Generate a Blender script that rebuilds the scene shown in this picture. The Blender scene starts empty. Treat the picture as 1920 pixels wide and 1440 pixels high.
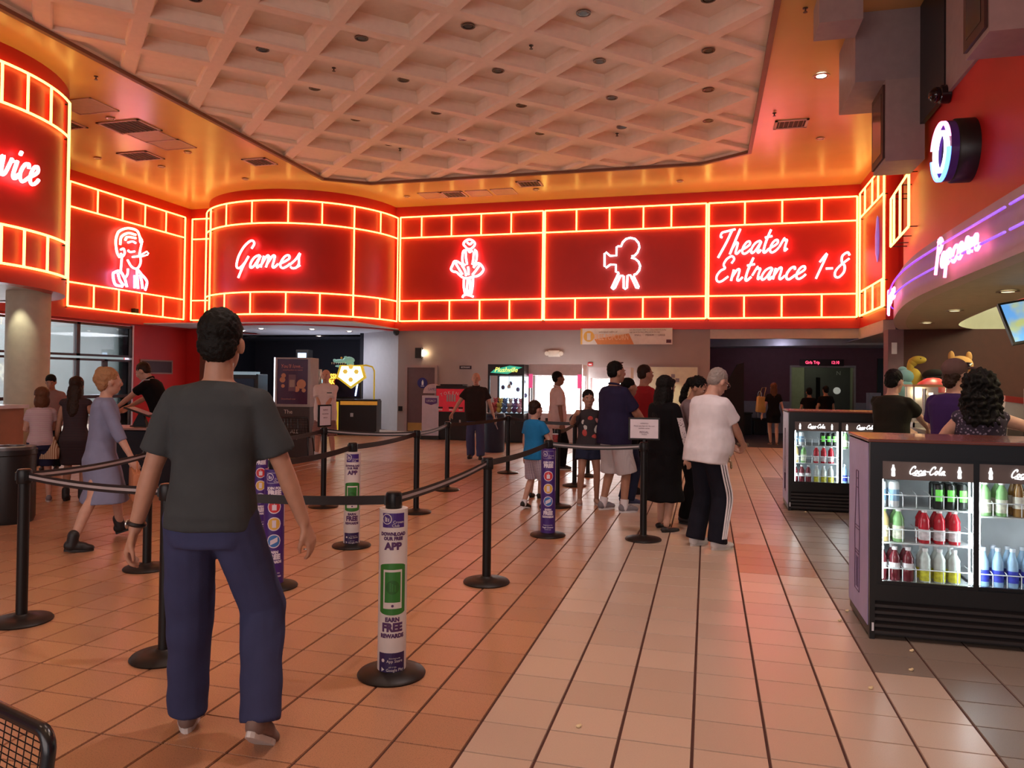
import bpy, bmesh, math, random
from mathutils import Vector as V, Matrix
random.seed(7)
SC = bpy.context.scene
COL = SC.collection
# ---------------------------------------------------------------- camera
# world: x runs along the back wall, y into the lobby (tile joints follow both), z up, metres
F, CAMH, TH, PIT, ROLL, PCY = 1408.0, 1.55, .2544, .015, .0115, 690.9
_s, _c = math.sin(TH), math.cos(TH)
_f0, _r0, _up = V((-_s, _c, 0)), V((_c, _s, 0)), V((0, 0, 1))
FWD = _f0*math.cos(PIT) + _up*math.sin(PIT)
_u1 = -_f0*math.sin(PIT) + _up*math.cos(PIT)
RGT = _r0*math.cos(ROLL) + _u1*math.sin(ROLL)
UPV = _u1*math.cos(ROLL) - _r0*math.sin(ROLL)
CAM = V((0, 0, CAMH))
cd = bpy.data.cameras.new('camera')
cam = bpy.data.objects.new('camera', cd)
COL.objects.link(cam)
M = Matrix((RGT, UPV, -FWD)).transposed().to_4x4()
M.translation = CAM
cam.matrix_world = M
cd.sensor_width = 36
cd.lens = 36*F/1920
cd.shift_y = -(720-PCY)/1920
cd.clip_end = 200
SC.camera = cam
# ---------------------------------------------------------------- exposure, world, big lights
SC.view_settings.view_transform = 'Standard'
SC.view_settings.look = 'None'
SC.view_settings.exposure = 0.3
SC.view_settings.gamma = 1
SC.view_settings.use_curve_mapping = False
SC.cycles.use_adaptive_sampling = True
SC.cycles.adaptive_threshold = .1
SC.cycles.adaptive_min_samples = 16
SC.cycles.max_bounces = 5
SC.cycles.diffuse_bounces = 3
SC.cycles.glossy_bounces = 2
SC.cycles.transparent_max_bounces = 12
SC.cycles.sample_clamp_indirect = 4
W = bpy.data.worlds.new('world')
SC.world = W
W.use_nodes = True
W.node_tree.nodes['Background'].inputs[0].default_value = (.62, .75, .9, 1)
W.node_tree.nodes['Background'].inputs[1].default_value = .4

def lamp(kind, name, loc, energy, color=(1, 1, 1), size=.1, rot=(0, 0, 0), sizey=None, spot=None, blend=.5):
    l = bpy.data.lights.new(name, kind)
    l.energy = energy
    l.color = color
    if kind == 'AREA':
        l.size = size
        if sizey:
            l.shape = 'RECTANGLE'
            l.size_y = sizey
    else:
        l.shadow_soft_size = size
    if kind == 'SPOT':
        l.spot_size = spot or 1.6
        l.spot_blend = blend
    o = bpy.data.objects.new(name, l)
    o.location = loc
    o.rotation_euler = rot
    COL.objects.link(o)
    return o
PI = math.pi
# daylight through the entrance glass behind the photographer, and through the left doors
lamp('AREA', 'entrance_daylight', (-3, -4.6, 2.6), 250, (1, .82, .76), 9, (PI/2, 0, 0), 4)
lamp('AREA', 'door_daylight', (-15.9, 13.4, 1.6), 90, (.8, .92, 1), 3.2, (PI/2, 0, -PI/2), 2.6)
lamp('AREA', 'outside_skylight', (-19.2, 12, 8), 2600, (.8, .93, 1), 6, (0, 0, 0), 18)
# unseen overhead spots, added to light the near floor and the queue
for k, (x, y, e) in enumerate([(-5.5, 1.2, 70), (-1.5, 1.0, 120), (1.2, 2.6, 140), (-8.6, 4.5, 60)]):
    lamp('SPOT', 'added_ceiling_spot', (x, y, 6.5), e*.8, (1, .72, .5), .12, (0, 0, 0), spot=2.0, blend=.8)

lamp('SPOT', 'added_ceiling_spot', (-.1, 4.9, 6.5), 330, (1, .81, .78), .12, (0, 0, 0), spot=1.9, blend=.8)  # extra spot above the frame, added to lighten the queue
lamp('SPOT', 'added_ceiling_spot', (-3.2, 5.2, 6.5), 120, (1, .78, .66), .12, (0, 0, 0), spot=1.9, blend=.8)
# ---------------------------------------------------------------- pixel -> world helpers (1920x1440 frame)
def ray(u, v):
    return FWD + RGT*((u-960)/F) - UPV*((v-PCY)/F)
def at(u, v, t):
    return CAM + ray(u, v)*t
def onx(u, v, x):
    r = ray(u, v); return CAM + r*((x-CAM.x)/r.x)
def ony(u, v, y):
    r = ray(u, v); return CAM + r*((y-CAM.y)/r.y)
def onz(u, v, z=0):
    r = ray(u, v); return CAM + r*((z-CAM.z)/r.z)
def oncyl(u, v, cx, cy, R, far=False):
    r = ray(u, v)
    a = r.x**2+r.y**2; b = 2*(r.x*(CAM.x-cx)+r.y*(CAM.y-cy)); c = (CAM.x-cx)**2+(CAM.y-cy)**2-R*R
    d = max(b*b-4*a*c, 0)
    t = (-b+(1 if far else -1)*math.sqrt(d))/(2*a)
    return CAM+r*t
# ---------------------------------------------------------------- materials
MATS = {}
def mat(name, col=(.5, .5, .5), rough=.5, metal=0, emit=0, ecol=None, noise=.06, nscale=8, bump=0, bscale=60, spec=.5, alpha=None, coat=0):
    if name in MATS:
        return MATS[name]
    m = bpy.data.materials.new(name); m.use_nodes = True
    nt = m.node_tree; b = nt.nodes['Principled BSDF']
    col = tuple(col)+(1,)
    b.inputs['Roughness'].default_value = rough
    b.inputs['Metallic'].default_value = metal
    b.inputs['Specular IOR Level'].default_value = spec
    b.inputs['Coat Weight'].default_value = coat
    tc = nt.nodes.new('ShaderNodeTexCoord')
    if noise:
        n = nt.nodes.new('ShaderNodeTexNoise'); n.inputs['Scale'].default_value = nscale; n.inputs['Detail'].default_value = 3
        nt.links.new(tc.outputs['Object'], n.inputs['Vector'])
        r = nt.nodes.new('ShaderNodeMapRange')
        r.inputs['From Min'].default_value = .3; r.inputs['From Max'].default_value = .7
        r.inputs['To Min'].default_value = 1-noise; r.inputs['To Max'].default_value = 1+noise
        nt.links.new(n.outputs['Fac'], r.inputs['Value'])
        x = nt.nodes.new('ShaderNodeVectorMath'); x.operation = 'SCALE'
        x.inputs[0].default_value = col[:3]
        nt.links.new(r.outputs['Result'], x.inputs['Scale'])
        nt.links.new(x.outputs['Vector'], b.inputs['Base Color'])
    else:
        b.inputs['Base Color'].default_value = col
    if bump:
        n2 = nt.nodes.new('ShaderNodeTexNoise'); n2.inputs['Scale'].default_value = bscale
        nt.links.new(tc.outputs['Object'], n2.inputs['Vector'])
        bp = nt.nodes.new('ShaderNodeBump'); bp.inputs['Strength'].default_value = bump; bp.inputs['Distance'].default_value = .01
        nt.links.new(n2.outputs['Fac'], bp.inputs['Height']); nt.links.new(bp.outputs['Normal'], b.inputs['Normal'])
    if emit:
        b.inputs['Emission Color'].default_value = tuple(ecol or col[:3])+(1,)
        b.inputs['Emission Strength'].default_value = emit
    MATS[name] = m
    return m
def glassmat(name='pane_glass', tint=(1, 1, 1), refl=.07):
    if name in MATS:
        return MATS[name]
    m = bpy.data.materials.new(name); m.use_nodes = True
    nt = m.node_tree
    for n in list(nt.nodes):
        nt.nodes.remove(n)
    o = nt.nodes.new('ShaderNodeOutputMaterial'); t = nt.nodes.new('ShaderNodeBsdfTransparent'); g = nt.nodes.new('ShaderNodeBsdfGlossy')
    t.inputs[0].default_value = tuple(tint)+(1,)
    g.inputs['Roughness'].default_value = .03
    fr = nt.nodes.new('ShaderNodeFresnel'); fr.inputs[0].default_value = 1.35
    mx = nt.nodes.new('ShaderNodeMixShader')
    nt.links.new(fr.outputs[0], mx.inputs[0]); nt.links.new(t.outputs[0], mx.inputs[1]); nt.links.new(g.outputs[0], mx.inputs[2])
    nt.links.new(mx.outputs[0], o.inputs[0])
    MATS[name] = m
    return m
def emat(name, col, strength):
    return mat(name, (.8, .8, .8), .4, 0, strength, col, noise=0)

# ---------------------------------------------------------------- mesh builder
class MB:
    def __init__(s):
        s.v = []; s.f = []; s.m = []
    def add(s, vs, fs, mi=0, M=None):
        n = len(s.v)
        s.v += [tuple(M@V(p)) if M else tuple(p) for p in vs]
        s.f += [tuple(i+n for i in f) for f in fs]
        s.m += [mi]*len(fs)
        return s
    def box(s, x0, y0, z0, x1, y1, z1, mi=0, M=None):
        vs = [(x, y, z) for z in (z0, z1) for y in (y0, y1) for x in (x0, x1)]
        return s.add(vs, [(0, 2, 3, 1), (4, 5, 7, 6), (0, 1, 5, 4), (2, 6, 7, 3), (0, 4, 6, 2), (1, 3, 7, 5)], mi, M)
    def rbox(s, x0, y0, z0, x1, y1, z1, b=.02, mi=0, M=None):
        # box with chamfered edges
        bm = bmesh.new()
        bmesh.ops.create_cube(bm, size=1)
        for w in bm.verts:
            w.co = V(((x0+x1)/2+w.co.x*(x1-x0), (y0+y1)/2+w.co.y*(y1-y0), (z0+z1)/2+w.co.z*(z1-z0)))
        bmesh.ops.bevel(bm, geom=list(bm.edges), offset=b, segments=2, affect='EDGES', profile=.5)
        s.bm(bm, mi, M); return s
    def bm(s, bm, mi=0, M=None):
        bm.verts.index_update()
        s.add([w.co[:] for w in bm.verts], [[w.index for w in f.verts] for f in bm.faces], mi, M)
        bm.free()
    def prism(s, pts, z0, z1, mi=0, M=None):
        n = len(pts)
        vs = [(x, y, z0) for x, y in pts]+[(x, y, z1) for x, y in pts]
        fs = [tuple(range(n))[::-1], tuple(range(n, 2*n))]+[(i, (i+1) % n, (i+1) % n+n, i+n) for i in range(n)]
        return s.add(vs, fs, mi, M)
    def lathe(s, prof, seg=20, mi=0, M=None, cap=True):
        vs = []; fs = []
        for r, z in prof:
            for k in range(seg):
                a = 2*PI*k/seg
                vs.append((r*math.cos(a), r*math.sin(a), z))
        for i in range(len(prof)-1):
            for k in range(seg):
                k2 = (k+1) % seg
                fs.append((i*seg+k, i*seg+k2, (i+1)*seg+k2, (i+1)*seg+k))
        if cap:
            fs.append(tuple(range(seg))[::-1]); fs.append(tuple(range((len(prof)-1)*seg, len(prof)*seg)))
        return s.add(vs, fs, mi, M)
    def tube(s, pts, r, seg=6, mi=0, closed=False, M=None):
        pts = [V(p) for p in pts]; n = len(pts)
        rs = r if isinstance(r, (list, tuple)) else [r]*n
        vs = []; fs = []; up = None
        for i, p in enumerate(pts):
            a = pts[(i-1) % n] if (i or closed) else p
            b = pts[(i+1) % n] if (i < n-1 or closed) else p
            d = (b-a)
            d = d.normalized() if d.length > 1e-9 else V((0, 0, 1))
            if up is None:
                up = V((0, 0, 1)) if abs(d.z) < .9 else V((0, 1, 0))
            x = d.cross(up)
            if x.length < 1e-4:
                x = d.orthogonal()
            x.normalize(); y = x.cross(d).normalized(); up = y
            for k in range(seg):
                an = 2*PI*k/seg
                vs.append(p+x*(rs[i]*math.cos(an))+y*(rs[i]*math.sin(an)))
        for i in range(n if closed else n-1):
            j = (i+1) % n
            for k in range(seg):
                k2 = (k+1) % seg
                fs.append((i*seg+k, i*seg+k2, j*seg+k2, j*seg+k))
        if not closed:
            fs.append(tuple(range(seg))[::-1]); fs.append(tuple(range((n-1)*seg, n*seg)))
        return s.add(vs, fs, mi, M)
    def ell(s, c, r, mi=0, M=None, u=14, w=9):
        vs = [(0, 0, -1)]; fs = []
        for i in range(1, w):
            ph = -PI/2+PI*i/w
            for k in range(u):
                a = 2*PI*k/u
                vs.append((math.cos(ph)*math.cos(a), math.cos(ph)*math.sin(a), math.sin(ph)))
        vs.append((0, 0, 1)); T = len(vs)-1
        for k in range(u):
            k2 = (k+1) % u
            fs.append((0, 1+k2, 1+k)); fs.append((T, T-u+k, T-u+k2))
            for i in range(w-2):
                fs.append((1+i*u+k, 1+i*u+k2, 1+(i+1)*u+k2, 1+(i+1)*u+k))
        c = V(c)
        R = M or Matrix.Identity(4)
        return s.add([R@V((c.x+x*r[0], c.y+y*r[1], c.z+z*r[2])) for x, y, z in vs], fs, mi)
    def mesh(s, name, mats, smooth=False, ang=.7):
        me = bpy.data.meshes.new(name)
        me.from_pydata(s.v, [], s.f)
        if not isinstance(mats, (list, tuple)):
            mats = [mats]
        for m in mats:
            me.materials.append(m)
        if any(s.m):
            me.polygons.foreach_set('material_index', s.m)
        bm = bmesh.new(); bm.from_mesh(me)
        bmesh.ops.recalc_face_normals(bm, faces=bm.faces)
        if smooth:
            for f in bm.faces:
                f.smooth = True
            for e in bm.edges:
                if len(e.link_faces) == 2 and e.calc_face_angle(0) > ang:
                    e.smooth = False
        bm.to_mesh(me); bm.free()
        me.update()
        return me
    def build(s, name, mats, parent=None, smooth=False, ang=.7, loc=None):
        o = bpy.data.objects.new(name, s.mesh(name, mats, smooth, ang))
        COL.objects.link(o)
        if parent:
            o.parent = parent
        if loc is not None:
            o.location = loc
        return o
def T(x=0, y=0, z=0, rz=0, rx=0, ry=0):
    return Matrix.Translation((x, y, z))@Matrix.Rotation(rz, 4, 'Z')@Matrix.Rotation(ry, 4, 'Y')@Matrix.Rotation(rx, 4, 'X')
def tag(o, label=None, cat=None, group=None, kind=None):
    if label: o['label'] = label
    if cat: o['category'] = cat
    if group: o['group'] = group
    if kind: o['kind'] = kind
    return o
def thing(name, label, cat, loc=(0, 0, 0), rz=0, group=None):
    o = bpy.data.objects.new(name, None); COL.objects.link(o)
    o.location = loc; o.rotation_euler = (0, 0, rz); o.empty_display_size = .1
    return tag(o, label, cat, group)
def struct(name, mb, m, parent=None, smooth=False):
    o = mb.build(name, m, parent, smooth)
    if not parent:
        o['kind'] = 'structure'
    return o
def kids(o):
    return [c for c in bpy.data.objects if c.parent == o]
def dup(root, loc=None, rz=None, label=None, parent=None):
    r = root.copy(); COL.objects.link(r)
    if parent: r.parent = parent
    if loc is not None: r.location = loc
    if rz is not None: r.rotation_euler = (0, 0, rz)
    if label: r['label'] = label
    for c in kids(root):
        dup(c, parent=r)
    return r
def spline(pts, n=8, closed=False):
    # Catmull-Rom through points
    P = [V(p) for p in pts]; out = []; m = len(P)
    for i in range(m if closed else m-1):
        p1, p2 = P[i], P[(i+1) % m]
        p0 = P[i-1] if (i or closed) else p1*2-p2
        p3 = P[(i+2) % m] if (i+2 < m or closed) else p2*2-p1
        for k in range(n):
            t = k/n
            out.append(.5*((2*p1)+(p2-p0)*t+(2*p0-5*p1+4*p2-p3)*t*t+(3*p1-p0-3*p2+p3)*t**3))
    if not closed:
        out.append(P[-1])
    return out
_FC = {}
def text(s, size, M, name, m, parent, sx=1.0, align='CENTER', ext=.001, bend=None, bold=0, shear=0):
    # raised print as a mesh: lies in local XY of matrix M; bend = radius of a cylinder about local Y it wraps on
    cu = bpy.data.curves.new('t', 'FONT'); cu.body = s; cu.size = size; cu.align_x = align; cu.align_y = 'CENTER'
    cu.extrude = ext; cu.offset = bold; cu.shear = shear; cu.resolution_u = 2
    o = bpy.data.objects.new('t', cu); COL.objects.link(o)
    me = bpy.data.meshes.new_from_object(o)
    bpy.data.objects.remove(o); bpy.data.curves.remove(cu)
    for v in me.vertices:
        x = v.co.x*sx
        if bend:
            a = x/bend; r = bend+v.co.z
            v.co = (r*math.sin(a), v.co.y, r*math.cos(a)-bend)
        else:
            v.co.x = x
    me.transform(M); me.materials.clear(); me.materials.append(m); me.name = name
    ob = bpy.data.objects.new(name, me); COL.objects.link(ob)
    if parent: ob.parent = parent
    return ob
# common materials
RED = mat('red_wall_paint', (.6, .021, .017), .42, noise=.05, nscale=1.5, bump=.04, bscale=90)
GOLD = mat('gold_ceiling_paint', (.7, .4, .13), .25, noise=.05, nscale=1)
CREAM = mat('cream_plaster', (.62, .5, .42), .6, noise=.04, bump=.05)
GREY = mat('grey_wall_paint', (.36, .27, .25), .6, noise=.05, nscale=2, bump=.04)
COFF = mat('white_coffer_paint', (.95, .77, .61), .55, noise=.03)
BROWN = mat('brown_trim_paint', (.22, .09, .05), .5)
BLK = mat('black_plastic', (.012, .011, .012), .4)
BLKM = mat('black_metal', (.01, .009, .009), .35, spec=.3)
STEEL = mat('brushed_steel', (.6, .58, .55), .3, 1, noise=.05, nscale=40)
WHITE = mat('white_paint', (.8, .78, .76), .5)
DARK = mat('dark_room_paint', (.01, .01, .018), .8)
NY = emat('yellow_neon', (1, .62, .11), 3.9)
NPINK = emat('pink_neon', (1, .22, .25), 7)
NWHITE = emat('white_neon', (.55, .95, 1), 2.4)
NPURP = emat('purple_neon', (.16, .012, .9), 1.1)
NMAG = emat('magenta_neon', (1, .18, .42), 4)
# ================================================================ floor
TX0, TY0, TW, TS = -.978, 3.862, .3094, .285
def tilemat(name, col, speck=0, rough=.33):
    m = mat(name, col, rough, noise=0)
    nt = m.node_tree; b = nt.nodes['Principled BSDF']; L = nt.links.new
    g = nt.nodes.new('ShaderNodeNewGeometry')
    sub = nt.nodes.new('ShaderNodeVectorMath'); sub.operation = 'SUBTRACT'; sub.inputs[1].default_value = (TX0, TY0, 0)
    div = nt.nodes.new('ShaderNodeVectorMath'); div.operation = 'DIVIDE'; div.inputs[1].default_value = (TW, TS, 50)
    fl = nt.nodes.new('ShaderNodeVectorMath'); fl.operation = 'FLOOR'
    wn = nt.nodes.new('ShaderNodeTexWhiteNoise')
    L(g.outputs['Position'], sub.inputs[0]); L(sub.outputs[0], div.inputs[0]); L(div.outputs[0], fl.inputs[0]); L(fl.outputs[0], wn.inputs['Vector'])
    mr = nt.nodes.new('ShaderNodeMapRange'); mr.inputs['To Min'].default_value = .9; mr.inputs['To Max'].default_value = 1.08
    L(wn.outputs['Value'], mr.inputs['Value'])
    n = nt.nodes.new('ShaderNodeTexNoise'); n.inputs['Scale'].default_value = 210; n.inputs['Detail'].default_value = 2
    L(g.outputs['Position'], n.inputs['Vector'])
    m2 = nt.nodes.new('ShaderNodeMapRange'); m2.inputs['From Min'].default_value = .30; m2.inputs['From Max'].default_value = .46
    m2.inputs['To Min'].default_value = 1-speck; m2.inputs['To Max'].default_value = 1
    L(n.outputs['Fac'], m2.inputs['Value'])
    mu = nt.nodes.new('ShaderNodeMath'); mu.operation = 'MULTIPLY'
    L(mr.outputs[0], mu.inputs[0]); L(m2.outputs[0], mu.inputs[1])
    sc = nt.nodes.new('ShaderNodeVectorMath'); sc.operation = 'SCALE'; sc.inputs[0].default_value = col
    L(mu.outputs[0], sc.inputs['Scale']); L(sc.outputs[0], b.inputs['Base Color'])
    return m
TILES = [tilemat('terracotta_tile', (.48, .235, .13), .55), tilemat('beige_tile', (.58, .43, .33), .12, .3),
         tilemat('grey_brown_tile', (.27, .21, .17), .2, .38), tilemat('orange_brown_tile', (.46, .24, .13), .2, .3)]
GROUT = mat('dark_red_grout', (.07, .022, .015), .8)
def tkind(i, j):
    y = TY0+j*TS
    if y > 12.9:
        return 1
    if i < 0:
        return 0
    if i >= 7 or (i == 6 and j > 1) or (i == 6 and j == 1 and False):
        return 2
    if (i == 4 and 9 <= j <= 12) or (i == 5 and 9 <= j <= 12):
        return 3
    return 1
floor = struct('floor', MB().box(-24, -5, -.1, 11.2, 26, -.007), GROUT)
def tile_vf(x, y):
    g1, g2, c = .0055, .0028, .002
    x0, x1, y0, y1 = x+g1, x+TW-g1, y+g2, y+TS-g2
    vs = [(x0, y0, -.008), (x1, y0, -.008), (x1, y1, -.008), (x0, y1, -.008), (x0+c, y0+c, 0), (x1-c, y0+c, 0), (x1-c, y1-c, 0), (x0+c, y1-c, 0)]
    return vs, [(4, 5, 6, 7), (0, 1, 5, 4), (1, 2, 6, 5), (2, 3, 7, 6), (3, 0, 4, 7)]
cells = []
for i in range(-58, 19):
    for j in range(-16, 60):
        x, y = TX0+i*TW, TY0+j*TS
        if y > 18.9 and x > -.2:
            continue
        d = V((x+TW/2, y+TS/2, 0))-CAM
        t = d.dot(FWD); vis = False; area = 0
        if t > .5:
            u, w = 960+F*d.dot(RGT)/t, PCY-F*d.dot(UPV)/t
            vis = -60 < u < 1980 and w < 1500
            area = 1/t**3
        hid = x > 1.1 and (4.9 < y < 5.5 or 9.6 < y < 10.2)
        cells.append((-area if (vis and not hid) else 1, i, j, x, y))
cells.sort()
shared = []
for k in range(4):
    b = MB(); vs, fs = tile_vf(0, 0); b.add(vs, fs); shared.append(b.mesh('tile', TILES[k]))
rest = MB()
for n, (a, i, j, x, y) in enumerate(cells):
    k = tkind(i, j)
    if n < 300:
        o = bpy.data.objects.new('tile', shared[k]); COL.objects.link(o); o.parent = floor; o.location = (x, y, 0)
    else:
        vs, fs = tile_vf(x, y); rest.add(vs, fs, k)
tag(rest.build('tile_field', TILES, floor), kind='stuff')
CARPET = mat('dark_purple_carpet', (.035, .02, .03), .95, noise=.5, nscale=60)
struct('carpet', MB().box(-.2, 18.9, -.007, 6.5, 25, .004), CARPET)

# ================================================================ ceiling
CZ = 6.6
OCT = [(-9.45, 2.8), (-8.45, 2.0), (-.15, 2.0), (.87, 2.8), (.87, 17.15), (-.18, 17.87), (-8.48, 17.87), (-9.5, 17.2)]
bm = bmesh.new()
def loop(bm, pts, z):
    vs = [bm.verts.new((x, y, z)) for x, y in pts]
    return [bm.edges.new((vs[i], vs[(i+1) % len(vs)])) for i in range(len(vs))]
es = loop(bm, [(-15.5, -5), (7.5, -5), (7.5, 26), (-15.5, 26)], CZ)+loop(bm, OCT, CZ)
bmesh.ops.triangle_fill(bm, edges=es, use_beauty=True)
b = MB(); b.bm(bm)
ceil = struct('ceiling', b, GOLD)
# brown trim round the coffered field
n = len(OCT); b = MB()
cx, cy = -4.3, 10
for z0, z1, w0, w1 in ((CZ-.035, CZ+.028, -.05, .04),):
    inn = []; out = []
    for i in range(n):
        p0, p, p2 = V(OCT[i-1]), V(OCT[i]), V(OCT[(i+1) % n])
        n1 = V(((p-p0).y, -(p-p0).x)).normalized(); n2 = V(((p2-p).y, -(p2-p).x)).normalized()
        d = (n1+n2).normalized()
        out.append(p+d*w1); inn.append(p+d*w0)
    for i in range(n):
        j = (i+1) % n
        q = [out[i], out[j], inn[j], inn[i]]
        b.prism([(a.x, a.y) for a in q], z0, z1)
struct('trim_1', b, BROWN)
# coffers: square cells set at 45 degrees
LAT0 = V((-3.49, 9.76)); E1 = V((.8675, .83)); E2 = V((-.8675, .83))
def coffer_bm(zt=.2):
    # one diamond cell: flat rib soffit, coved sides, flat panel
    bm = bmesh.new(); L = []
    for r, z in ((.5, 0), (.42, 0), (.402, .03), (.39, .09), (.378, .15), (.35, zt)):
        L.append([bm.verts.new(((E1*(sx*r)+E2*(sy*r)).to_3d()+V((0, 0, z*zt/.2 if z < zt else zt)))) for sx, sy in ((-1, -1), (1, -1), (1, 1), (-1, 1))])
    for a, c in zip(L, L[1:]):
        for k in range(4):
            bm.faces.new((a[k], a[(k+1) % 4], c[(k+1) % 4], c[k]))
    bm.faces.new(L[-1])
    return bm
bm = coffer_bm(); b = MB(); b.bm(bm); COFME = b.mesh('coffer', COFF)
def inside(p, marg=0):
    for i in range(n):
        a, c = V(OCT[i]), V(OCT[(i+1) % n]); nn = V(((c-a).y, -(c-a).x)).normalized()
        if (p-a).dot(nn) > marg:
            return False
    return True
CANS = []
for i in range(-14, 15):
    for j in range(-14, 15):
        c = LAT0+E1*(i+.5)+E2*(j+.5)
        R = .87
        if not inside(c, R):
            continue
        if all(inside(c+V(d)*R) for d in ((1, 0), (-1, 0), (0, 1), (0, -1))):
            o = bpy.data.objects.new('coffer', COFME); COL.objects.link(o); o.parent = ceil; o.location = (c.x, c.y, CZ+.03)
            CANS.append((i, j, c))
        else:
            bm = coffer_bm(.07)
            bmesh.ops.translate(bm, verts=bm.verts, vec=(c.x, c.y, CZ+.03))
            for k in range(n):
                a, e = V(OCT[k]), V(OCT[(k+1) % n]); nn = V(((e-a).y, -(e-a).x)).normalized()
                bmesh.ops.bisect_plane(bm, geom=list(bm.verts)+list(bm.edges)+list(bm.faces), plane_co=(a.x, a.y, 0), plane_no=(nn.x, nn.y, 0), clear_outer=True)
            if len(bm.faces):
                b = MB(); b.bm(bm); b.build('coffer', COFF, ceil)
            else:
                bm.free()
# flat closing fascia above the trim so the clipped coffers are closed
b = MB()
for i in range(n):
    (x0, y0), (x1, y1) = OCT[i], OCT[(i+1) % n]
    b.add([(x0, y0, CZ), (x1, y1, CZ), (x1, y1, CZ+.45), (x0, y0, CZ+.45)], [(0, 1, 2, 3)])
struct('trim_2', b, COFF)

# ================================================================ walls
BY = 20.63      # back wall
RZ = 2.95       # bottom of the red band
GC, GR = (-11.8, BY), 2.87      # games drum
SCN, SR = (-13.03, 9.2), 2.6    # service drum
LX = -15.27     # left wall
RX = 3.72       # right return wall of the band
# grey lower back wall, left of the theatre opening
OPL = ony(1331, 700, BY).x
b = MB(); b.box(-8.85, BY, 0, OPL, BY+.25, RZ); b.box(OPL, BY, 2.74, RX, BY+.25, RZ)
struct('wall_back', b, GREY)
struct('trim_3', MB().box(OPL, BY-.012, 2.70, RX+.3, BY+.3, RZ-.002), CREAM)
struct('wall_back_band', MB().box(-9.0, BY-.1, RZ, RX, BY+.25, CZ), RED)
y1 = onx(247, 640, LX).y
b = MB(); b.box(LX-.25, y1, 0, LX, 19.6, 2.95); b.box(LX-.25, -5, 2.9, LX, y1, 2.95); b.box(LX-.25, -5, 2.95, LX+.1, 19.6, CZ); b.box(LX-.25, -5, 0, LX, 4, 2.9)
struct('wall_left', b, RED)
b = MB(); b.box(LX, 19.5, 2.95, -14.3, 19.8, CZ); b.box(LX, 19.5, 0, -14.35, 19.8, 2.96)
struct('wall_left_return', b, RED)
struct('trim_4', MB().box(-14.75, 19.46, 0, -14.45, 19.5, 2.86), mat('brown_door_paint', (.2, .09, .06), .5))
def drum(name, c, R, a0, a1, z0, z1, m, seg=48, soff=None):
    b = MB(); pts = []
    for k in range(seg+1):
        a = a0+(a1-a0)*k/seg
        pts.append((c[0]+R*math.cos(a), c[1]+R*math.sin(a)))
    vs = [(x, y, z) for z in (z0, z1) for x, y in pts]
    b.add(vs, [(i, i+1, i+seg+2, i+seg+1) for i in range(seg)])
    # inner skin for thickness
    pin = [(c[0]+(x-c[0])*(R-.25)/R, c[1]+(y-c[1])*(R-.25)/R) for x, y in pts]
    b.add([(x, y, z0) for x, y in pts]+[(x, y, z0) for x, y in pin], [(i, i+1, i+seg+2, i+seg+1) for i in range(seg)])
    o = struct(name, b, m, smooth=True)
    if soff:
        s = MB(); s.add([(x, y, z0+.02) for x, y in pts], [tuple(range(seg+1))]); struct(soff, s, CREAM)
    return o
drum('wall_games_drum', GC, GR, PI*.86, PI*2, RZ, CZ, RED)
drum('wall_service_drum', SCN, SR, PI*.8-2*PI, PI*.8, RZ, CZ, RED, 80)
# soffits below the drums
b = MB(); b.box(-16, 17.6, RZ+.03, -8.8, 24.3, RZ+.06)
struct('ceiling_games', b, mat('white_soffit', (.62, .6, .62), .5))
s = MB(); s.prism([(SCN[0]+(SR-.05)*math.cos(2*PI*k/48), SCN[1]+(SR-.05)*math.sin(2*PI*k/48)) for k in range(48)], RZ+.02, RZ+.08)
struct('ceiling_service', s, mat('white_soffit', (.62, .6, .62), .5))
# angled pale wall at the right of the arcade opening
WG = mat('pale_grey_wall', (.52, .5, .52), .6, noise=.03)
b = MB(); b.prism([(-8.86, 20.66), (-10.55, 21.85), (-10.5, 22.05), (-8.8, 20.9)], 0, RZ+.05)
struct('wall_games_right', b, WG)
b = MB(); b.box(-19, 24.2, 0, -8.8, 24.4, 4); b.box(-10.7, 21.9, 0, -10.5, 24.3, RZ+.03); b.box(-16.2, 19.8, 0, -16, 24.3, 3.2)
struct('wall_games_back', b, DARK)
struct('ceiling_games_dark', MB().box(-16.2, 22.7, 2.86, -10.5, 24.3, 2.92), DARK)
# theatre entrance recess
PUR = mat('purple_wall', (.15, .055, .07), .7, noise=.06)
b = MB(); b.box(OPL-.3, BY+.25, 0, OPL, 24.6, 3.2); struct('wall_recess_left', b, mat('mauve_wall', (.2, .12, .14), .7))
TB = 24.4
dx0, dx1 = ony(1484, 700, TB).x, ony(1601, 700, TB).x
dz = ony(1540, 689, TB).z
b = MB(); b.box(OPL-.3, TB, 0, dx0, TB+.2, 3.2); b.box(dx1, TB, 0, 9.5, TB+.2, 3.2); b.box(dx0, TB, dz, dx1, TB+.2, 3.2)
struct('wall_recess_back', b, PUR)
b = MB(); b.box(OPL, TB-.03, 0, dx0-.02, TB-.001, .98); b.box(dx1+.02, TB-.03, 0, 9.5, TB-.001, .98)
struct('trim_5', b, mat('grey_wainscot', (.3, .3, .33), .6))
b = MB(); b.box(dx0-.05, TB+.02, 0, dx0, TB-.05, dz+.06); b.box(dx1, TB+.02, 0, dx1+.05, TB-.05, dz+.06); b.box(dx0, TB+.02, dz, dx1, TB-.05, dz+.06)
struct('trim_6', b, mat('grey_frame_paint', (.35, .32, .3), .5))
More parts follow.
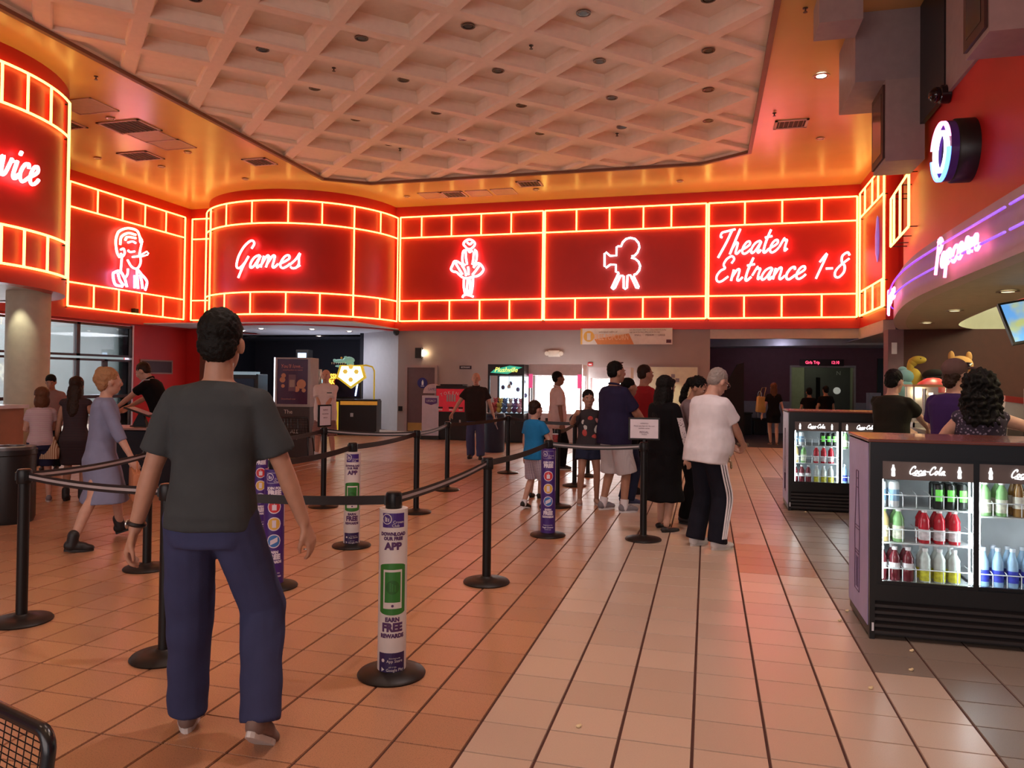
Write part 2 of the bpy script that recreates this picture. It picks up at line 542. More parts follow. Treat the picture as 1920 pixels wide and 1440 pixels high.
# corridor behind the doorway
b = MB(); b.box(dx0-.6, TB+.2, 0, dx0-.4, 28, 2.8); b.box(dx1+.5, TB+.2, 0, dx1+.7, 28, 2.8); b.box(dx0-.6, 28, 0, dx1+.7, 28.2, 2.8); b.box(dx0-.6, TB+.2, 2.7, dx1+.7, 28, 2.8)
struct('wall_corridor', b, mat('olive_wall', (.3, .3, .22), .7))
struct('floor_corridor', MB().box(dx0-.6, 24.9, -.05, dx1+.7, 28.2, .002), CARPET)
b = MB(); b.box(OPL, BY+.25, 2.98, 9.5, 24.6, 3.05); struct('ceiling_recess', b, mat('recess_ceiling', (.12, .11, .13), .7))
# bowed light cove in the recess
b = MB(); N = 20
pts = [(OPL+(8.6-OPL)*k/N, 23.6-1.1*math.sin(PI*k/N)) for k in range(N+1)]
for (z0, z1) in ((2.62, 2.86),):
    b.add([(x, y, z0) for x, y in pts]+[(x, y, z1) for x, y in pts], [(k, k+1, k+N+2, k+N+1) for k in range(N)])
    b.add([(x, y, z0) for x, y in pts]+[(x, TB, z0) for x, y in pts], [(k, k+1, k+N+2, k+N+1) for k in range(N)])
struct('trim_7', b, mat('pale_cove_paint', (.5, .5, .5), .6), smooth=True)
b = MB(); b.tube([(x, y+.12, 2.93) for x, y in pts], .02); tag(b.build('cove_light', emat('blue_cove_light', (.12, .1, 1), 2.5)), 'blue light strip along the bowed cove above the theatre doorway', 'light strip')
# right return wall carrying the neon strip
b = MB(); b.box(RX, 17.7, RZ, RX+.25, BY+.25, CZ); struct('wall_right_return', b, RED)
b = MB(); b.box(RX-.01, 17.9, 2.70, RX+.24, BY+.2, RZ-.002); struct('trim_8', b, CREAM)
b = MB(); b.box(RX, 18, 2.68, 9.5, TB, 2.7); struct('ceiling_passage', b, CREAM)
b = MB(); b.box(RX+.02, 17.72, 3.3, 9.5, 17.95, CZ); struct('wall_passage', b, RED)
# ---- concession: fascia curve in plan
FP = spline([(2.62, 2.0), (2.62, 6.0), (2.62, 9.4), (2.70, 11.4), (2.98, 13.4), (3.42, 15.6), (3.95, 17.4), (4.75, 18.5), (6.0, 19.1)], 6)
FP = [(p.x, p.y) for p in [V((q[0], q[1])) for q in FP]]
def offs(path, d):
    out = []
    for i, p in enumerate(path):
        a = V(path[max(i-1, 0)]); c = V(path[min(i+1, len(path)-1)])
        t = (c-a).normalized()
        out.append((p[0]+t.y*d, p[1]-t.x*d))
    return out
def ribbon(path, z0, z1, d0, d1):
    b = MB(); A = offs(path, d0); B = offs(path, d1); m = len(path)
    vs = [(x, y, z0) for x, y in A]+[(x, y, z1) for x, y in A]+[(x, y, z0) for x, y in B]+[(x, y, z1) for x, y in B]
    fs = []
    for k in range(m-1):
        fs += [(k, k+1, m+k+1, m+k), (2*m+k, 3*m+k, 3*m+k+1, 2*m+k+1), (k, 2*m+k, 2*m+k+1, k+1), (m+k, m+k+1, 3*m+k+1, 3*m+k)]
    fs += [(0, m, 3*m, 2*m), (m-1, 3*m-1, 4*m-1, 2*m-1)]
    return b.add(vs, fs)
FZ0, FZ1 = 2.7, 3.28
MAUVE = mat('mauve_fascia_paint', (.5, .36, .34), .55, noise=.03)
struct('trim_9', ribbon(FP, FZ0, FZ1, 0, .2), MAUVE, smooth=True)
struct('wall_right', ribbon(FP, FZ1-.02, CZ, .16, .3), RED, smooth=True)
# soffit under the fascia up to the cove edge
CV = spline([(4.0, 2.0), (4.0, 8.0), (4.02, 11.2), (4.2, 13.4), (4.7, 16.2), (5.7, 17.6), (7.5, 17.7)], 6)
CV = [(p[0], p[1]) for p in CV]
def resamp(path, m):
    L = [0]
    for a, c in zip(path, path[1:]):
        L.append(L[-1]+(V(c)-V(a)).length)
    out = []; k = 0
    for i in range(m):
        s = L[-1]*i/(m-1)
        while k < len(L)-2 and L[k+1] < s:
            k += 1
        f = (s-L[k])/max(L[k+1]-L[k], 1e-6)
        out.append(tuple(V(path[k]).lerp(V(path[k+1]), f)))
    return out
A, B = resamp(FP, 60), resamp(CV, 60)
b = MB(); b.add([(x, y, FZ0+.005) for x, y in A]+[(x, y, FZ0+.005) for x, y in B], [(k, k+1, 61+k, 60+k) for k in range(59)])
struct('ceiling_concession', b, mat('tan_soffit', (.42, .36, .27), .6), smooth=True)
CRM2 = mat('pale_yellow_cove', (.8, .79, .62), .6, noise=.02)
b = MB(); b.add([(x, y, z) for z in (FZ0, 3.75) for x, y in B], [(k, k+1, 61+k, 60+k) for k in range(59)])
b.box(4.0, 2, 3.75, 11, 18.2, 3.8)
struct('ceiling_cove', b, CRM2, smooth=True)
b = MB(); b.box(4.4, 17.8, FZ0, 12, 18.0, 3.8); struct('wall_cove_back', b, CRM2)
b = MB(); b.box(3.98, 17.3, 0, 6.4, 17.5, FZ0); struct('wall_concession_back', b, mat('maroon_wall', (.075, .016, .011), .6))
b = MB(); b.box(6.4, 17.3, 0, 12, 17.5, FZ0); struct('wall_concession_far', b, mat('tan_grey_wall', (.33, .28, .24), .6))
b = MB(); b.box(11, 2, 0, 11.2, 17.5, 3.8); struct('wall_concession_right', b, mat('tan_grey_wall', (.33, .28, .24), .6))
b = MB(); b.box(6.4, 17.22, 0, 11.5, 17.3, 1.75); struct('trim_10', b, mat('brown_dado', (.2, .08, .05), .6))
# narrow jamb between theatre entrance and concession
b = MB(); b.box(3.68, 17.28, 0, 3.98, 17.7, FZ0); struct('trim_11', b, mat('mauve_wall', (.2, .12, .14), .7))
# entrance front wall behind the photographer: piers and head, openings glazed
b = MB()
for x in (-15.5, -8, -3.2, 1.6, 6.9):
    b.box(x, -5.2, 0, x+.6, -4.9, CZ)
b.box(-15.5, -5.2, 4.8, 7.5, -4.9, CZ)
b.box(7.3, -5, 0, 7.5, 2, CZ); b.box(7.3, 2, 0, 11.2, 2.1, 3.8)
struct('wall_front', b, RED)
# ================================================================ neon film-strip bands
ZR = (6.28, 5.67, 3.82, 3.23)
NR = .02
def strip(label, path, up, lo, full, wp, name='neon_film_strip', zr=ZR):
    """path(t)->(x,y) tube line; up/lo/full lists of t of rungs in the upper row, lower row and full-height posts"""
    t = thing(name, label, 'neon sign', (*path(full[0] if full else up[0]), zr[-1]))
    org = t.location
    ts = sorted(set(list(full)+([min(up+lo), max(up+lo)] if up or lo else [])))
    for z in zr:
        for a, c in zip(ts, ts[1:]):
            k = max(2, int(abs(c-a)*12)+2) if callable(path) else 2
            pts = [V((*path(a+(c-a)*i/(k-1)), z))-org for i in range(k)]
            MB().tube(pts, NR).build('rail_tube', NY, t, True)
    for (lst, z0, z1) in ((up, zr[1], zr[0]), (lo, zr[-1], zr[-2])):
        for a in lst:
            MB().tube([V((*path(a), z0))-org, V((*path(a), z1))-org], NR).build('rung_tube', NY, t, True)
    for a in full:
        MB().tube([V((*path(a), zr[-1]))-org, V((*path(a), zr[0]))-org], NR*1.15).build('post_tube', NY, t, True)
        for z in zr:
            p1, p2 = V((*path(a), z-.03))-org, V((*wp(a), z-.03))-org
            MB().tube([p1, p2], .012, 6).build('standoff', BLK, t)
    return t
OFF = .17
lin = lambda y: (lambda x: (x, y))
bx = lambda us: [ony(u, 500, BY-OFF).x for u in us]
p = lin(BY-OFF)
strip('yellow neon film strip around the figure in a flared skirt, next to the games drum', p, bx([789.6, 845.6, 901.3, 957.6]), bx([787, 843.5, 900, 956]), bx([750, 1017.5]), lin(BY-.095))
strip('yellow neon film strip around the movie camera outline on the back wall', p, bx([1080, 1142, 1205.6, 1258]), bx([1079, 1141, 1206, 1257]), bx([1021, 1324]), lin(BY-.095))
strip('yellow neon film strip around the pink Theater Entrance lettering', p, bx([1396, 1466, 1540]), bx([1395.5, 1466, 1541]), bx([1328.5, 1607]), lin(BY-.095))
lx = LX+OFF
ly = lambda us: [onx(u, 500, lx).y for u in us]
strip('yellow neon film strip around the neon portrait on the left wall', lambda y: (lx, y), ly([181, 228, 270.5, 310]), ly([177, 224, 267, 307]), ly([128, 346]), lambda y: (LX+.095, y))
strip('short yellow neon strip between the left wall corner and the games drum', lambda x: (x, 19.5-.07), [], [], [LX+.2, -14.42], lambda x: (x, 19.505))
strip('yellow neon film strip on the right return wall beside the lettering', lambda y: (RX-.07, y), [onx(u, 450, RX-.07).y for u in (1621.5, 1635, 1646)], [onx(u, 560, RX-.07).y for u in (1622, 1636, 1653)], [onx(u, 500, RX-.07).y for u in (1612, 1657)], lambda y: (RX+.005, y))
def arc(c, R):
    return lambda a: (c[0]+R*math.cos(a), c[1]+R*math.sin(a))
ga = lambda u, v=480: (lambda q: math.atan2(q.y-GC[1], q.x-GC[0]) % (2*PI))(oncyl(u, v, *GC, GR+.07))
strip('yellow neon film strip wrapped round the games drum', arc(GC, GR+.07), [ga(u) for u in (423, 471, 539, 603, 713)], [ga(u) for u in (422, 470.5, 537, 601, 713.5)], [ga(384.5), ga(394), ga(663.5), 2*PI-.03], arc(GC, GR-.005))
sa = lambda u, v=350: (lambda q: math.atan2(q.y-SCN[1], q.x-SCN[0]))(oncyl(u, v, *SCN, SR+.07))
strip('yellow neon film strip wrapped round the service drum at far left', arc(SCN, SR+.07), [sa(4, 160), sa(53, 160), sa(96, 200), sa(-40, 160)], [sa(-40, 460), sa(2, 460), sa(45.5, 460), sa(89, 480)], [sa(-75), sa(118.5)+.10], arc(SCN, SR-.005))
# end strip on the concession wall (nearer, larger)
wr = offs(FP, .08)
def wallpt(s):
    i = min(int(s), len(wr)-2); return tuple(V(wr[i]).lerp(V(wr[i+1]), s-i))
def sfor(u):
    best = None
    for k in range(0, (len(wr)-1)*20):
        x, y = wallpt(k/20); d = V((x, y, 4))-CAM; uu = 960+F*d.dot(RGT)/d.dot(FWD)
        if best is None or abs(uu-u) < best[0]:
            best = (abs(uu-u), k/20)
    return best[1]
LA, LB = V((2.93, 13.6)), V((2.8, 11.9))
wallpt = lambda s: tuple(LA.lerp(LB, s))
t = thing('neon_film_strip', 'yellow neon ladder end on the concession wall above the curved fascia', 'neon sign', (*wallpt(1), 3.8))
s0, s1 = 0, 1
zz = (3.83, 4.62)
for z in zz:
    MB().tube([V((*wallpt(s0+(s1-s0)*k/8), z))-t.location for k in range(9)], .018).build('rail_tube', NY, t, True)
for s in [0, .2, .55, 1]:
    MB().tube([V((*wallpt(s), z))-t.location for z in zz], .018).build('rung_tube', NY, t, True)
    for z in zz:
        q = V((*wallpt(s), z))-t.location; MB().tube([q, q+V((.25, 0, 0))], .008).build('standoff', BLK, t)
# ================================================================ neon lettering (tubes bent into script)
# strokes are (x,y) on a unit letter body: x-height 1, baseline 0, ascender ~2; sloped afterwards
GL = {
 'G': (1.75, [[(1.5, 1.55), (1.65, 1.95), (1.25, 2.2), (.6, 1.8), (.15, 1.0), (.15, .25), (.55, .02), (1.05, .35), (1.35, .85)], [(1.38, .95), (1.0, .1), (.75, -.75)]]),
 'a': (1.2, [[(1.0, .85), (.75, 1.0), (.3, .8), (.08, .35), (.22, .02), (.55, .18), (.9, .8)], [(.95, .9), (.82, .3), (.95, .02), (1.2, .25)]]),
 'm': (1.9, [[(.1, .95), (.12, .02)], [(.12, .3), (.4, .9), (.62, .95), (.68, .6), (.66, .02)], [(.68, .3), (.98, .9), (1.22, .95), (1.28, .6), (1.3, .1), (1.5, .02), (1.8, .3)]]),
 'n': (1.3, [[(.1, .95), (.12, .02)], [(.12, .3), (.42, .9), (.68, .95), (.74, .6), (.74, .12), (.95, .02), (1.25, .3)]]),
 'e': (1.05, [[(0, .3), (.45, .5), (.8, .75), (.68, 1.0), (.35, .92), (.12, .5), (.2, .1), (.5, -.02), (.85, .15), (1.05, .35)]]),
 's': (1.1, [[(0, .25), (.4, .7), (.62, 1.2), (.66, .8), (.82, .35), (.7, .05), (.35, -.02), (.1, .1)], [(.7, .05), (1.0, .25)]]),
 'T': (1.5, [[(.25, 1.45), (.0, 1.55), (.05, 1.85), (.5, 1.95), (1.5, 2.1)], [(1.15, 2.05), (.85, 1.0), (.35, -.25)]]),
 'h': (1.3, [[(.55, 2.1), (.35, 1.2), (.1, 0)], [(.16, .35), (.45, .9), (.68, .92), (.72, .6), (.72, .12), (.92, .02), (1.2, .3)]]),
 't': (.85, [[(.5, 1.9), (.3, .9), (.3, .15), (.5, .0), (.85, .3)], [(.05, 1.25), (.85, 1.35)]]),
 'r': (1.0, [[(.05, .4), (.35, 1.1), (.42, .95), (.7, .95), (.68, .5), (.75, .08), (1.0, .25)]]),
 'E': (1.6, [[(1.25, 1.5), (1.4, 1.85), (1.05, 2.1), (.6, 1.85), (.45, 1.4), (.7, 1.1), (.3, .9), (.05, .45), (.25, .05), (.7, .0), (1.3, .4)]]),
 'c': (1.0, [[(.8, .75), (.7, .98), (.35, .88), (.1, .45), (.2, .08), (.5, -.02), (1.0, .3)]]),
 'v': (1.2, [[(0, .7), (.25, 1.0), (.3, .5), (.4, .05), (.7, .15), (.95, .8), (1.0, .95), (1.2, .8)]]),
 'i': (.7, [[(.3, .95), (.2, .2), (.4, .0), (.7, .3)], [(.42, 1.3), (.5, 1.5)]]),
 '1': (.9, [[(.25, 1.3), (.75, 1.95), (.35, -.05)]]),
 '-': (1.0, [[(.15, .75), (.85, .75)]]),
 '8': (1.3, [[(1.15, 1.75), (.85, 2.0), (.45, 1.75), (.55, 1.25), (.95, .9), (1.05, .4), (.7, .0), (.3, .1), (.2, .5), (.5, .95), (1.2, 1.5)]]),
 'C': (1.5, [[(1.2, 1.45), (1.3, 1.85), (1.0, 2.05), (.5, 1.75), (.12, 1.0), (.12, .3), (.45, .0), (.95, .15), (1.4, .5)]]),
 'o': (1.0, [[(.5, .98), (.2, .85), (.08, .4), (.3, .0), (.65, .2), (.75, .7), (.5, .98), (.62, .8), (1.0, .75)]]),
 'l': (.7, [[(0, .3), (.45, 1.5), (.5, 2.0), (.3, 1.7), (.2, .6), (.35, .02), (.7, .3)]]),
 ' ': (.8, []), '.': (.4, [[(.1, 0), (.2, .08)]]),
 'S': (1.3, [[(1.15, 1.7), (.9, 2.05), (.5, 1.85), (.5, 1.4), (.85, .9), (.8, .3), (.4, 0), (.05, .25)]]),
 'u': (1.2, [[(.1, .95), (.12, .25), (.35, 0), (.7, .3), (.85, .95)], [(.85, .95), (.85, .2), (1.0, .02), (1.2, .25)]]),
}
def script(s, x0, slope=.35):
    out = []; x = x0
    for ch in s:
        w, st = GL[ch]
        for q in st:
            out.append(([(x+a+slope*b, b) for a, b in q]))
        x += w
    return out, x-x0
def neon_word(word, label, place, uvh, m, r, name='neon_lettering', slope=.35, wid=None):
    """place(x,y)->world point; uvh=(scale)"""
    st, w = script(word, 0, slope)
    k = (wid/w) if wid else uvh
    t = thing(name, label, 'neon sign', place(0, 0))
    for q in st:
        P = spline([(a*k, c*uvh, 0) for a, c in q], 5)
        MB().tube([place(a.x, a.y)-t.location for a in P], r, 6).build('letter_tube', m, t, True)
    return t
# Games on the drum
def drumplace(c, R, a0, z0, dirn=1, tilt=0):
    return lambda x, y: V((c[0]+R*math.cos(a0+dirn*x/R), c[1]+R*math.sin(a0+dirn*x/R), z0+y+tilt*x))
q = oncyl(440, 505, *GC, GR+.1)
a0 = math.atan2(q.y-GC[1], q.x-GC[0])
q2 = oncyl(572, 505, *GC, GR+.1); a1 = math.atan2(q2.y-GC[1], q2.x-GC[0])
neon_word('Games', 'pink-white neon script reading Games on the red drum', drumplace(GC, GR+.1, a0, oncyl(440, 504, *GC, GR+.1).z), .335, NPINK, .03, wid=(a1-a0)*(GR+.1)*.94)
q = oncyl(-98, 340, *SCN, SR+.1); a0 = math.atan2(q.y-SCN[1], q.x-SCN[0])
q2 = oncyl(74, 340, *SCN, SR+.1); a1 = math.atan2(q2.y-SCN[1], q2.x-SCN[0])
neon_word('Service', 'pink-white neon script ending in vice on the far left drum', drumplace(SCN, SR+.1, a0, oncyl(74, 350, *SCN, SR+.1).z), .30, NPINK, .028, wid=(a1-a0)*(SR+.1)*.97)
def wallplace(u, v, yy, rise=0):
    o = ony(u, v, yy)
    return lambda x, y: V((o.x+x, yy, o.z+y+rise*x))
o1, o2 = ony(1345, 479, BY-.2), ony(1478, 471, BY-.2)
neon_word('Theater', 'pink neon script reading Theater on the red back wall', wallplace(1342, 478, BY-.2, .02), .31, NPINK, .03, wid=(o2-o1).length)
o1, o2 = ony(1340, 527, BY-.2), ony(1592, 514, BY-.2)
neon_word('Entrance 1-8', 'pink neon script reading Entrance 1-8 on the red back wall', wallplace(1340, 528, BY-.2, .015), .31, NPINK, .03, wid=(o2-o1).length*.97)
# outline figures: traced in wall metres from pixel sketches
def neon_art(name, label, plane, groups, cat='neon sign'):
    t = None
    for (m, r, strokes, sm) in groups:
        for q in strokes:
            P = [plane(u, v) for u, v in q]
            if t is None:
                t = thing(name, label, cat, P[0])
            if sm:
                P = spline(P, 4)
            MB().tube([p-t.location for p in P], r, 6).build('outline_tube', m, t, True)
    return t
zc = lambda x0, y0, k: (lambda pts: [(x0+a/k, y0+c/k) for a, c in pts])
z = zc(1115, 430, 11.07)
camn = z([(500, 900), (440, 880), (440, 735), (330, 730), (235, 795), (205, 770), (205, 500), (235, 475), (320, 550), (450, 545), (455, 370), (490, 352), (550, 350), (580, 270), (650, 200), (740, 175), (840, 200), (910, 280), (930, 370), (890, 480), (830, 545), (770, 560), (760, 590), (840, 610), (910, 670), (945, 760), (925, 850), (870, 920), (810, 950)])
legs = [z([(500, 900), (350, 1220), (385, 1240), (420, 1215), (540, 955), (590, 965)]), z([(600, 965), (600, 1215), (635, 1235), (670, 1215), (680, 955)]), z([(690, 955), (740, 950), (865, 1215), (910, 1215), (915, 1190), (805, 960)])]
neon_art('neon_movie_camera', 'white neon outline of a movie camera on a tripod', lambda u, v: ony(u, v, BY-.2), [(NWHITE, .03, [camn]+legs, False)])
z = zc(835, 430, 10.29)
fig = [z([(390, 340), (350, 290), (380, 230), (460, 195), (540, 225), (570, 280), (540, 340), (480, 380), (420, 370), (390, 340)]), z([(420, 250), (470, 290), (520, 250)]), z([(410, 400), (350, 420), (330, 520), (335, 640), (380, 700)]), z([(560, 390), (600, 430), (605, 540), (580, 650), (530, 690)]), z([(440, 380), (470, 440), (520, 400)]), z([(390, 430), (400, 560), (420, 680)]), z([(550, 430), (540, 560), (520, 680)])]
legf = [z([(360, 940), (355, 1100), (380, 1250)]), z([(430, 940), (420, 1100), (415, 1250)]), z([(470, 940), (480, 1100), (460, 1250)]), z([(535, 930), (530, 1080), (500, 1250)])]
skirt = [z([(320, 680), (230, 620), (170, 620), (140, 690), (110, 760), (140, 810), (220, 830), (320, 920), (420, 945), (540, 910), (620, 900), (700, 840), (735, 770), (700, 700), (650, 655), (590, 680), (540, 740)]), z([(320, 690), (380, 800), (400, 900)]), z([(190, 640), (260, 760), (330, 870)]), z([(660, 690), (600, 780), (520, 880)]), z([(440, 720), (450, 880)]), z([(330, 1320), (350, 1280), (420, 1260), (540, 1300)])]
neon_art('neon_skirt_figure', 'pink and white neon outline of a standing figure in a flared skirt', lambda u, v: ony(u, v, BY-.2), [(NPINK, .034, fig+legf, True), (emat('pink_white_neon', (1, .75, .85), 4), .032, skirt, True)])
z = zc(190, 410, 9.6)
hair = [z([(330, 700), (280, 600), (260, 420), (280, 300), (330, 220), (480, 170), (640, 215), (690, 320), (730, 390)]), z([(340, 470), (360, 330), (480, 260), (620, 290)]), z([(430, 390), (470, 330), (620, 350)])]
face = [z([(690, 330), (705, 430), (735, 400), (700, 560), (690, 650), (710, 760), (680, 860), (620, 900), (540, 860), (470, 740)]), z([(350, 560), (400, 540), (420, 620), (380, 680), (350, 620)]), z([(370, 680), (360, 800), (350, 940)]), z([(480, 430), (560, 410), (620, 440)]), z([(480, 570), (520, 600), (600, 590)]), z([(560, 690), (640, 680), (700, 660)]), z([(480, 900), (470, 1000), (420, 1080)])]
coll = [z([(210, 980), (330, 940), (420, 1080), (460, 1230)]), z([(210, 990), (220, 1100), (260, 1190), (380, 1220)]), z([(300, 980), (330, 1100), (400, 1200)]), z([(640, 900), (720, 1000), (820, 1130), (790, 1290)]), z([(640, 920), (650, 1100), (660, 1260)]), z([(600, 1020), (600, 1250)]), z([(700, 1010), (730, 1150), (740, 1260)])]
cig = [z([(650, 690), (820, 590), (850, 620), (830, 650), (700, 690)])]
neon_art('neon_portrait', 'pink and lilac neon portrait of a person with a cigarette', lambda u, v: onx(u, v, LX+.2), [(emat('peach_neon', (1, .5, .3), 4.5), .032, hair, True), (NPINK, .03, face, True), (emat('lilac_neon', (.8, .5, 1), 4), .034, coll, True), (emat('mint_neon', (.6, 1, .9), 3.5), .02, cig, False)])
# purple lines and pink words on the concession fascia
fo = offs(FP, -.09)
def fp(s, d=0):
    i = min(int(s), len(fo)-2); q = V(fo[i]).lerp(V(fo[i+1]), s-i); return q
t = thing('neon_purple_lines', 'two purple neon lines running along the curved concession fascia', 'neon sign', (fo[8][0], fo[8][1], 2.8))
ff = len(fo)-1
def sf(u, lo=0):
    best = (9e9, 0)
    for k in range(ff*20):
        q = fp(k/20); d = V((q.x, q.y, 3))-CAM
        if d.dot(FWD) < 1: continue
        e = abs(960+F*d.dot(RGT)/d.dot(FWD)-u)
        if e < best[0]: best = (e, k/20)
    return best[1]
for z in (3.12, 2.9):
    for (u0, u1) in ((1672, 1753), (1800 if z > 3 else 1782, 1885), (1893, 2050)):
        s0, s1 = sf(u0), sf(u1)
        MB().tube([V((*fp(s0+(s1-s0)*k/16), z))-t.location for k in range(17)], .013).build('line_tube', NPURP, t, True)
def fascia_word(word, label, u0, u1, z0, sc):
    st, w = script(word, 0, .25)
    s0, s1 = sf(u0), sf(u1)
    pl = lambda x, y: V((*fp(s0+(s1-s0)*x/w), z0+y*sc))
    t = thing('neon_lettering', label, 'neon sign', pl(0, 0))
    for q in st:
        MB().tube([pl(a.x, a.y)-t.location for a in spline([(a, c, 0) for a, c in q], 4)], .018, 6).build('letter_tube', NMAG, t, True)
GL['P'] = (1.3, [[(.5, 2.1), (.35, 1.0), (.1, -.3)], [(.3, 1.9), (.8, 2.1), (1.2, 1.7), (.9, 1.2), (.4, 1.1)]])
GL['p'] = (1.15, [[(.2, 1.0), (.1, 0), (.05, -.8)], [(.15, .5), (.5, 1.0), (.85, .8), (.8, .3), (.4, .05)]])
fascia_word('Popcorn', 'pink-white neon word on the concession fascia nearest the menu screen', 1754, 1838, 2.86, .16)
fascia_word('Popcorn', 'pink-white neon word at the far tip of the curved concession fascia', 1662.5, 1678, 2.86, .16)
# ================================================================ ceiling fittings
def can_light(r=.085, lit=None):
    b = MB(); b.lathe([(r*1.25, 0), (r*1.25, -.008), (r, -.01), (r*.95, .0)], 20, 0, cap=False); b.lathe([(r*.96, -.006), (r*.72, -.004)], 20, 1, cap=False)
    b.add([(r*.73*math.cos(a*PI/10), r*.73*math.sin(a*PI/10), -.004) for a in range(20)], [tuple(range(20))], 2)
    return b
CANM = [mat('can_trim_dark', (.16, .09, .06), .4, .3), mat('can_reflector_dark', (.06, .045, .04), .25, 1), mat('can_lamp_off', (.02, .015, .012), .4)]
canme = can_light().mesh('recessed_downlight', CANM, True)
for (i, j, c) in CANS:
    if (i+j) % 2 == 0 and c.y < 17.4:
        o = bpy.data.objects.new('recessed_downlight', canme); COL.objects.link(o); o.location = (c.x, c.y, CZ+.03+.2-.012)
        tag(o, 'unlit round can light set in a diamond coffer of the white ceiling', 'downlight', 'can lights in the coffered ceiling')
def ceil_dec(u, v, z=CZ):
    return onz(u, v, z)
lit = emat('lamp_lit', (1, .9, .8), 14)
LITM = [mat('can_trim_metal', (.35, .25, .2), .3, .8), mat('can_reflector', (.25, .2, .18), .15, 1), lit]
p = ceil_dec(1540, 141)
o = can_light(.11).build('recessed_downlight', LITM, None, True); o.location = p-V((0, 0, .012)); tag(o, 'lit white can light in the orange ceiling right of the coffers', 'downlight')
lamp('SPOT', 'can_lamp', (p.x, p.y, CZ-.03), 260, (1, .86, .7), .08, spot=1.5, blend=.7)
sm = can_light(.07).mesh('recessed_downlight', [mat('can_trim_pale', (.7, .55, .45), .35, .3), mat('can_reflector', (.25, .2, .18), .15, 1), mat('can_lamp_pale', (.5, .42, .38), .3)], True)
for u, v in [(1538, 259), (460, 335), (1275, 339), (763, 368), (1005, 355), (183, 296), (207, 221), (352, 285), (303, 312)]:
    o = bpy.data.objects.new('recessed_downlight', sm); COL.objects.link(o); o.location = ceil_dec(u, v)-V((0, 0, .012))
    tag(o, 'small pale downlight in the golden ceiling border', 'downlight', 'small downlights in the golden ceiling border')
VENTF = mat('vent_frame', (.7, .45, .38), .5); VENTD = mat('vent_dark', (.05, .025, .02), .7)
def vent(u, v, w, d, label, slats=6, dark=True):
    p = ceil_dec(u, v)
    t = thing('ceiling_vent', label, 'vent', p-V((0, 0, .02)))
    b = MB(); f = .05
    for q in ((-w/2, -d/2, w/2, -d/2+f), (-w/2, d/2-f, w/2, d/2), (-w/2, -d/2, -w/2+f, d/2), (w/2-f, -d/2, w/2, d/2)):
        b.box(q[0], q[1], 0, q[2], q[3], .018)
    b.build('frame', VENTF, t)
    MB().box(-w/2+f, -d/2+f, .012, w/2-f, d/2-f, .018).build('backing', VENTD if dark else VENTF, t)
    for k in range(slats):
        x = -w/2+f+(w-2*f)*(k+.5)/slats
        MB().box(x-.006, -d/2+f, .0, x+.006, d/2-f, .012).build('slat', VENTF if not dark else mat('vent_slat', (.3, .17, .13), .5), t)
vent(1483, 232, .62, .5, 'ceiling air vent right of the coffered field')
vent(487, 303, .62, .55, 'ceiling air vent between the coffers and the games drum')
vent(264, 292, .8, .62, 'ceiling air vent nearest the neon portrait wall')
vent(993, 344, .62, .55, 'ceiling air vent above the skirt figure panel')
vent(243, 237, 1.0, .7, 'dark ceiling return grille at left, first of a row of panels', 8)
vent(128, 233, .5, .5, 'dark ceiling vent partly hidden by the service drum')
vent(852, 364, .62, .62, 'slatted grille in the row of flat ceiling panels', 5)
def panel(u, v, w, d, label):
    p = ceil_dec(u, v); t = thing('ceiling_access_panel', label, 'access panel', p-V((0, 0, .015)))
    b = MB(); f = .03
    for q in ((-w/2, -d/2, w/2, -d/2+f), (-w/2, d/2-f, w/2, d/2), (-w/2, -d/2, -w/2+f, d/2), (w/2-f, -d/2, w/2, d/2)):
        b.box(q[0], q[1], 0, q[2], q[3], .014)
    b.build('frame', VENTF, t); MB().box(-w/2+f, -d/2+f, .006, w/2-f, d/2-f, .014).build('plate', mat('access_plate', (.6, .36, .22), .45), t)
panel(285, 256, .8, .62, 'flat ceiling access panel beside the dark return grille')
panel(322, 271, .8, .62, 'flat ceiling access panel at the near end of the left row')
panel(160, 199, .9, .7, 'large flat ceiling panel beside the service drum')
panel(810, 366, .62, .62, 'leftmost flat panel of the four ceiling panels')
panel(898, 362, .62, .62, 'third flat panel of the four ceiling panels')
panel(945, 359, .62, .62, 'rightmost flat panel of the four ceiling panels')
spr = MB(); spr.lathe([(.035, 0), (.035, -.01), (.012, -.015), (.012, -.05), (.03, -.055), (.03, -.06)], 10)
sprme = spr.mesh('sprinkler_head', mat('sprinkler_metal', (.12, .08, .06), .4, .6), True)
for u, v, z in [(180, 143, CZ), (1452, 212, CZ), (1510, 15, CZ), (626, 127, CZ+.23), (996, 85, CZ+.23), (750, 278, CZ+.23), (1157, 250, CZ+.23)]:
    o = bpy.data.objects.new('sprinkler_head', sprme); COL.objects.link(o); o.location = onz(u, v, z); tag(o, 'small dark sprinkler head hanging from the ceiling', 'sprinkler', 'ceiling sprinkler heads')

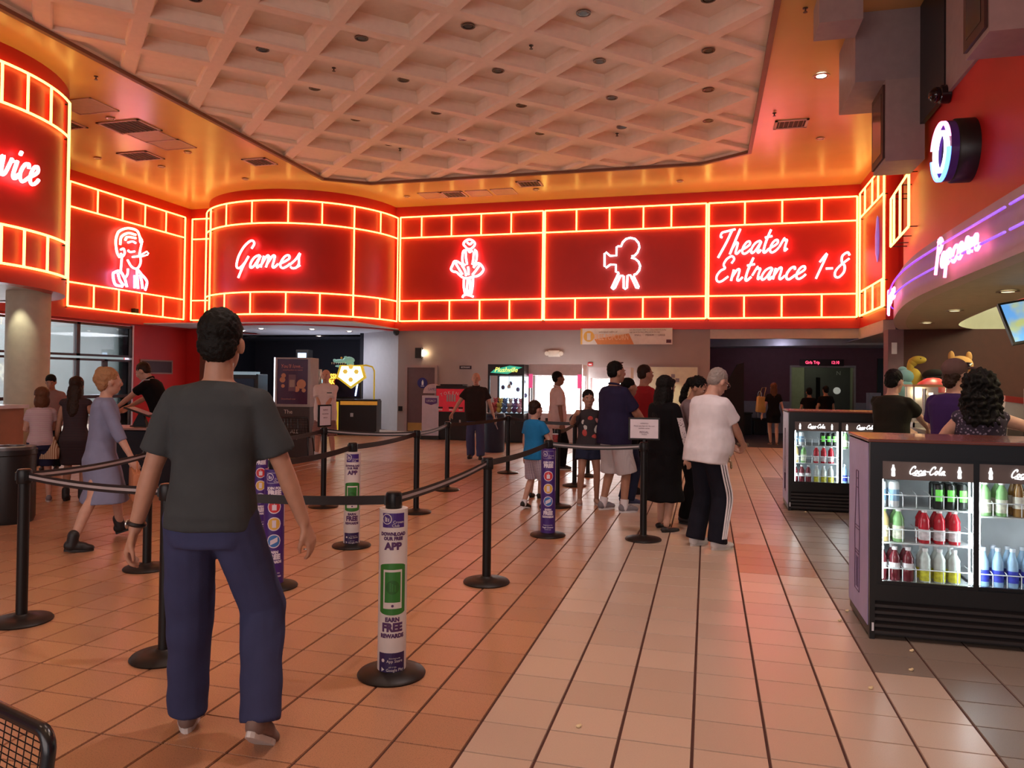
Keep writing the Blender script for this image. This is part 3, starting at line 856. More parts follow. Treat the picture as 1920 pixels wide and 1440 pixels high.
# ================================================================ things on the back wall
WY = BY-.001
def onwall(u0, v0, u1, v1, y=WY):
    a, c = ony(u0, v0, y), ony(u1, v1, y); return a.x, c.x, c.z, a.z
x0, x1, z0, z1 = onwall(765, 689, 815, 808)
d = thing('door_1', None, None, ((x0+x1)/2, WY, 0)); d['kind'] = 'structure'
w = (x1-x0)/2
b = MB(); b.box(-w-.07, -.06, 0, -w, 0, z1+.07); b.box(w, -.06, 0, w+.07, 0, z1+.07); b.box(-w, -.06, z1, w, 0, z1+.07)
b.build('door_frame', mat('mauve_frame', (.38, .25, .24), .5), d)
MB().box(-w, -.035, .01, w, -.005, z1).build('door_leaf', mat('mauve_door', (.14, .075, .085), .5), d)
MB().box(-w+.03, -.04, .02, w-.03, -.034, .26).build('kick_plate', mat('brass_plate', (.6, .35, .12), .35, .6), d)
px = ony(793, 718, WY)
s = MB(); s.lathe([(.155, 0), (.155, .012)], 28, M=T(px.x-(x0+x1)/2, -.036, px.z, 0, PI/2)); sg = s.build('restroom_sign', mat('navy_sign', (.02, .015, .16), .4), d, True)
SGW = mat('sign_white', (.8, .8, .85), .5)
s = MB(); M0 = T(px.x-(x0+x1)/2+.01, -.05, px.z); s.ell((0, 0, .07), (.018, .006, .018), M=M0); s.prism([(-.03, -.004), (.03, -.004), (.018, .004), (-.018, .004)], -.06, .05, M=M0); s.box(-.05, -.004, -.1, .05, .004, -.085, M=M0); s.build('pictogram', SGW, sg)
p = ony(747+4, 766, WY); b = MB(); b.box(p.x-.06, WY-.03, p.z-.07, p.x+.06, WY, p.z+.07); tag(b.build('wall_call_box', BLK), 'small black call box on the wall left of the restroom door', 'wall box')
# lit black sconce
p = ony(790, 662, WY); t = thing('wall_sconce', 'black wall light with a lit lamp above the restroom door', 'wall light', p)
MB().box(-.15, -.12, -.15, .05, 0, .15).build('housing', BLK, t)
b = MB(); b.lathe([(.02, -.1), (.028, -.05), (.028, .05), (.014, .1)], 10, M=T(.08, -.06, 0)); b.build('lamp', emat('sconce_lamp', (1, .95, .8), 9), t, True)
lamp('POINT', 'sconce_light', p+V((.16, -.1, 0)), 2.2, (1, .8, .4), .05)
# emergency light, exit plaque, fire alarm
p = ony(1040, 663, WY); t = thing('emergency_light', 'cream twin-head emergency light on the grey wall', 'emergency light', p)
MB().rbox(-.17, -.09, -.09, .17, 0, .09, .02).build('housing', mat('cream_plastic', (.72, .6, .5), .4), t, True)
for sx in (-1, 1):
    b = MB(); b.lathe([(.03, 0), (.065, .06), (.06, .07)], 14, M=T(sx*.2, -.05, .0, 0, PI/2)); b.build('lamp_head', mat('cream_plastic', (.72, .6, .5), .4), t, True)
p = ony(873, 689, WY); t = thing('wall_plaque', 'small dark plaque with white print above the token machine', 'sign', p)
MB().box(-.18, -.02, -.05, .18, 0, .05).build('plate', mat('dark_plaque', (.03, .01, .02), .4), t)
text('RESTROOMS', .06, T(0, -.021, 0, 0, PI/2), 'lettering', SGW, t, .8)
p = ony(1107, 683, WY); t = thing('fire_alarm', 'small red fire alarm strobe on the grey wall', 'alarm', p)
MB().rbox(-.07, -.05, -.05, .07, 0, .05, .012).build('housing', mat('alarm_red', (.5, .02, .02), .4), t); MB().box(-.04, -.055, -.02, .04, -.049, .01).build('strobe', SGW, t)
p = ony(743, 624, BY-.2); b = MB(); b.lathe([(.09, .06), (.09, 0), (.07, -.05), (.03, -.08)], 14); o = b.build('dome_camera', BLK, None, True); o.location = p; tag(o, 'black dome camera under the right edge of the games drum', 'camera')
# banner
x0, x1, z0, z1 = onwall(1090, 616.5, 1261, 646)
t = thing('popcorn_banner', 'paper banner advertising FREE POPCORN on the back wall', 'banner', ((x0+x1)/2, BY-.105, (z0+z1)/2))
w, h = (x1-x0)/2, (z1-z0)/2
MB().box(-w, -.006, -h, w, 0, h).build('sheet', mat('banner_paper', (.75, .66, .6), .6), t)
OR = mat('banner_orange', (.72, .25, .08), .6)
b = MB(); b.add([(-w, -.008, -h), (-w+.05, -.008, -h), (-w+.05, -.008, h), (-w, -.008, h)], [(0, 1, 2, 3)]); b.build('edge_stripe', mat('banner_gold', (.75, .4, .08), .6), t)
b = MB(); b.add([(-w+.47, -.008, -h), (.22, -.008, -h), (.08, -.008, h*.35), (-w+.38, -.008, -h*.35)], [(0, 1, 2, 3)]); b.build('orange_swash', OR, t)
b = MB(); b.lathe([(.15, 0), (.15, .004)], 24, M=T(-w+.23, -.008, .0, 0, PI/2)); b.build('popcorn_roundel', mat('banner_gold', (.75, .4, .08), .6), t)
b = MB(); b.prism([(-.05, -.002), (.05, -.002), (.05, .002), (-.05, .002)], -.1, .09, M=T(-w+.23, -.015, 0)); b.build('popcorn_tub', mat('banner_paper', (.75, .66, .6), .6), t)
text('FREE POPCORN', .215, T(-w+.37, -.012, -.03, 0, PI/2), 'lettering', mat('banner_peach', (.85, .5, .3), .6), t, .62, 'LEFT', .002, bold=.004)
text('unlimited refills of', .07, T(-w+.5, -.012, h*.55, 0, PI/2), 'lettering', BROWN, t, 1, 'LEFT')
for k, (s_, zz) in enumerate([('join the Crown Club for a free popcorn today', .8), ('sign up at the box office or on the app', .52)]):
    text(s_, .055, T(.1, -.012, h*zz, 0, PI/2), 'lettering', BROWN, t, .95, 'LEFT')
for k, s_ in enumerate(('SMALL', 'MEDIUM', 'LARGE')):
    text(s_, .06, T(.32+k*.32, -.012, .03, 0, PI/2), 'lettering', mat('banner_ink', (.1, .02, .04), .6), t)
MB().box(w-.16, -.011, -h+.04, w-.03, -.006, -h+.13).build('logo_patch', mat('banner_ink', (.1, .02, .04), .6), t)
# pale niche with four grey tiles
x0, x1, z0, z1 = onwall(1213, 688, 1307, 806)
t = thing('drinking_alcove', 'pale lit wall recess with four grey diamond tiles behind the queue', 'alcove', ((x0+x1)/2, WY, 0))
w = (x1-x0)/2
MB().box(-w, -.02, 0, w, 0, z1).build('back_panel', mat('alcove_cream', (.72, .66, .46), .5), t)
b = MB(); b.box(-w-.03, -.03, 0, -w, 0, z1+.03); b.box(w, -.03, 0, w+.03, 0, z1+.03); b.box(-w, -.03, z1, w, 0, z1+.03); b.build('edge', GREY, t)
for u, v in ((1262, 705), (1254, 713), (1270, 713), (1262, 721)):
    p = ony(u, v, WY)-t.location; MB().box(p.x-.05, -.03, p.z-.05, p.x+.05, -.02, p.z+.05).build('accent_tile', mat('accent_tile_grey', (.25, .2, .2), .4), t)
q = ony(1262, 745, BY-.35)
lamp('SPOT', 'alcove_light', (q.x, BY-.35, 2.35), 60, (1, .93, .65), .04, (-.25, 0, 0), spot=1.3, blend=.4)

# ================================================================ left glass doors and outside
FR = mat('dark_bronze_frame', (.05, .02, .02), .4); PANE = glassmat()
ys = [y1, onx(146, 640, LX).y]; st = ys[0]-ys[1]
ys = [ys[0]-st*k for k in range(7)]
n_ = 0
for ya, yb in zip(ys[1:], ys):
    n_ += 1
    wn = thing('window_%d' % n_, None, None, (LX, (ya+yb)/2, 0)); wn['kind'] = 'structure'
    h = (yb-ya)/2
    for (lo, hi, nm, dv) in ((2.03, 2.88, 'transom', 1), (.02, 1.97, 'door', 2)):
        b = MB(); f = .055
        b.box(-.08, -h, hi-f, .02, h, hi); b.box(-.08, -h, lo, .02, h, lo+f)
        for k in range(dv+1):
            yy = -h+(2*h)*k/dv; b.box(-.08, max(yy-f, -h), lo, .02, min(yy+f, h), hi)
        if nm == 'door':
            b.box(-.08, -h, .95, .02, h, 1.03)
        b.build(nm+'_frame', FR, wn)
        for k in range(dv):
            MB().box(-.04, -h+2*h*k/dv+f, lo+f, -.03, -h+2*h*(k+1)/dv-f, hi-f).build('pane', PANE, wn)
b = MB(); b.box(LX-.2, y1-.02, 0, LX+.02, y1+.06, 2.92); struct('trim_12', b, mat('pale_jamb', (.7, .6, .65), .5))
b = MB(); b.box(-23, 2, 0, -22.8, 26, 7); struct('wall_exterior', b, mat('exterior_render', (.5, .58, .56), .8, noise=.08, nscale=1))
b = MB(); b.box(-23, 26, 0, -15.5, 26.2, 7); struct('wall_exterior_end', b, mat('exterior_render', (.5, .58, .56), .8))
p = onx(98, 583, LX+.02); t = thing('exit_sign', 'unlit EXIT sign above the left glass doors, half hidden by the column', 'sign', p)
MB().box(0, -.2, -.11, .04, .2, .11).build('housing', mat('exit_housing', (.1, .05, .03), .5), t)
text('EXIT', .2, T(.045, 0, 0, PI/2, PI/2), 'lettering', mat('exit_letters', (.5, .4, .25), .5), t)
p = onx(252, 583, LX+.14); b = MB(); b.box(-.05, -.07, -.06, .08, .07, .06); o = b.build('wall_camera', BLK); o.location = p; tag(o, 'tiny black camera in the lower film strip right of the EXIT sign', 'camera')
a, c = onx(262, 672, LX), onx(322, 700, LX)
t = thing('wall_picture', 'dark framed board on the red left wall behind the employee', 'picture', (LX, (a.y+c.y)/2, 1.8))
h = (c.y-a.y)/2; MB().box(0, -h, -.2, .03, h, .2).build('frame', mat('picture_frame', (.3, .16, .12), .5), t); MB().box(.03, -h+.05, -.16, .035, h-.05, .16).build('board', mat('picture_dark', (.06, .02, .02), .5), t)
p = onx(262, 725, LX); b = MB(); b.box(LX, p.y-.05, p.z-.07, LX+.015, p.y+.05, p.z+.07); tag(b.build('light_switch', mat('switch_red', (.4, .06, .05), .5)), 'small switch plate on the red left wall beside the glass doors', 'switch')

# column, service counter, bin at left
cp = at(52, 650, 13); 
b = MB(); b.lathe([(.36, 0), (.36, .12), (.335, .14), (.335, RZ+.02)], 40); o = struct('column', b, mat('cream_column', (.6, .55, .42), .55), smooth=True); o.location = (cp.x, cp.y, 0)
lamp('SPOT', 'column_can', (cp.x+.25, cp.y-.5, RZ-.02), 30, (1, .95, .7), .05, spot=1.2, blend=.3)
t = thing('service_counter', 'curved brown guest service counter with a white top at far left', 'counter', (SCN[0], SCN[1], 0))
def arcpoly(R0, R1, a0, a1, n=24):
    return [(R1*math.cos(a0+(a1-a0)*k/n), R1*math.sin(a0+(a1-a0)*k/n)) for k in range(n+1)]+[(R0*math.cos(a1-(a1-a0)*k/n), R0*math.sin(a1-(a1-a0)*k/n)) for k in range(n+1)]
def ringbuild(b, R0, R1, a0, a1, z0, z1, n=24):
    for k in range(n):
        b.prism(arcpoly(R0, R1, a0+(a1-a0)*k/n, a0+(a1-a0)*(k+1)/n, 1), z0, z1)
    bm = bmesh.new()
b = MB(); P = arcpoly(2.3, 2.85, -1.6, .05)
def ringmesh(R0, R1, a0, a1, z0, z1, n=24):
    b = MB(); vs = []; fs = []
    for k in range(n+1):
        a = a0+(a1-a0)*k/n
        for R in (R0, R1):
            for z in (z0, z1):
                vs.append((R*math.cos(a), R*math.sin(a), z))
    for k in range(n):
        i, j = 4*k, 4*k+4
        fs += [(i, i+1, j+1, j), (i+2, j+2, j+3, i+3), (i, j, j+2, i+2), (i+1, i+3, j+3, j+1)]
    fs += [(0, 2, 3, 1), (4*n, 4*n+1, 4*n+3, 4*n+2)]
    return b.add(vs, fs)
ringmesh(2.35, 2.85, -1.6, .04, 0, 1.03).build('counter_body', mat('counter_brown', (.42, .2, .12), .5), t, True)
ringmesh(2.3, 2.92, -1.6, .05, 1.03, 1.08).build('counter_top', mat('counter_top_white', (.75, .7, .72), .3), t, True)
def trash_can(u, v, r, h, label, col):
    p = onz(u, v); t = thing('trash_can', label, 'trash can', p)
    b = MB(); b.lathe([(r*.93, 0), (r, .05), (r, h-.06), (r*1.04, h-.05), (r*1.04, h), (r*.8, h+.005)], 28); b.build('body', col, t, True)
    b = MB(); b.lathe([(r*.98, h), (r*.98, h+.03), (r*.6, h+.035), (r*.55, h-.02)], 28, cap=False); b.build('rim', mat('trash_rim', (.12, .1, .1), .3, .3), t, True)
    return t
trash_can(14, 978, .25, .76, 'black round trash can at the far left edge beside the counter', BLK)
tc = trash_can(925, 847, .24, .80, 'dark blue round trash can in front of the toy crane', mat('blue_black_bin', (.015, .03, .07), .45))
b = MB(); b.tube([(.1, -.2, .82), (.14, -.24, .7), (.12, -.25, .6), (.16, -.24, .5)], .01); b.build('bag_edge', mat('bag_clear', (.5, .5, .55), .3), tc, True)
# ticket desk with podium
p = onz(262, 905)
t = thing('ticket_desk', 'black ticket desk with a pale top behind the walking woman', 'desk', p, TH)
MB().rbox(-.5, -.3, 0, .75, .3, .78, .015).build('desk_body', mat('desk_black', (.012, .01, .016), .35), t)
MB().rbox(-.54, -.34, .78, .79, .34, .81, .008).build('desk_top', mat('desk_top', (.45, .3, .28), .3), t)
t = thing('reading_podium', 'black tilted lectern tablet on the ticket desk', 'lectern', p+V((0, 0, .815)), TH)
b = MB(); b.prism([(-.12, -.08), (.12, -.08), (.12, .08), (-.12, .08)], 0, .015); b.add([(-.1, -.05, .015), (.1, -.05, .015), (.1, .05, .015), (-.1, .05, .015), (-.02, -.02, .2), (.03, -.02, .2), (.03, .02, .2), (-.02, .02, .2)], [(0, 1, 5, 4), (1, 2, 6, 5), (2, 3, 7, 6), (3, 0, 4, 7), (4, 5, 6, 7)]); b.build('stand', BLK, t)
MB().rbox(-.2, -.14, -.012, .2, .14, .012, .008, M=T(0, 0, .21, 0, 0, .33)).build('slanted_tray', BLK, t); MB().box(-.16, -.11, .012, .16, .11, .015, M=T(0, 0, .21, 0, 0, .33)).build('papers', mat('paper_lilac', (.6, .5, .62), .5), t)
t = thing('display_tablet', 'small framed tablet standing on the ticket desk behind the blonde woman', 'tablet', p+V((-.42, -.05, .815)), TH)
MB().box(-.07, -.01, 0, .07, .01, .19).build('frame', BLK, t); MB().box(-.055, -.013, .02, .055, -.01, .17).build('screen', emat('tablet_screen', (.6, .7, 1), .7), t); MB().box(-.05, -.04, -.0, .05, .06, .012).build('foot', BLK, t)

# ================================================================ games area
gz = RZ+.03
for u, v in ((455, 620), (585, 617), (655, 621), (490, 616), (480, 632), (598, 630)):
    p = onz(u, v, gz); o = can_light(.09).build('recessed_downlight', LITM, None, True); o.location = p-V((0, 0, .01)); tag(o, 'lit can light in the white soffit under the games drum', 'downlight', 'soffit lights under the games drum')
lamp('AREA', 'games_soffit_light', (-11.2, 20.0, 2.85), 45, (.9, .93, 1), 2.2)
lamp('AREA', 'added_soffit_fill', (-12.0, 21.2, .9), 45, (.75, .8, 1), 2.0, (PI, 0, 0))  # upward fill added to brighten the white games soffit
YEL = mat('arcade_yellow', (.78, .6, .05), .4, emit=.35, ecol=(.9, .65, .05))
# dinosaur hunting cabinet
p = V((-9.5, 19.05, 0))
t = thing('arcade_cabinet', 'black and yellow dinosaur arcade cabinet with a glowing pentagon sign', 'arcade machine', p, .30)
MB().rbox(-.25, -.5, .1, .72, .55, .92, .01).build('cabinet_body', mat('arcade_black', (.012, .012, .014), .4), t)
MB().box(-.7, -.45, 0, .68, .5, .1).build('plinth', BLK, t)
MB().box(-.75, -.5, .1, -.25, .5, .9).build('side_body', mat('arcade_black', (.012, .012, .014), .4), t)
b = MB(); b.box(-.62, -.52, .12, -.3, -.5, .9); b.build('coin_panel', YEL, t)
for z in (.3, .56):
    MB().box(-.57, -.53, z, -.36, -.52, z+.22).build('coin_door', mat('arcade_blue_black', (.02, .03, .06), .4), t)
MB().box(-.25, -.54, .82, .74, -.5, .92).build('control_shelf', mat('arcade_orange', (.8, .42, .05), .4, emit=.2, ecol=(.8, .4, .05)), t)
MB().rbox(-.75, -.5, .92, .74, .2, .97, .01).build('control_top', BLK, t)
MB().box(.02, -.52, .5, .1, -.505, .6).build('lock_plate', STEEL, t)
MB().box(-.7, .15, .97, .2, .25, 1.62).build('screen_frame', mat('arcade_black', (.012, .012, .014), .4), t); MB().box(-.66, .13, 1.02, .16, .149, 1.58).build('screen', mat('arcade_screen', (.01, .008, .03), .1), t)
b = MB(); b.tube([(.05, .1, 1.05), (.12, .1, 1.5)], .02); b.build('light_tube', emat('arcade_tube', (.5, .7, 1), 3), t, True)
b = MB(); b.tube([(.62, -.3, .95), (.62, -.3, 1.75), (.56, -.3, 1.86), (.4, -.3, 1.9), (.1, -.3, 1.88)], .022, 8); b.build('sign_arm', mat('arcade_yellow_paint', (.75, .62, .06), .4, emit=.15, ecol=(.8, .65, .05)), t, True)
pent = [(-.30, .22), (.30, .22), (.40, -.12), (0, -.42), (-.40, -.12)]
b = MB(); b.add([(x, -.4, z+1.68) for x, z in pent]+[(x, -.2, z+1.68) for x, z in pent], [(0, 1, 2, 3, 4), (9, 8, 7, 6, 5)]+[(k, (k+1) % 5, (k+1) % 5+5, k+5) for k in range(5)]); b.build('sign_box', YEL, t)
b = MB(); b.add([(x*.84, -.405, z*.84+1.68) for x, z in pent], [(0, 1, 2, 3, 4)]); b.build('sign_face', emat('sign_face_glow', (1, .9, .55), 3.2), t)
for x, z in ((-.15, 1.72), (.15, 1.72), (0, 1.85), (0, 1.5)):
    b = MB(); b.lathe([(.07, 0), (.07, .005)], 6, M=T(x, -.41, z, 0, PI/2)); b.build('sign_emblem', mat('emblem_gold', (.75, .5, .05), .5, emit=.6, ecol=(.8, .55, .1)), t)
b = MB(); b.add([(-.95, -.2, 1.5), (-.3, -.2, 1.5), (-.3, -.2, 1.66), (-.95, -.2, 1.66), (-.78, -.2, 1.5), (-.46, -.2, 1.5), (-.46, -.2, 1.36), (-.78, -.2, 1.36)], [(0, 1, 2, 3), (4, 5, 6, 7)]); b.build('marquee_plate', mat('marquee_red', (.25, .03, .02), .5), t)
MQ = emat('marquee_yellow', (1, .72, .05), 1.6)
text('JURASSIC', .19, T(-.62, -.22, 1.58, 0, PI/2), 'marquee_lettering', MQ, t, .72, bold=.006); text('PARK', .17, T(-.62, -.22, 1.43, 0, PI/2), 'marquee_lettering', MQ, t, .7, bold=.006)
b = MB(); b.ell((.05, 0, .02), (.17, .12, .1)); b.ell((-.17, -.05, -.01), (.2, .09, .055)); b.ell((-.12, -.05, -.15), (.19, .08, .035)); b.ell((.1, 0, -.09), (.1, .1, .1)); b.ell((-.02, -.07, .1), (.05, .03, .03)); b.ell((-.33, -.05, .02), (.04, .06, .03)); hd = b.build('dinosaur_head', mat('dino_green', (.2, .45, .38), .5, emit=.25, ecol=(.3, .6, .5)), t, True); hd.location = (-.2, .1, 2.02)
b = MB()
for k in range(7):
    b.lathe([(.018, 0), (.0, -.06)], 6, M=T(-.38+k*.06, -.17, -.05))
b.build('teeth', SGW, hd)
b = MB(); b.ell((-.12, -.16, .08), (.03, .02, .03)); b.build('eye', mat('dino_eye', (.9, .6, .1), .3), hd, True)
# camouflage cabinet and other machines in the dark room
def cam_mat():
    m = mat('camouflage_print', (.1, .08, .2), .5, noise=0); nt = m.node_tree; n = nt.nodes.new('ShaderNodeTexNoise'); n.inputs['Scale'].default_value = 9; r = nt.nodes.new('ShaderNodeValToRGB')
    r.color_ramp.interpolation = 'CONSTANT'; r.color_ramp.elements[0].color = (.02, .015, .06, 1); r.color_ramp.elements[1].position = .52; r.color_ramp.elements[1].color = (.55, .45, .5, 1); e = r.color_ramp.elements.new(.45); e.color = (.1, .06, .2, 1)
    nt.links.new(n.outputs['Fac'], r.inputs[0]); nt.links.new(r.outputs[0], nt.nodes['Principled BSDF'].inputs['Base Color']); return m
p = at(572, 830, 18.0); p.z = 0
t = thing('arcade_cabinet', 'camouflage-patterned arcade cabinet beside the poster kiosk', 'arcade machine', p, TH)
b = MB(); b.prism([(-.25, -.4), (.28, -.4), (.28, .4), (-.25, .4)], 0, 1.75); b.build('side_body', cam_mat(), t)
MB().box(-.45, -.42, 1.55, .3, -.3, 1.72).build('marquee', emat('red_marquee', (1, .05, .05), .8), t)
b = MB(); b.ell((-.32, -.42, .85), (.07, .03, .1)); b.build('red_lamp', emat('red_lamp_glow', (1, .02, .02), 2.5), t, True)
MB().box(-.45, -.3, .5, -.25, .4, 1.55).build('screen_side', mat('arcade_black', (.012, .012, .014), .4), t)
for k, (u, v, tt, col, w, h, lab) in enumerate([(566, 690, 22.5, (.3, .6, 1), .25, .9, 'tall blue-lit game sign glowing in the dark arcade'), (592, 715, 22.8, (.35, .8, 1), .4, .3, 'cyan-lit game screen glowing behind the man in white')]):
    p = at(u, v, tt); t = thing('arcade_screen', lab, 'arcade screen', (p.x, p.y, 0), TH)
    MB().box(-w/2-.06, 0, 0, w/2+.06, .5, p.z+h/2+.1).build('cabinet', BLK, t); MB().box(-w/2, -.012, p.z-h/2, w/2, 0, p.z+h/2).build('screen', emat('arcade_blue_%d' % k, col, 1.3), t)
p = at(455, 700, 19.5); t = thing('arcade_cabinet', 'dark arcade cabinet behind the shoulder of the walking man', 'arcade machine', (p.x, p.y, 0), TH)
MB().rbox(-.4, 0, 0, .4, .8, 1.62, .02).build('body', BLK, t); MB().box(-.3, -.1, 1.6, .35, .3, 1.68).build('marquee', mat('blue_grey_marquee', (.25, .35, .4), .4, emit=.3, ecol=(.3, .5, .6)), t); MB().box(-.2, -.012, 1.1, .3, 0, 1.5).build('screen', mat('arcade_screen', (.01, .008, .03), .1), t)

# machines along the back wall
def stand(t, M_=None):
    return t
p = onz(808, 823); t = thing('game_pedestal', 'slim white game pedestal with an arched header beside the restroom door', 'arcade machine', p, .1)
MB().box(-.26, -.22, 0, .26, .22, .1).build('plinth', BLK, t)
b = MB(); b.prism([(-.2, -.18), (.24, -.18), (.24, .18), (-.2, .18)], .1, 1.12); b.build('pillar', mat('lilac_white', (.62, .6, .72), .5), t)
b = MB(); pts = [(.24*math.cos(k*PI/10), .24*math.sin(k*PI/10)) for k in range(11)]; b.add([(x+.04, -.1, 1.18+z) for x, z in pts]+[(x+.04, .1, 1.18+z) for x, z in pts], [tuple(range(11)), tuple(range(21, 10, -1))]+[(k, k+1, k+12, k+11) for k in range(10)]+[(10, 0, 11, 21)]); b.build('header', mat('pedestal_header', (.6, .5, .55), .5), t)
b = MB(); b.add([(-.12, -.185, 1.06), (.2, -.185, 1.06), (.2, -.185, .93), (.04, -.185, .88), (-.12, -.185, .93)], [(0, 1, 2, 3, 4)]); b.build('badge', mat('badge_purple', (.12, .06, .25), .5), t)
text('LEGACY', .08, T(.04, -.187, .985, 0, PI/2), 'lettering', SGW, t, .85); text('GAMES', .09, T(.04, -.102, 1.28, 0, PI/2), 'lettering', mat('badge_purple', (.12, .06, .25), .5), t, .8)
p = onz(850, 824); t = thing('token_machine', 'black change machine with a red TOKENS front', 'token machine', p, 0)
MB().rbox(-.42, -.2, 0, .42, .45, 1.38, .015).build('body', mat('arcade_black', (.012, .012, .014), .4), t)
MB().box(-.4, -.215, .72, .36, -.2, 1.3).build('red_front', mat('token_red', (.62, .03, .05), .35, emit=.15, ecol=(.7, .03, .05)), t)
TKW = mat('token_white', (.8, .75, .75), .5)
for k, ch in enumerate('TOKENS'):
    a = (k-2.5)*.17; text(ch, .11, T(.0+.62*math.sin(a), -.217, .58+.62*math.cos(a), 0, PI/2)@Matrix.Rotation(-a, 4, 'Z'), 'lettering', TKW, t, 1)
for k in range(4):
    b = MB(); b.box(-.12+k*.065, -.222, .98, -.075+k*.065, -.215, 1.16); b.build('coin_stack', mat('coin_grey', (.45, .42, .45), .4), t)
for x in (-.28, 0, .26):
    MB().box(x-.06, -.22, .8, x+.06, -.214, .84).build('coin_slot', BLK, t); MB().box(x-.05, -.22, .75, x+.05, -.215, .785).build('slot_label', TKW, t)
MB().box(.22, -.215, .4, .26, -.2, .52).build('lock', STEEL, t)
MB().box(-.3, -.2, 1.38, .3, .2, 1.42).build('top_cap', BLK, t)
def crane(u, v, w, dpt, h, label, frame, glow, gs, text_s=None, toys=0):
    p = onz(u, v); t = thing('crane_machine', label, 'crane machine', p, 0)
    b = MB(); b.rbox(-w/2, -.05, 0, w/2, dpt, .72, .01); b.build('base', frame, t)
    f = .05
    for x in (-w/2, w/2-f):
        for y in (-.05, dpt-f):
            MB().box(x, y, .72, x+f, y+f, h-.28).build('post', frame, t)
    MB().box(-w/2, -.05, h-.28, w/2, dpt, h).build('header', frame, t)
    MB().box(-w/2+f, dpt-.03, .74, w/2-f, dpt-.01, h-.3).build('back_wall', emat('crane_glow_%s' % glow[0], glow[1], gs), t)
    MB().box(-w/2+f, -.045, .74, w/2-f, -.04, h-.3).build('glass_pane', PANE, t)
    b = MB(); b.tube([(0, .3, h-.28), (0, .3, h-.5)], .01); b.lathe([(.03, 0), (.06, -.05), (.05, -.1)], 8, M=T(0, .3, h-.5)); b.build('claw', STEEL, t, True)
    for x in (-.18, .0, .18):
        MB().box(x-.05, -.07, .45, x+.05, -.05, .6).build('control', BLK, t)
    rnd = random.Random(5)
    cols = [(.6, .1, .1), (.7, .6, .15), (.15, .3, .6), (.6, .55, .5), (.2, .1, .3), (.7, .4, .5)]
    for k in range(toys):
        x = -w/2+.14+(w-.28)*(k % 6)/5; y = .06+.16*(k//6); c = cols[k % 6]
        b = MB(); b.ell((0, 0, .08), (.07, .065, .08)); b.ell((0, -.02, .19), (.055, .05, .05)); b.ell((-.04, -.02, .24), (.02, .015, .02)); b.ell((.04, -.02, .24), (.02, .015, .02))
        o = b.build('plush_prize', mat('plush_%d' % (k % 6), c, .9), None, True); o.location = p+V((x, y, .72+.12*(k//6))); tag(o, 'small %s plush prize inside the black toy crane' % ('red', 'yellow', 'blue', 'beige', 'plum', 'pink')[k % 6], 'plush toy', 'plush prizes in the black toy crane')
    return t
tc = crane(948, 829, .93, .9, 1.93, 'black toy crane machine with a green and yellow header', mat('arcade_black', (.012, .012, .014), .4), ('teal', (.55, .85, 1)), 1.5, toys=12)
for x, z, sx in ((-.28, 1.0, 1), (.1, 1.3, 1), (-.1, 1.45, 1), (.3, 1.15, 1), (.25, 1.5, 1), (-.3, 1.35, 1)):
    b = MB(); b.ell((x, .8, z), (.05, .03, .06)); b.build('hung_prize', mat('hung_prize_dark', (.12, .1, .2), .8), tc, True)
b = MB(); b.add([(-.4, -.055, 1.72), (.05, -.055, 1.69), (.42, -.055, 1.86), (.1, -.055, 1.9), (-.3, -.055, 1.8)], [(0, 1, 2, 3, 4)]); b.build('header_swoosh', mat('swoosh_green', (.05, .4, .3), .5, emit=.5, ecol=(.05, .6, .4)), tc)
text('Plushville', .17, T(0, -.06, 1.79, 0, PI/2), 'lettering', emat('header_yellow', (1, .85, .1), 1.2), tc, .95, shear=.3)
WHM = mat('machine_white', (.75, .72, .74), .4)
tc = crane(1040, 829, 1.36, .75, 1.95, 'white crane machine with a blinding white interior', WHM, ('white', (1, .98, .95)), 5)
for x in (-.62, .62):
    MB().box(x-.05, -.06, 1.35, x+.05, -.05, 1.7).build('pink_strip', mat('pink_strip', (.85, .1, .3), .4, emit=.5, ecol=(1, .1, .3)), tc)
crane(1142, 826, 1.1, .7, 1.9, 'second bright white crane machine, behind the queue', WHM, ('white2', (1, 1, .98)), 4)
lamp('AREA', 'crane_glow_light', (-3.6, 18.6, 1.35), 30, (1, .97, .93), 2, (PI/2, 0, PI), 1)
# poster kiosk
p = onz(524, 866)+V((-_s, _c, 0))*.75; rz = TH-.05
t = thing('poster_kiosk', 'framed promotional poster kiosk with a dark lower panel', 'poster stand', p, rz)
MB().rbox(-.34, 0, 0, .34, .5, 1.0, .01).build('lower_body', mat('kiosk_brown', (.06, .035, .03), .5), t)
b = MB(); f = .05
b.box(-.35, -.02, .98, .35, .5, 1.03); b.box(-.35, -.02, 1.9, .35, .5, 1.93); b.box(-.35, -.02, 1.03, -.3, .5, 1.9); b.box(.3, -.02, 1.03, .35, .5, 1.9); b.build('frame', mat('kiosk_frame', (.35, .25, .22), .35, .5), t)
b = MB(); b.tube([(-.352, -.02, 1.0), (-.352, -.02, 1.93)], .012); b.build('edge_light', emat('kiosk_edge', (.9, .9, 1), 2), t)
ps = MB().box(-.3, 0, 1.03, .3, .02, 1.9).build('poster', mat('poster_plum', (.09, .025, .06), .15), t)
PT = mat('poster_peach', (.7, .25, .18), .5)
text("You'll love...", .1, T(-.02, -.003, 1.76, 0, PI/2), 'headline', PT, ps, .9, shear=.2); text('everything about our rewards', .032, T(0, -.003, 1.69, 0, PI/2), 'subline', PT, ps)
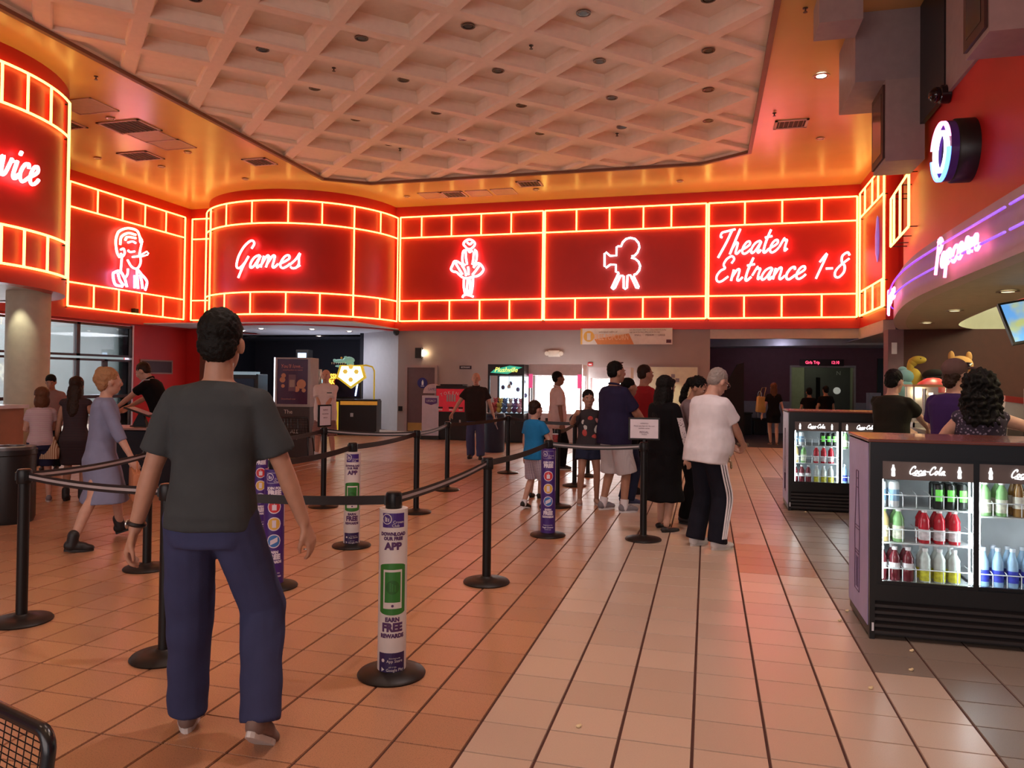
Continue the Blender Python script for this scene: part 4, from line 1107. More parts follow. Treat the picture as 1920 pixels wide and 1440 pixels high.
for x, z, r in ((.17, 1.42, .09), (.08, 1.32, .055), (.22, 1.3, .04), (-.2, 1.5, .055), (-.18, 1.58, .045), (-.19, 1.38, .035)):
    b = MB(); b.lathe([(r, 0), (r, .004)], 20, M=T(x, -.001, z, 0, PI/2)); b.build('food_picture', mat('poster_food', (.6, .28, .15), .5), ps)
b = MB(); b.box(-.08, -.006, 1.28, .06, -.001, 1.6); b.build('phone_picture', mat('poster_phone', (.18, .08, .1), .3), ps); b = MB(); b.box(-.06, -.009, 1.36, .04, -.006, 1.5); b.build('phone_screen', mat('poster_phone_screen', (.4, .3, .25), .5), ps)
text('Download now', .045, T(-.08, -.003, 1.13, 0, PI/2), 'footline', PT, ps)
KW = mat('kiosk_text', (.7, .6, .55), .5)
text('The', .11, T(-.08, -.003, .88, 0, PI/2), 'lettering', KW, t); text('ALL', .1, T(.05, -.003, .5, 0, PI/2), 'lettering', KW, t); text('APP', .1, T(.05, -.003, .38, 0, PI/2), 'lettering', KW, t)
# mesh benches
MESHM = mat('bench_black', (.012, .012, .014), .25, spec=.6)
def bench(t, path, x0, x1, nx, step, tr, wr, legs):
    """path: list of (y,z) profile from front of the seat to the top of the back"""
    P = spline([(0, y, z) for y, z in path], 6)
    L = [0]
    for a, c in zip(P, P[1:]): L.append(L[-1]+(c-a).length)
    def pt(s, x):
        k = 0
        while k < len(L)-2 and L[k+1] < s: k += 1
        q = P[k].lerp(P[k+1], (s-L[k])/max(L[k+1]-L[k], 1e-6)); return V((x, q.y, q.z))
    S = L[-1]; r = .06
    rim = [pt(s, x0) for s in [S*k/14 for k in range(15)]]+[pt(S, x0+(x1-x0)*k/6) for k in range(1, 7)]+[pt(S*(1-k/14), x1) for k in range(1, 15)]+[pt(0, x1-(x1-x0)*k/6) for k in range(1, 6)]
    # round the corners
    MB().tube(rim, tr, 10, closed=True).build('rim_tube', MESHM, t, True, 1.2)
    for k in range(1, nx):
        x = x0+(x1-x0)*k/nx; MB().tube([pt(S*i/14, x) for i in range(15)], wr, 4).build('long_wire', MESHM, t)
    m = int(S/step); 
    for k in range(1, m):
        MB().tube([pt(S*k/m, x0), pt(S*k/m, x1)], wr, 4).build('cross_wire', MESHM, t)
    for q in legs:
        MB().tube(q, tr*.8, 8).build('leg', MESHM, t, True)
p = onz(560, 862); t = thing('mesh_bench', 'black mesh bench beside the poster kiosk', 'bench', p, TH)
bench(t, [(.42, .46), (.1, .42), (-.05, .46), (-.12, .62), (-.15, .8)], -.55, .2, 12, .05, .018, .005, [[(.17, -.1, .5), (.2, -.12, .2), (.22, -.14, 0)], [(-.5, -.1, .5), (-.52, -.14, 0)], [(.15, .35, .45), (.2, .4, 0)], [(-.5, .35, .45), (-.53, .4, 0)]])
# ================================================================ queue posts
POLE = mat('post_black', (.008, .007, .007), .38, spec=.35); BASE = mat('post_base', (.012, .008, .007), .45, spec=.35)
PURP = mat('sleeve_purple', (.06, .022, .2), .4); SLW = mat('sleeve_white', (.72, .66, .64), .45); NAVY = mat('sleeve_navy', (.03, .015, .09), .4)
INK = mat('sleeve_ink', (.09, .03, .12), .5); GRN = mat('badge_green', (.03, .2, .03), .4); GRN2 = mat('badge_green_dark', (.02, .13, .02), .4)
SR_ = .074
def strip_decal(x0, x1, top, bot, N, off, m, parent, name):
    b = MB(); vs = []
    for k in range(N+1):
        x = x0+(x1-x0)*k/N; a = x/SR_
        r = SR_+off
        for z in (bot(x), top(x)):
            vs.append((r*math.sin(a), -r*math.cos(a), z))
    b.add(vs, [(2*k, 2*k+2, 2*k+3, 2*k+1) for k in range(N)])
    return b.build(name, m, parent)
def rect_decal(x0, x1, z0, z1, off, m, parent, name='print_block'):
    return strip_decal(x0, x1, lambda x: z1, lambda x: z0, 8, off, m, parent, name)
def disc_decal(cx, cz, r, off, m, parent, name='roundel'):
    f = lambda x: math.sqrt(max(r*r-(x-cx)**2, 0))
    return strip_decal(cx-r, cx+r, lambda x: cz+f(x), lambda x: cz-f(x), 14, off, m, parent, name)
def stext(s, size, z, m, parent, sx=1, x=0, al='CENTER', bold=0):
    M_ = T(0, -SR_-.0012, z, 0, PI/2)
    if x:
        M_ = Matrix.Rotation(x/SR_, 4, 'Z')@M_
    return text(s, size, M_, 'lettering', m, parent, sx, al, .0004, bend=SR_+.0012, bold=bold)
def logo(sl, fg, bg, z):
    if bg:
        rect_decal(-.06, .06, z-.036, z+.038, .0006, bg, sl, 'logo_block')
    else:
        for (a, c, d, e) in ((-.06, .06, z+.036, z+.038), (-.06, .06, z-.038, z-.036), (-.06, -.058, z-.036, z+.036), (.058, .06, z-.036, z+.036)):
            rect_decal(a, c, d, e, .0006, fg, sl, 'logo_rule')
    f = lambda r: (lambda x: math.sqrt(max(r*r-(x+.035)**2, 0)))
    disc_decal(-.035, z+.008, .027, .0009, fg, sl, 'logo_ring'); disc_decal(-.035, z+.008, .023, .0012, bg or PURP, sl, 'logo_disc')
    for k, sh in enumerate((-.008, 0, .01)):
        rect_decal(-.035+sh-.003, -.035+sh+.002, z-.006, z+.02-.004*k, .0015, fg, sl, 'logo_feather')
    stext('Crown', .021, z-.008, fg, sl, 1, .027); stext('Club', .021, z-.026, fg, sl, 1, .012)
def sleeve_white(t):
    sl = MB().lathe([(SR_-.004, .025), (SR_, .025), (SR_, .87), (SR_-.004, .87)], 32).build('sign_sleeve', SLW, t, True)
    logo(sl, SLW, PURP, .815)
    stext('DOWNLOAD', .0235, .745, INK, sl, .98, bold=.0016); stext('OUR FREE', .0235, .722, INK, sl, .98, bold=.0016); stext('APP', .05, .682, INK, sl, 1.05, bold=.003)
    c = .462; g = lambda x: .115+.018*math.sqrt(max(1-(x/.075)**2, 0))
    strip_decal(-.0735, .0735, lambda x: c+g(x), lambda x: c-g(x), 14, .0006, GRN, sl, 'green_badge')
    rect_decal(-.05, .05, c-.1, c+.1, .001, SLW, sl, 'phone_body'); rect_decal(-.042, .042, c-.068, c+.088, .0014, GRN, sl, 'phone_screen'); disc_decal(0, c+.01, .036, .0017, GRN2, sl, 'screen_disc')
    for k, sh in enumerate((-.012, 0, .013)):
        rect_decal(sh-.004, sh+.003, c-.012, c+.034-.006*k, .002, GRN, sl, 'screen_feather')
    disc_decal(0, c-.085, .007, .0014, INK, sl, 'phone_button')
    stext('EARN', .03, .305, INK, sl, 1, bold=.0018); stext('FREE', .058, .264, INK, sl, .92, bold=.0035); stext('REWARDS', .028, .222, INK, sl, 1, bold=.0018)
    rect_decal(-.0745, .0745, .026, .135, .0006, NAVY, sl, 'navy_band')
    stext('Download on the', .0085, .107, SLW, sl, 1, .016); stext('App Store', .021, .092, SLW, sl, 1, .016); stext('GET IT ON', .0085, .062, SLW, sl, 1, .004); stext('Google Play', .021, .047, SLW, sl, .95, .018)
    disc_decal(-.047, .096, .009, .001, SLW, sl, 'apple_mark'); strip_decal(-.056, -.038, lambda x: .05+.011*(1-(x+.056)/.018), lambda x: .05-.011*(1-(x+.056)/.018), 6, .001, SLW, sl, 'play_mark')
RDR = mat('roundel_red', (.6, .04, .05), .4); RDG = mat('roundel_gold', (.75, .45, .08), .4); RDB = mat('roundel_blue', (.05, .2, .55), .4); PW = mat('print_lilac_white', (.75, .68, .78), .45)
def sleeve_purple(t):
    sl = MB().lathe([(SR_-.004, .025), (SR_, .025), (SR_, .87), (SR_-.004, .87)], 32).build('sign_sleeve', PURP, t, True)
    logo(sl, PW, None, .81)
    stext('JOIN FOR', .026, .735, PW, sl, .98, bold=.0018); stext('FREE', .05, .7, PW, sl, .95, bold=.0035)
    for z, m in ((.6, RDR), (.475, RDG), (.35, RDB)):
        disc_decal(0, z, .05, .0006, PW, sl, 'roundel_rim'); disc_decal(0, z, .043, .001, m, sl, 'roundel')
    strip_decal(-.016, .016, lambda x: .615, lambda x: .575, 4, .0015, PW, sl, 'cup_icon'); rect_decal(-.002, .002, .615, .632, .0015, PW, sl, 'straw_icon')
    rect_decal(-.014, .014, .448, .502, .0015, PW, sl, 'phone_icon')
    strip_decal(-.026, .026, lambda x: .35+.5*x+.017, lambda x: .35+.5*x-.017, 6, .0015, PW, sl, 'ticket_icon')
    stext('EARN', .026, .268, PW, sl, 1, bold=.0018); stext('FREE', .05, .233, PW, sl, .95, bold=.0035); stext('REWARDS', .026, .197, PW, sl, 1, bold=.0018)
    stext('Download the', .017, .115, PW, sl); stext('Regal Cinemas', .021, .093, PW, sl, .95, bold=.0006); stext('mobile app', .015, .073, PW, sl)
    rect_decal(.085, .1, .45, .85, .0005, SLW, sl, 'white_edge')
basem = MB().lathe([(.175, 0), (.178, .008), (.17, .018), (.1, .032), (.05, .04), (.04, .05)], 40).mesh('base', BASE, True)
polem = MB().lathe([(.033, .03), (.033, .87), (.033, .875)], 24).mesh('pole', POLE, True)
headm = MB().lathe([(.041, .865), (.043, .87), (.043, .94), (.038, .952), (.03, .955)], 24).mesh('belt_head', BLKM, True)
POSTS = {}
def post(key, u, v, label, sleeve=None):
    p = onz(u, v); d = CAM-p
    t = thing('queue_post', label, 'queue post', p, math.atan2(d.y, d.x)+PI/2, 'queue posts')
    for nm, me in (('base', basem), ('pole', polem), ('belt_head', headm)):
        o = bpy.data.objects.new(nm, me); COL.objects.link(o); o.parent = t
    for k in range(3):
        a = k*2*PI/3+.4; MB().box(-.012, -.049, .885, .012, -.04, .935, M=Matrix.Rotation(a, 4, 'Z')).build('belt_slot', BLK, t)
    if sleeve: sleeve(t)
    POSTS[key] = t
    return t
post('1', 40, 1165, 'black queue post at the far left with two belts')
post('2', 308, 1232, 'black queue post half hidden behind the walking man')
post('3', 734, 1264, 'nearest queue post, with a white DOWNLOAD OUR FREE APP sleeve', sleeve_white)
post('4', 512, 1100, 'queue post with a purple sleeve beside the walking man\'s hand', sleeve_purple)
post('5', 275, 1066, 'black queue post whose base shows below the walking man\'s left hand')
post('6', 659, 1024, 'second queue post with a white app sleeve, farther back', sleeve_white)
post('7', 912, 1092, 'plain black queue post in the middle of the floor')
post('8', 606, 950, 'black queue post holding a small notice in front of the man in white')
post('9', 780, 961, 'black queue post second from the man in white, nearer one')
post('10', 838, 919, 'black queue post in front of the token machine')
post('11', 952, 887, 'black queue post in front of the blue trash can')
post('12', 1027, 1004, 'queue post with a purple JOIN FOR FREE sleeve in front of the boy', sleeve_purple)
post('13', 1206, 1012, 'black queue post with a landscape notice at the front of the queue')
post('14', 1077, 911, 'black queue post behind the pointing girl')
post('15', 1044, 950, 'black queue post whose base shows right of the purple sleeve by the boy')
post('16', 1102, 893, 'farthest black queue post, behind the queue of people')
post('17', 487, 998, 'purple-sleeved queue post mostly hidden behind the walking man', sleeve_purple)
BELT = [mat('belt_black', (.018, .012, .012), .5), mat('belt_stripe_grey', (.42, .36, .36), .5)]
def belt(a, c, stripe=True, sag=.02, h=.048):
    A, B = POSTS[a].location+V((0, 0, .91)), POSTS[c].location+V((0, 0, .91))
    d = (B-A); d.z = 0; d.normalize(); A = A+d*.044; B = B-d*.044
    n_ = V((-d.y, d.x, 0))*.0015; b = MB(); N = 12
    rows = [-h/2, -h/6, h/6, h/2]; vs = []
    for k in range(N+1):
        f = k/N; p = A.lerp(B, f)-V((0, 0, sag*4*f*(1-f)))
        for s_ in (-1, 1):
            for r in rows:
                vs.append(p+n_*s_+V((0, 0, r)))
    for k in range(N):
        for s_ in (0, 4):
            for r in range(3):
                i = k*8+s_+r; b.add([], []); b.f.append((i, i+8, i+9, i+1)); b.m.append(1 if (r == 1 and stripe) else 0)
        i = k*8; b.f.append((i, i+4, i+12, i+8)); b.m.append(0); b.f.append((i+3, i+11, i+15, i+7)); b.m.append(0)
    Mi = POSTS[a].matrix_basis.inverted() if False else (Matrix.Translation(POSTS[a].location)@Matrix.Rotation(POSTS[a].rotation_euler.z, 4, 'Z')).inverted()
    b.v = [tuple(Mi@V(q)) for q in vs]
    return b.build('belt', BELT, POSTS[a])
for a, c, s_ in (('1', '2', 1), ('1', '5', 1), ('2', '3', 0), ('3', '7', 1), ('7', '12', 0), ('12', '13', 1), ('4', '6', 0), ('6', '9', 0), ('9', '10', 1), ('10', '11', 0), ('11', '14', 0), ('8', '9', 1), ('5', '17', 0), ('15', '14', 0), ('17', '8', 0), ('16', '14', 0)):
    belt(a, c, s_)
def notice(key, w, h, z, rz, label, lines):
    P_ = POSTS[key]; t = thing('notice_frame', label, 'notice', P_.location+V((0, 0, .957)), P_.rotation_euler.z+rz)
    b = MB(); b.box(-.012, -.012, 0, .012, .012, z); b.build('bracket', BLKM, t)
    MB().rbox(-w/2-.018, -.012, z-.018, w/2+.018, .012, z+h+.018, .006).build('frame', BLKM, t)
    pg = MB().box(-w/2, -.0145, z, w/2, -.012, z+h).build('page', mat('notice_paper', (.74, .66, .7), .5), t)
    for s_, sz, zz in lines:
        text(s_, sz, T(0, -.0152, z+h*zz, 0, PI/2), 'lettering', mat('notice_ink', (.12, .05, .08), .6), pg)
    return t
notice('13', .27, .185, .035, .02, 'framed landscape notice on the post at the front of the queue', [('ATTENTION', .014, .78), ('Please wait here for the next', .017, .65), ('available cashier', .017, .53), ('REGAL', .03, .32), ('CINEMAS', .012, .2)])
notice('8', .17, .23, .02, .75, 'framed portrait notice on a post, turned away, before the man in white', [('NOTICE', .02, .8), ('line starts here', .016, .6), ('thank you', .016, .4)])

# ================================================================ drinks coolers
CB = mat('cooler_black', (.012, .012, .013), .3); CBT = mat('cooler_top', (.16, .05, .035), .25, coat=.3); LAV = mat('cooler_side_lavender', (.42, .37, .64), .45)
CIN = mat('cooler_interior', (.75, .82, .85), .5); WIRE = mat('cooler_wire', (.8, .85, .87), .35); HDR = mat('cooler_header', (.16, .13, .12), .5)
LOGO = emat('logo_white_glow', (1, 1, 1), 1.6); LED = emat('cooler_led', (.85, .97, 1), 26)
def cooler(px, py, label):
    W_, D_, H_ = 1.2, .66, 1.215
    t = thing('drinks_cooler', label, 'drinks cooler', (px, py, 0))
    b = MB(); b.box(0, .03, .06, .03, D_, H_-.02); b.box(W_-.03, .03, .06, W_, D_, H_-.02); b.box(0, D_-.03, .06, W_, D_, H_-.02); b.box(0, .03, .06, W_, D_, .3); b.box(0, .03, 1.1, W_, D_, H_-.02); b.build('cabinet', CB, t)
    b = MB(); b.box(.03, D_-.05, .3, W_-.03, D_-.031, 1.1); b.box(.031, .06, .301, .04, D_-.05, 1.1); b.box(W_-.04, .06, .301, W_-.031, D_-.05, 1.1); b.box(.04, .06, .301, W_-.04, D_-.05, .31); b.build('lining', CIN, t)
    MB().rbox(-.012, -.015, H_-.02, W_+.012, D_+.01, H_, .006).build('top', CBT, t)
    MB().box(-.004, .04, .07, 0, D_, H_-.03).build('side_panel', LAV, t)
    # bottle line drawing on the side
    LI = mat('bottle_line', (.06, .03, .1), .5); zs = [(.035, .98), (.035, .93), (.04, .87), (.055, .74), (.075, .62), (.08, .55), (.07, .45), (.078, .3), (.07, .2)]
    k = 1.0; cy = D_*.55
    for s_ in (-1, 1):
        MB().tube([(-.005, cy+s_*r, z) for r, z in zs], .003, 4).build('bottle_outline', LI, t)
    for z, r in ((.98, .035), (.93, .035), (.87, .04), (.62, .075), (.6, .076), (.46, .07), (.44, .07), (.2, .07)):
        MB().tube([(-.005, cy-r, z), (-.005, cy+r, z)], .003, 4).build('bottle_outline', LI, t)
    for s_ in (-.4, 0, .4):
        MB().tube([(-.005, cy+s_*.07, .42), (-.005, cy+s_*.075, .22)], .002, 4).build('bottle_outline', LI, t)
    # plinth with louvres
    MB().box(.0, .02, 0.02, W_, D_-.02, .06).build('kick', CB, t)
    for k in range(5):
        b = MB(); z = .035+k*.04; b.add([(.03, 0.0, z), (W_-.02, 0.0, z), (W_-.02, 0.0, z+.016), (.03, 0.0, z+.016), (.03, .03, z+.03), (W_-.02, .03, z+.03), (W_-.02, .03, z-.004), (.03, .03, z-.004)], [(0, 1, 2, 3), (3, 2, 5, 4), (0, 7, 6, 1)]); b.build('louvre', mat('louvre_black', (.035, .03, .03), .35), t)
    b = MB(); b.box(0, -.005, .0, .03, .03, .24); b.box(0, -.005, .24, W_, .03, .335); b.box(0, -.005, 1.1, W_, .03, H_-.02); b.box(0, -.005, .335, .045, .03, 1.1); b.box(W_-.045, -.005, .335, W_, .03, 1.1); b.build('front_frame', CB, t)
    MB().box(.012, -.008, .05, .024, -.005, .1).build('barcode_sticker', SGW, t)
    for (x0, x1) in ((.045, .59), (.575, 1.155)):
        off = .0 if x0 < .1 else .018
        dr = MB(); f = .026
        dr.box(x0, off, .335, x0+f, off+.016, 1.1); dr.box(x1-f, off, .335, x1, off+.016, 1.1); dr.box(x0+f, off, .335, x1-f, off+.016, .355); dr.box(x0+f, off, 1.082, x1-f, off+.016, 1.1)
        dr = dr.build('sliding_door', CB, t)
        MB().box(x0+f, off+.006, .355, x1-f, off+.009, 1.082).build('glass_pane', PANE, dr)
        MB().box(x0+f, off+.002, .972, x1-f, off+.006, 1.082).build('header_band', HDR, dr)
        st, w = script('Coca-Cola.', 0, .3); cw = .2; xc = (x0+x1)/2-cw/2
        b = MB()
        for q in st:
            P = spline([(a*cw/w, 0, c*.0235) for a, c in q], 4); b.tube([(p_.x+xc, off-.001, p_.z+1.008) for p_ in P], .0034, 5)
        b.tube([(xc+.02, off-.001, 1.003), (xc+.05, off-.001, .999), (xc+.09, off-.001, 1.006)], .003, 5)
        o = b.build('script_logo', LOGO, dr)
        for xb in (x0+.085, x1-.1):
            b = MB(); b.lathe([(.008, -.035), (.011, -.03), (.009, -.005), (.012, .005), (.006, .022), (.005, .035)], 10, M=T(xb, off-.001, 1.026)@Matrix.Diagonal((1, .2, 1, 1))); b.build('bottle_emblem', LOGO, dr)
        for xb in (x0+.035, x1-.034):
            b = MB(); b.tube([(xb, .045, .36), (xb, .045, 1.08)], .005, 6); b.build('led_strip', LED, t)
    for z in (.345, .583, .795):
        for (x0, x1, lo) in ((.05, .585, 1), (.615, 1.15, 0)):
            if not lo and z == .583: continue
            if not lo and z == .795: z = .77
            b = MB()
            b.box(x0, .06, z-.012, x1, D_-.06, z-.006); b.build('shelf', WIRE, t)
            b = MB(); b.tube([(x0, .07, z+.075), (x1-.01, .07, z+.075)], .0035, 4); b.build('shelf_rail', WIRE, t)
            for k in range(8):
                x = x0+(x1-x0-.01)*k/7; b = MB(); b.tube([(x, .07, z), (x, .07, z+.075), (x, .1, z+.085), (x, .2, z+.09)], .003, 4); b.build('shelf_divider', WIRE, t)
    return t
def bottle_mesh(key, prof, lab, colb, coll, colc, rough=.12, trans=False):
    body = MB().lathe(prof, 14).mesh('bottle', mat('bottle_'+key, colb, rough, noise=.1, nscale=20), True)
    r = lab[2]; l = MB().lathe([(r, lab[0]), (r, lab[1])], 14, cap=False).mesh('label_band', mat('bottle_label_'+key, coll, .5, noise=.25, nscale=40), True)
    h = prof[-1][1]; c = MB().lathe([(prof[-1][0]*1.2, h-.004), (prof[-1][0]*1.2, h+.016)], 12).mesh('cap', mat('bottle_cap_'+key, colc, .4), True)
    return body, l, c
jar = [(.030, 0), (.033, .01), (.033, .11), (.031, .125), (.033, .14), (.022, .165), (.014, .18), (.014, .19)]
slim = [(.030, 0), (.032, .01), (.03, .07), (.032, .12), (.03, .15), (.014, .2), (.013, .215)]
can = [(.026, 0), (.031, .008), (.031, .145), (.026, .155), (.024, .157)]
BT = {'red': bottle_mesh('red', jar, (.02, .085, .0335), (.5, .015, .03), (.75, .7, .72), (.8, .75, .75)), 'plum': bottle_mesh('plum', jar, (.07, .11, .0335), (.16, .02, .03), (.8, .8, .82), (.8, .78, .8)),
      'lemon': bottle_mesh('lemon', jar, (.01, .075, .0335), (.62, .7, .66), (.72, .72, .05), (.8, .82, .82)), 'blue': bottle_mesh('blue', slim, (.03, .1, .033), (.35, .58, .8), (.03, .05, .5), (.7, .8, .9)),
      'orange': bottle_mesh('orange', jar, (.03, .1, .0335), (.6, .45, .2), (.7, .65, .45), (.3, .5, .15)), 'tea': bottle_mesh('tea', slim, (.05, .12, .033), (.3, .16, .04), (.7, .7, .6), (.75, .75, .7)), 'green': bottle_mesh('green', jar, (.02, .1, .0335), (.25, .5, .2), (.7, .75, .6), (.8, .8, .8))}
CANS_ = {'black': MB().lathe(can, 14).mesh('can_body', mat('can_black', (.01, .012, .01), .3), True), 'white': MB().lathe(can, 14).mesh('can_body', mat('can_white', (.75, .8, .82), .3), True)}
canstripe = MB().lathe([(.0315, .05), (.0315, .12)], 14, cap=False)
canstripe.f = canstripe.f[9:12]; canstripe.m = canstripe.m[9:12]
canstripe = canstripe.mesh('green_claw_mark', mat('can_green', (.15, .7, .1), .4, emit=.3, ecol=(.2, .8, .1)))
canblue = MB().lathe([(.0315, .04), (.0315, .11)], 14, cap=False).mesh('pale_blue_band', mat('can_pale_blue', (.3, .5, .7), .4))
def bottle(kind, cl, x, y, z, label, group):
    o = thing('drink_bottle', label, 'bottle', V((cl[0]+x, cl[1]+y, z)), 0, group)
    for nm, me in zip(('bottle', 'label_band', 'cap'), BT[kind]):
        c = bpy.data.objects.new(nm, me); COL.objects.link(c); c.parent = o
def cann(kind, cl, x, y, z, label, group):
    o = thing('drink_can', label, 'can', V((cl[0]+x, cl[1]+y, z)), 0, group)
    c = bpy.data.objects.new('can_body', CANS_[kind]); COL.objects.link(c); c.parent = o
    m = bpy.data.objects.new('can_print', canstripe if kind == 'black' else canblue); COL.objects.link(m); m.parent = o
COOL = [((.967, 5.002), 'near'), ((.966, 9.712), 'far')]
cooler(*COOL[0][0], 'near drinks cooler with lavender side panel and two lit glass doors')
cooler(*COOL[1][0], 'far drinks cooler behind the first, partly hidden by it')
for cl, nm in COOL:
    g = lambda s_: s_+' in the %s cooler' % nm
    for r in range(2 if nm == 'near' else 1):
        y = .115+.075*r
        for k in range(2): cann('white', cl, .085+.074*k, y, .79, 'white tall can on the top left shelf of the %s cooler' % nm, g('white cans'))
        for k in range(3): cann('black', cl, .405+.066*k, y, .79, 'black tall can with a green mark on the top shelf of the %s cooler' % nm, g('black cans'))
        for k in range(2): bottle('orange' if k == 0 else 'green', cl, .1+.085*k, y, .579, ('amber' if k == 0 else 'green')+' juice bottle on the middle left shelf of the %s cooler' % nm, g('juice bottles'))
        for k in range(3): bottle('red', cl, .33+.083*k, y, .579, 'red juice bottle with white label on the middle shelf of the %s cooler' % nm, g('red bottles'))
        for k in range(3): bottle('plum', cl, .09+.075*k, y, .341, 'dark plum bottle with white label on the bottom shelf of the %s cooler' % nm, g('plum bottles'))
        for k in range(3): bottle('lemon', cl, .335+.08*k, y, .341, 'pale bottle with yellow label on the bottom shelf of the %s cooler' % nm, g('lemon bottles'))
        for k in range(6): bottle('blue', cl, .655+.078*k, y+.01, .341, 'blue-labelled water bottle behind the right door of the %s cooler' % nm, g('water bottles'))
        for k in range(5): bottle(('green', 'green', 'tea', 'plum', 'tea')[k], cl, .66+.09*k, y, .766, ('green', 'green', 'brown tea', 'dark', 'brown tea')[k]+' bottle on the upper right shelf of the %s cooler' % nm, g('upper right bottles'))

# ================================================================ right-hand boxes and round sign
RW = 2.62+.16
BOXM = mat('box_mauve', (.4, .3, .28), .6); BOXT = mat('bulkhead_grey', (.34, .27, .27), .6)
SCRF = mat('screen_frame_brown', (.06, .02, .015), .5); SCRD = mat('screen_dark', (.01, .006, .006), .15)
def scrbox(x0, x1, y0, y1, z0, z1, label):
    t = thing('display_box', label, 'display box', (x1, (y0+y1)/2, z0))
    dx, h = x1-x0, (y1-y0)/2
    MB().box(-dx, -h, 0, 0, h, z1-z0).build('housing', BOXM, t)
    MB().box(-dx-.03, -h+.03, .05, -dx, h-.03, z1-z0-.05).build('screen_frame', SCRF, t); MB().box(-dx-.035, -h+.11, .14, -dx-.03, h-.11, z1-z0-.14).build('screen', SCRD, t)
scrbox(2.3, RW, 11.0, 11.75, 4.55, 5.65, 'boxed dark screen on the right wall above the neon ladder end')
scrbox(2.3, RW, 7.15, 7.75, 4.56, 5.9, 'boxed dark screen at the upper right edge')
b = MB(); b.box(1.92, 11.0, 5.65, RW, 12.3, CZ); struct('wall_bulkhead', b, BOXT)
b = MB(); b.box(2.1, 7.9, 5.95, RW, 8.6, CZ); struct('wall_bulkhead_near', b, BOXT)
b = MB(); b.box(1.36, 10.25, 6.18, 1.88, 10.8, CZ); struct('wall_bulkhead_small', b, BOXM)
b = MB(); b.box(2.72, 9.95, 5.02, RW, 11.0, CZ); struct('wall_panel_black', b, BLK)
b = MB(); b.box(2.74, 8.9, 5.02, RW, 9.95, CZ); struct('wall_panel_grey', b, BOXT)
p = at(1763, 285, 8.3)
t = thing('round_neon_sign', 'round red and blue neon emblem on a black drum on the right wall', 'neon sign', (RW, p.y, p.z))
R_ = .345; Mx = Matrix.Rotation(-PI/2, 4, 'Y')
dw = RW-p.x
MB().lathe([(R_, 0), (R_, dw-.12), (R_*.96, dw-.1)], 36, M=Mx).build('drum', BLK, t, True)
MB().lathe([(R_*.95, dw-.1), (R_*.95, dw-.02)], 36, M=Mx, cap=False).build('glass_rim', mat('rim_glass', (.1, .05, .3), .1), t, True)
for r, a0, a1, m, nm in ((R_*.9, .3, PI-.3, NMAG, 'red_arc'), (R_*.9, PI+.1, 2*PI-.1, emat('blue_neon', (.05, .25, 1), 3), 'blue_arc'), (R_*.62, 0, 2*PI, emat('white_blue_neon', (.8, .75, 1), 2.2), 'inner_ring')):
    for dz in (0, .05):
        MB().tube([Mx@V((r*math.sin(a0+(a1-a0)*k/24)*0+r*math.cos(a0+(a1-a0)*k/24)*0+0, 0, 0)) if False else V((-(dw-.02+dz*.5), -r*math.cos(a0+(a1-a0)*k/24), r*math.sin(a0+(a1-a0)*k/24))) for k in range(25)], .018, 6).build(nm+'_tube', m, t, True)
q = onx(1780, 176, RW); b = MB(); b.lathe([(.11, 0), (.11, .1), (.085, .12)], 20, M=Mx); b.ell((0, 0, 0), (.09, .09, .09), M=T(-.14, 0, 0)); o = b.build('dome_camera', mat('dome_dark', (.015, .004, .006), .08), None, True); o.location = q; tag(o, 'glossy dark dome camera high on the right wall above the round neon', 'camera')
q = onx(1645, 450, RX-.02); b = MB(); b.lathe([(.02, -.5), (.1, -.3), (.11, .1), (.05, .5), (.01, .55)], 12, M=Matrix.Diagonal((.4, 1, 1, 1))); o = b.build('neon_ornament', mat('ornament_lilac', (.3, .2, .6), .3, emit=.4, ecol=(.35, .2, .8)), None, True); o.location = q; tag(o, 'slim lilac ornament seen edge-on between the neon rows of the right return', 'wall ornament')

# ================================================================ concession stand
for u, v in ((1890, 546), (1790, 582), (1738, 605), (1718, 623), (1722, 643), (1718, 634)):
    p = onz(u, v, FZ0); o = can_light(.1).build('recessed_downlight', [mat('can_trim_metal', (.35, .25, .2), .3, .8), mat('can_reflector_gold', (.8, .65, .35), .2, .6), emat('concession_lamp', (1, .85, .5), 1.5)], None, True); o.location = p-V((0, 0, .006)); tag(o, 'warm can light in the tan soffit over the concession', 'downlight', 'concession soffit lights')
for y in (6.2, 9, 12): lamp('SPOT', 'concession_can', (3.2, y, 2.66), 60, (1, .82, .5), .06, spot=2.2, blend=.7)
lamp('AREA', 'cove_light_lamp', (6.2, 12, 2.9), 420, (1, .97, .76), 3, (PI, 0, 0), 7)
t = thing('concession_counter', 'long concession counter with a pale top and dark front', 'counter', (2.5, 4.4, 0))
MB().box(0, 0, 0, .75, 8.9, .98).build('counter_body', mat('counter_dark', (.05, .03, .03), .5), t); MB().box(-.05, -.03, .98, .8, 8.93, 1.02).build('counter_top', mat('counter_stone', (.45, .42, .36), .3), t)
p = at(1719, 760, 9.4)
t = thing('popcorn_cabinet', 'steel and glass popcorn cabinet on the concession counter', 'popcorn cabinet', (p.x+.1, p.y, 1.02))
w = .19
for x in (-w, w-.02):
    for y in (-.2, .18): MB().box(x, y, 0, x+.02, y+.02, .5).build('corner_post', STEEL, t)
MB().box(-w, -.2, 0, w, .2, .06).build('base', STEEL, t); MB().box(-w-.01, -.21, .5, w+.01, .21, .53).build('top', mat('copper_top', (.6, .3, .15), .3, .7), t)
MB().box(-w+.02, .17, .06, w-.02, .18, .5).build('back_panel', STEEL, t); MB().box(-w+.02, -.195, .06, w-.02, -.19, .5).build('glass_pane', PANE, t)
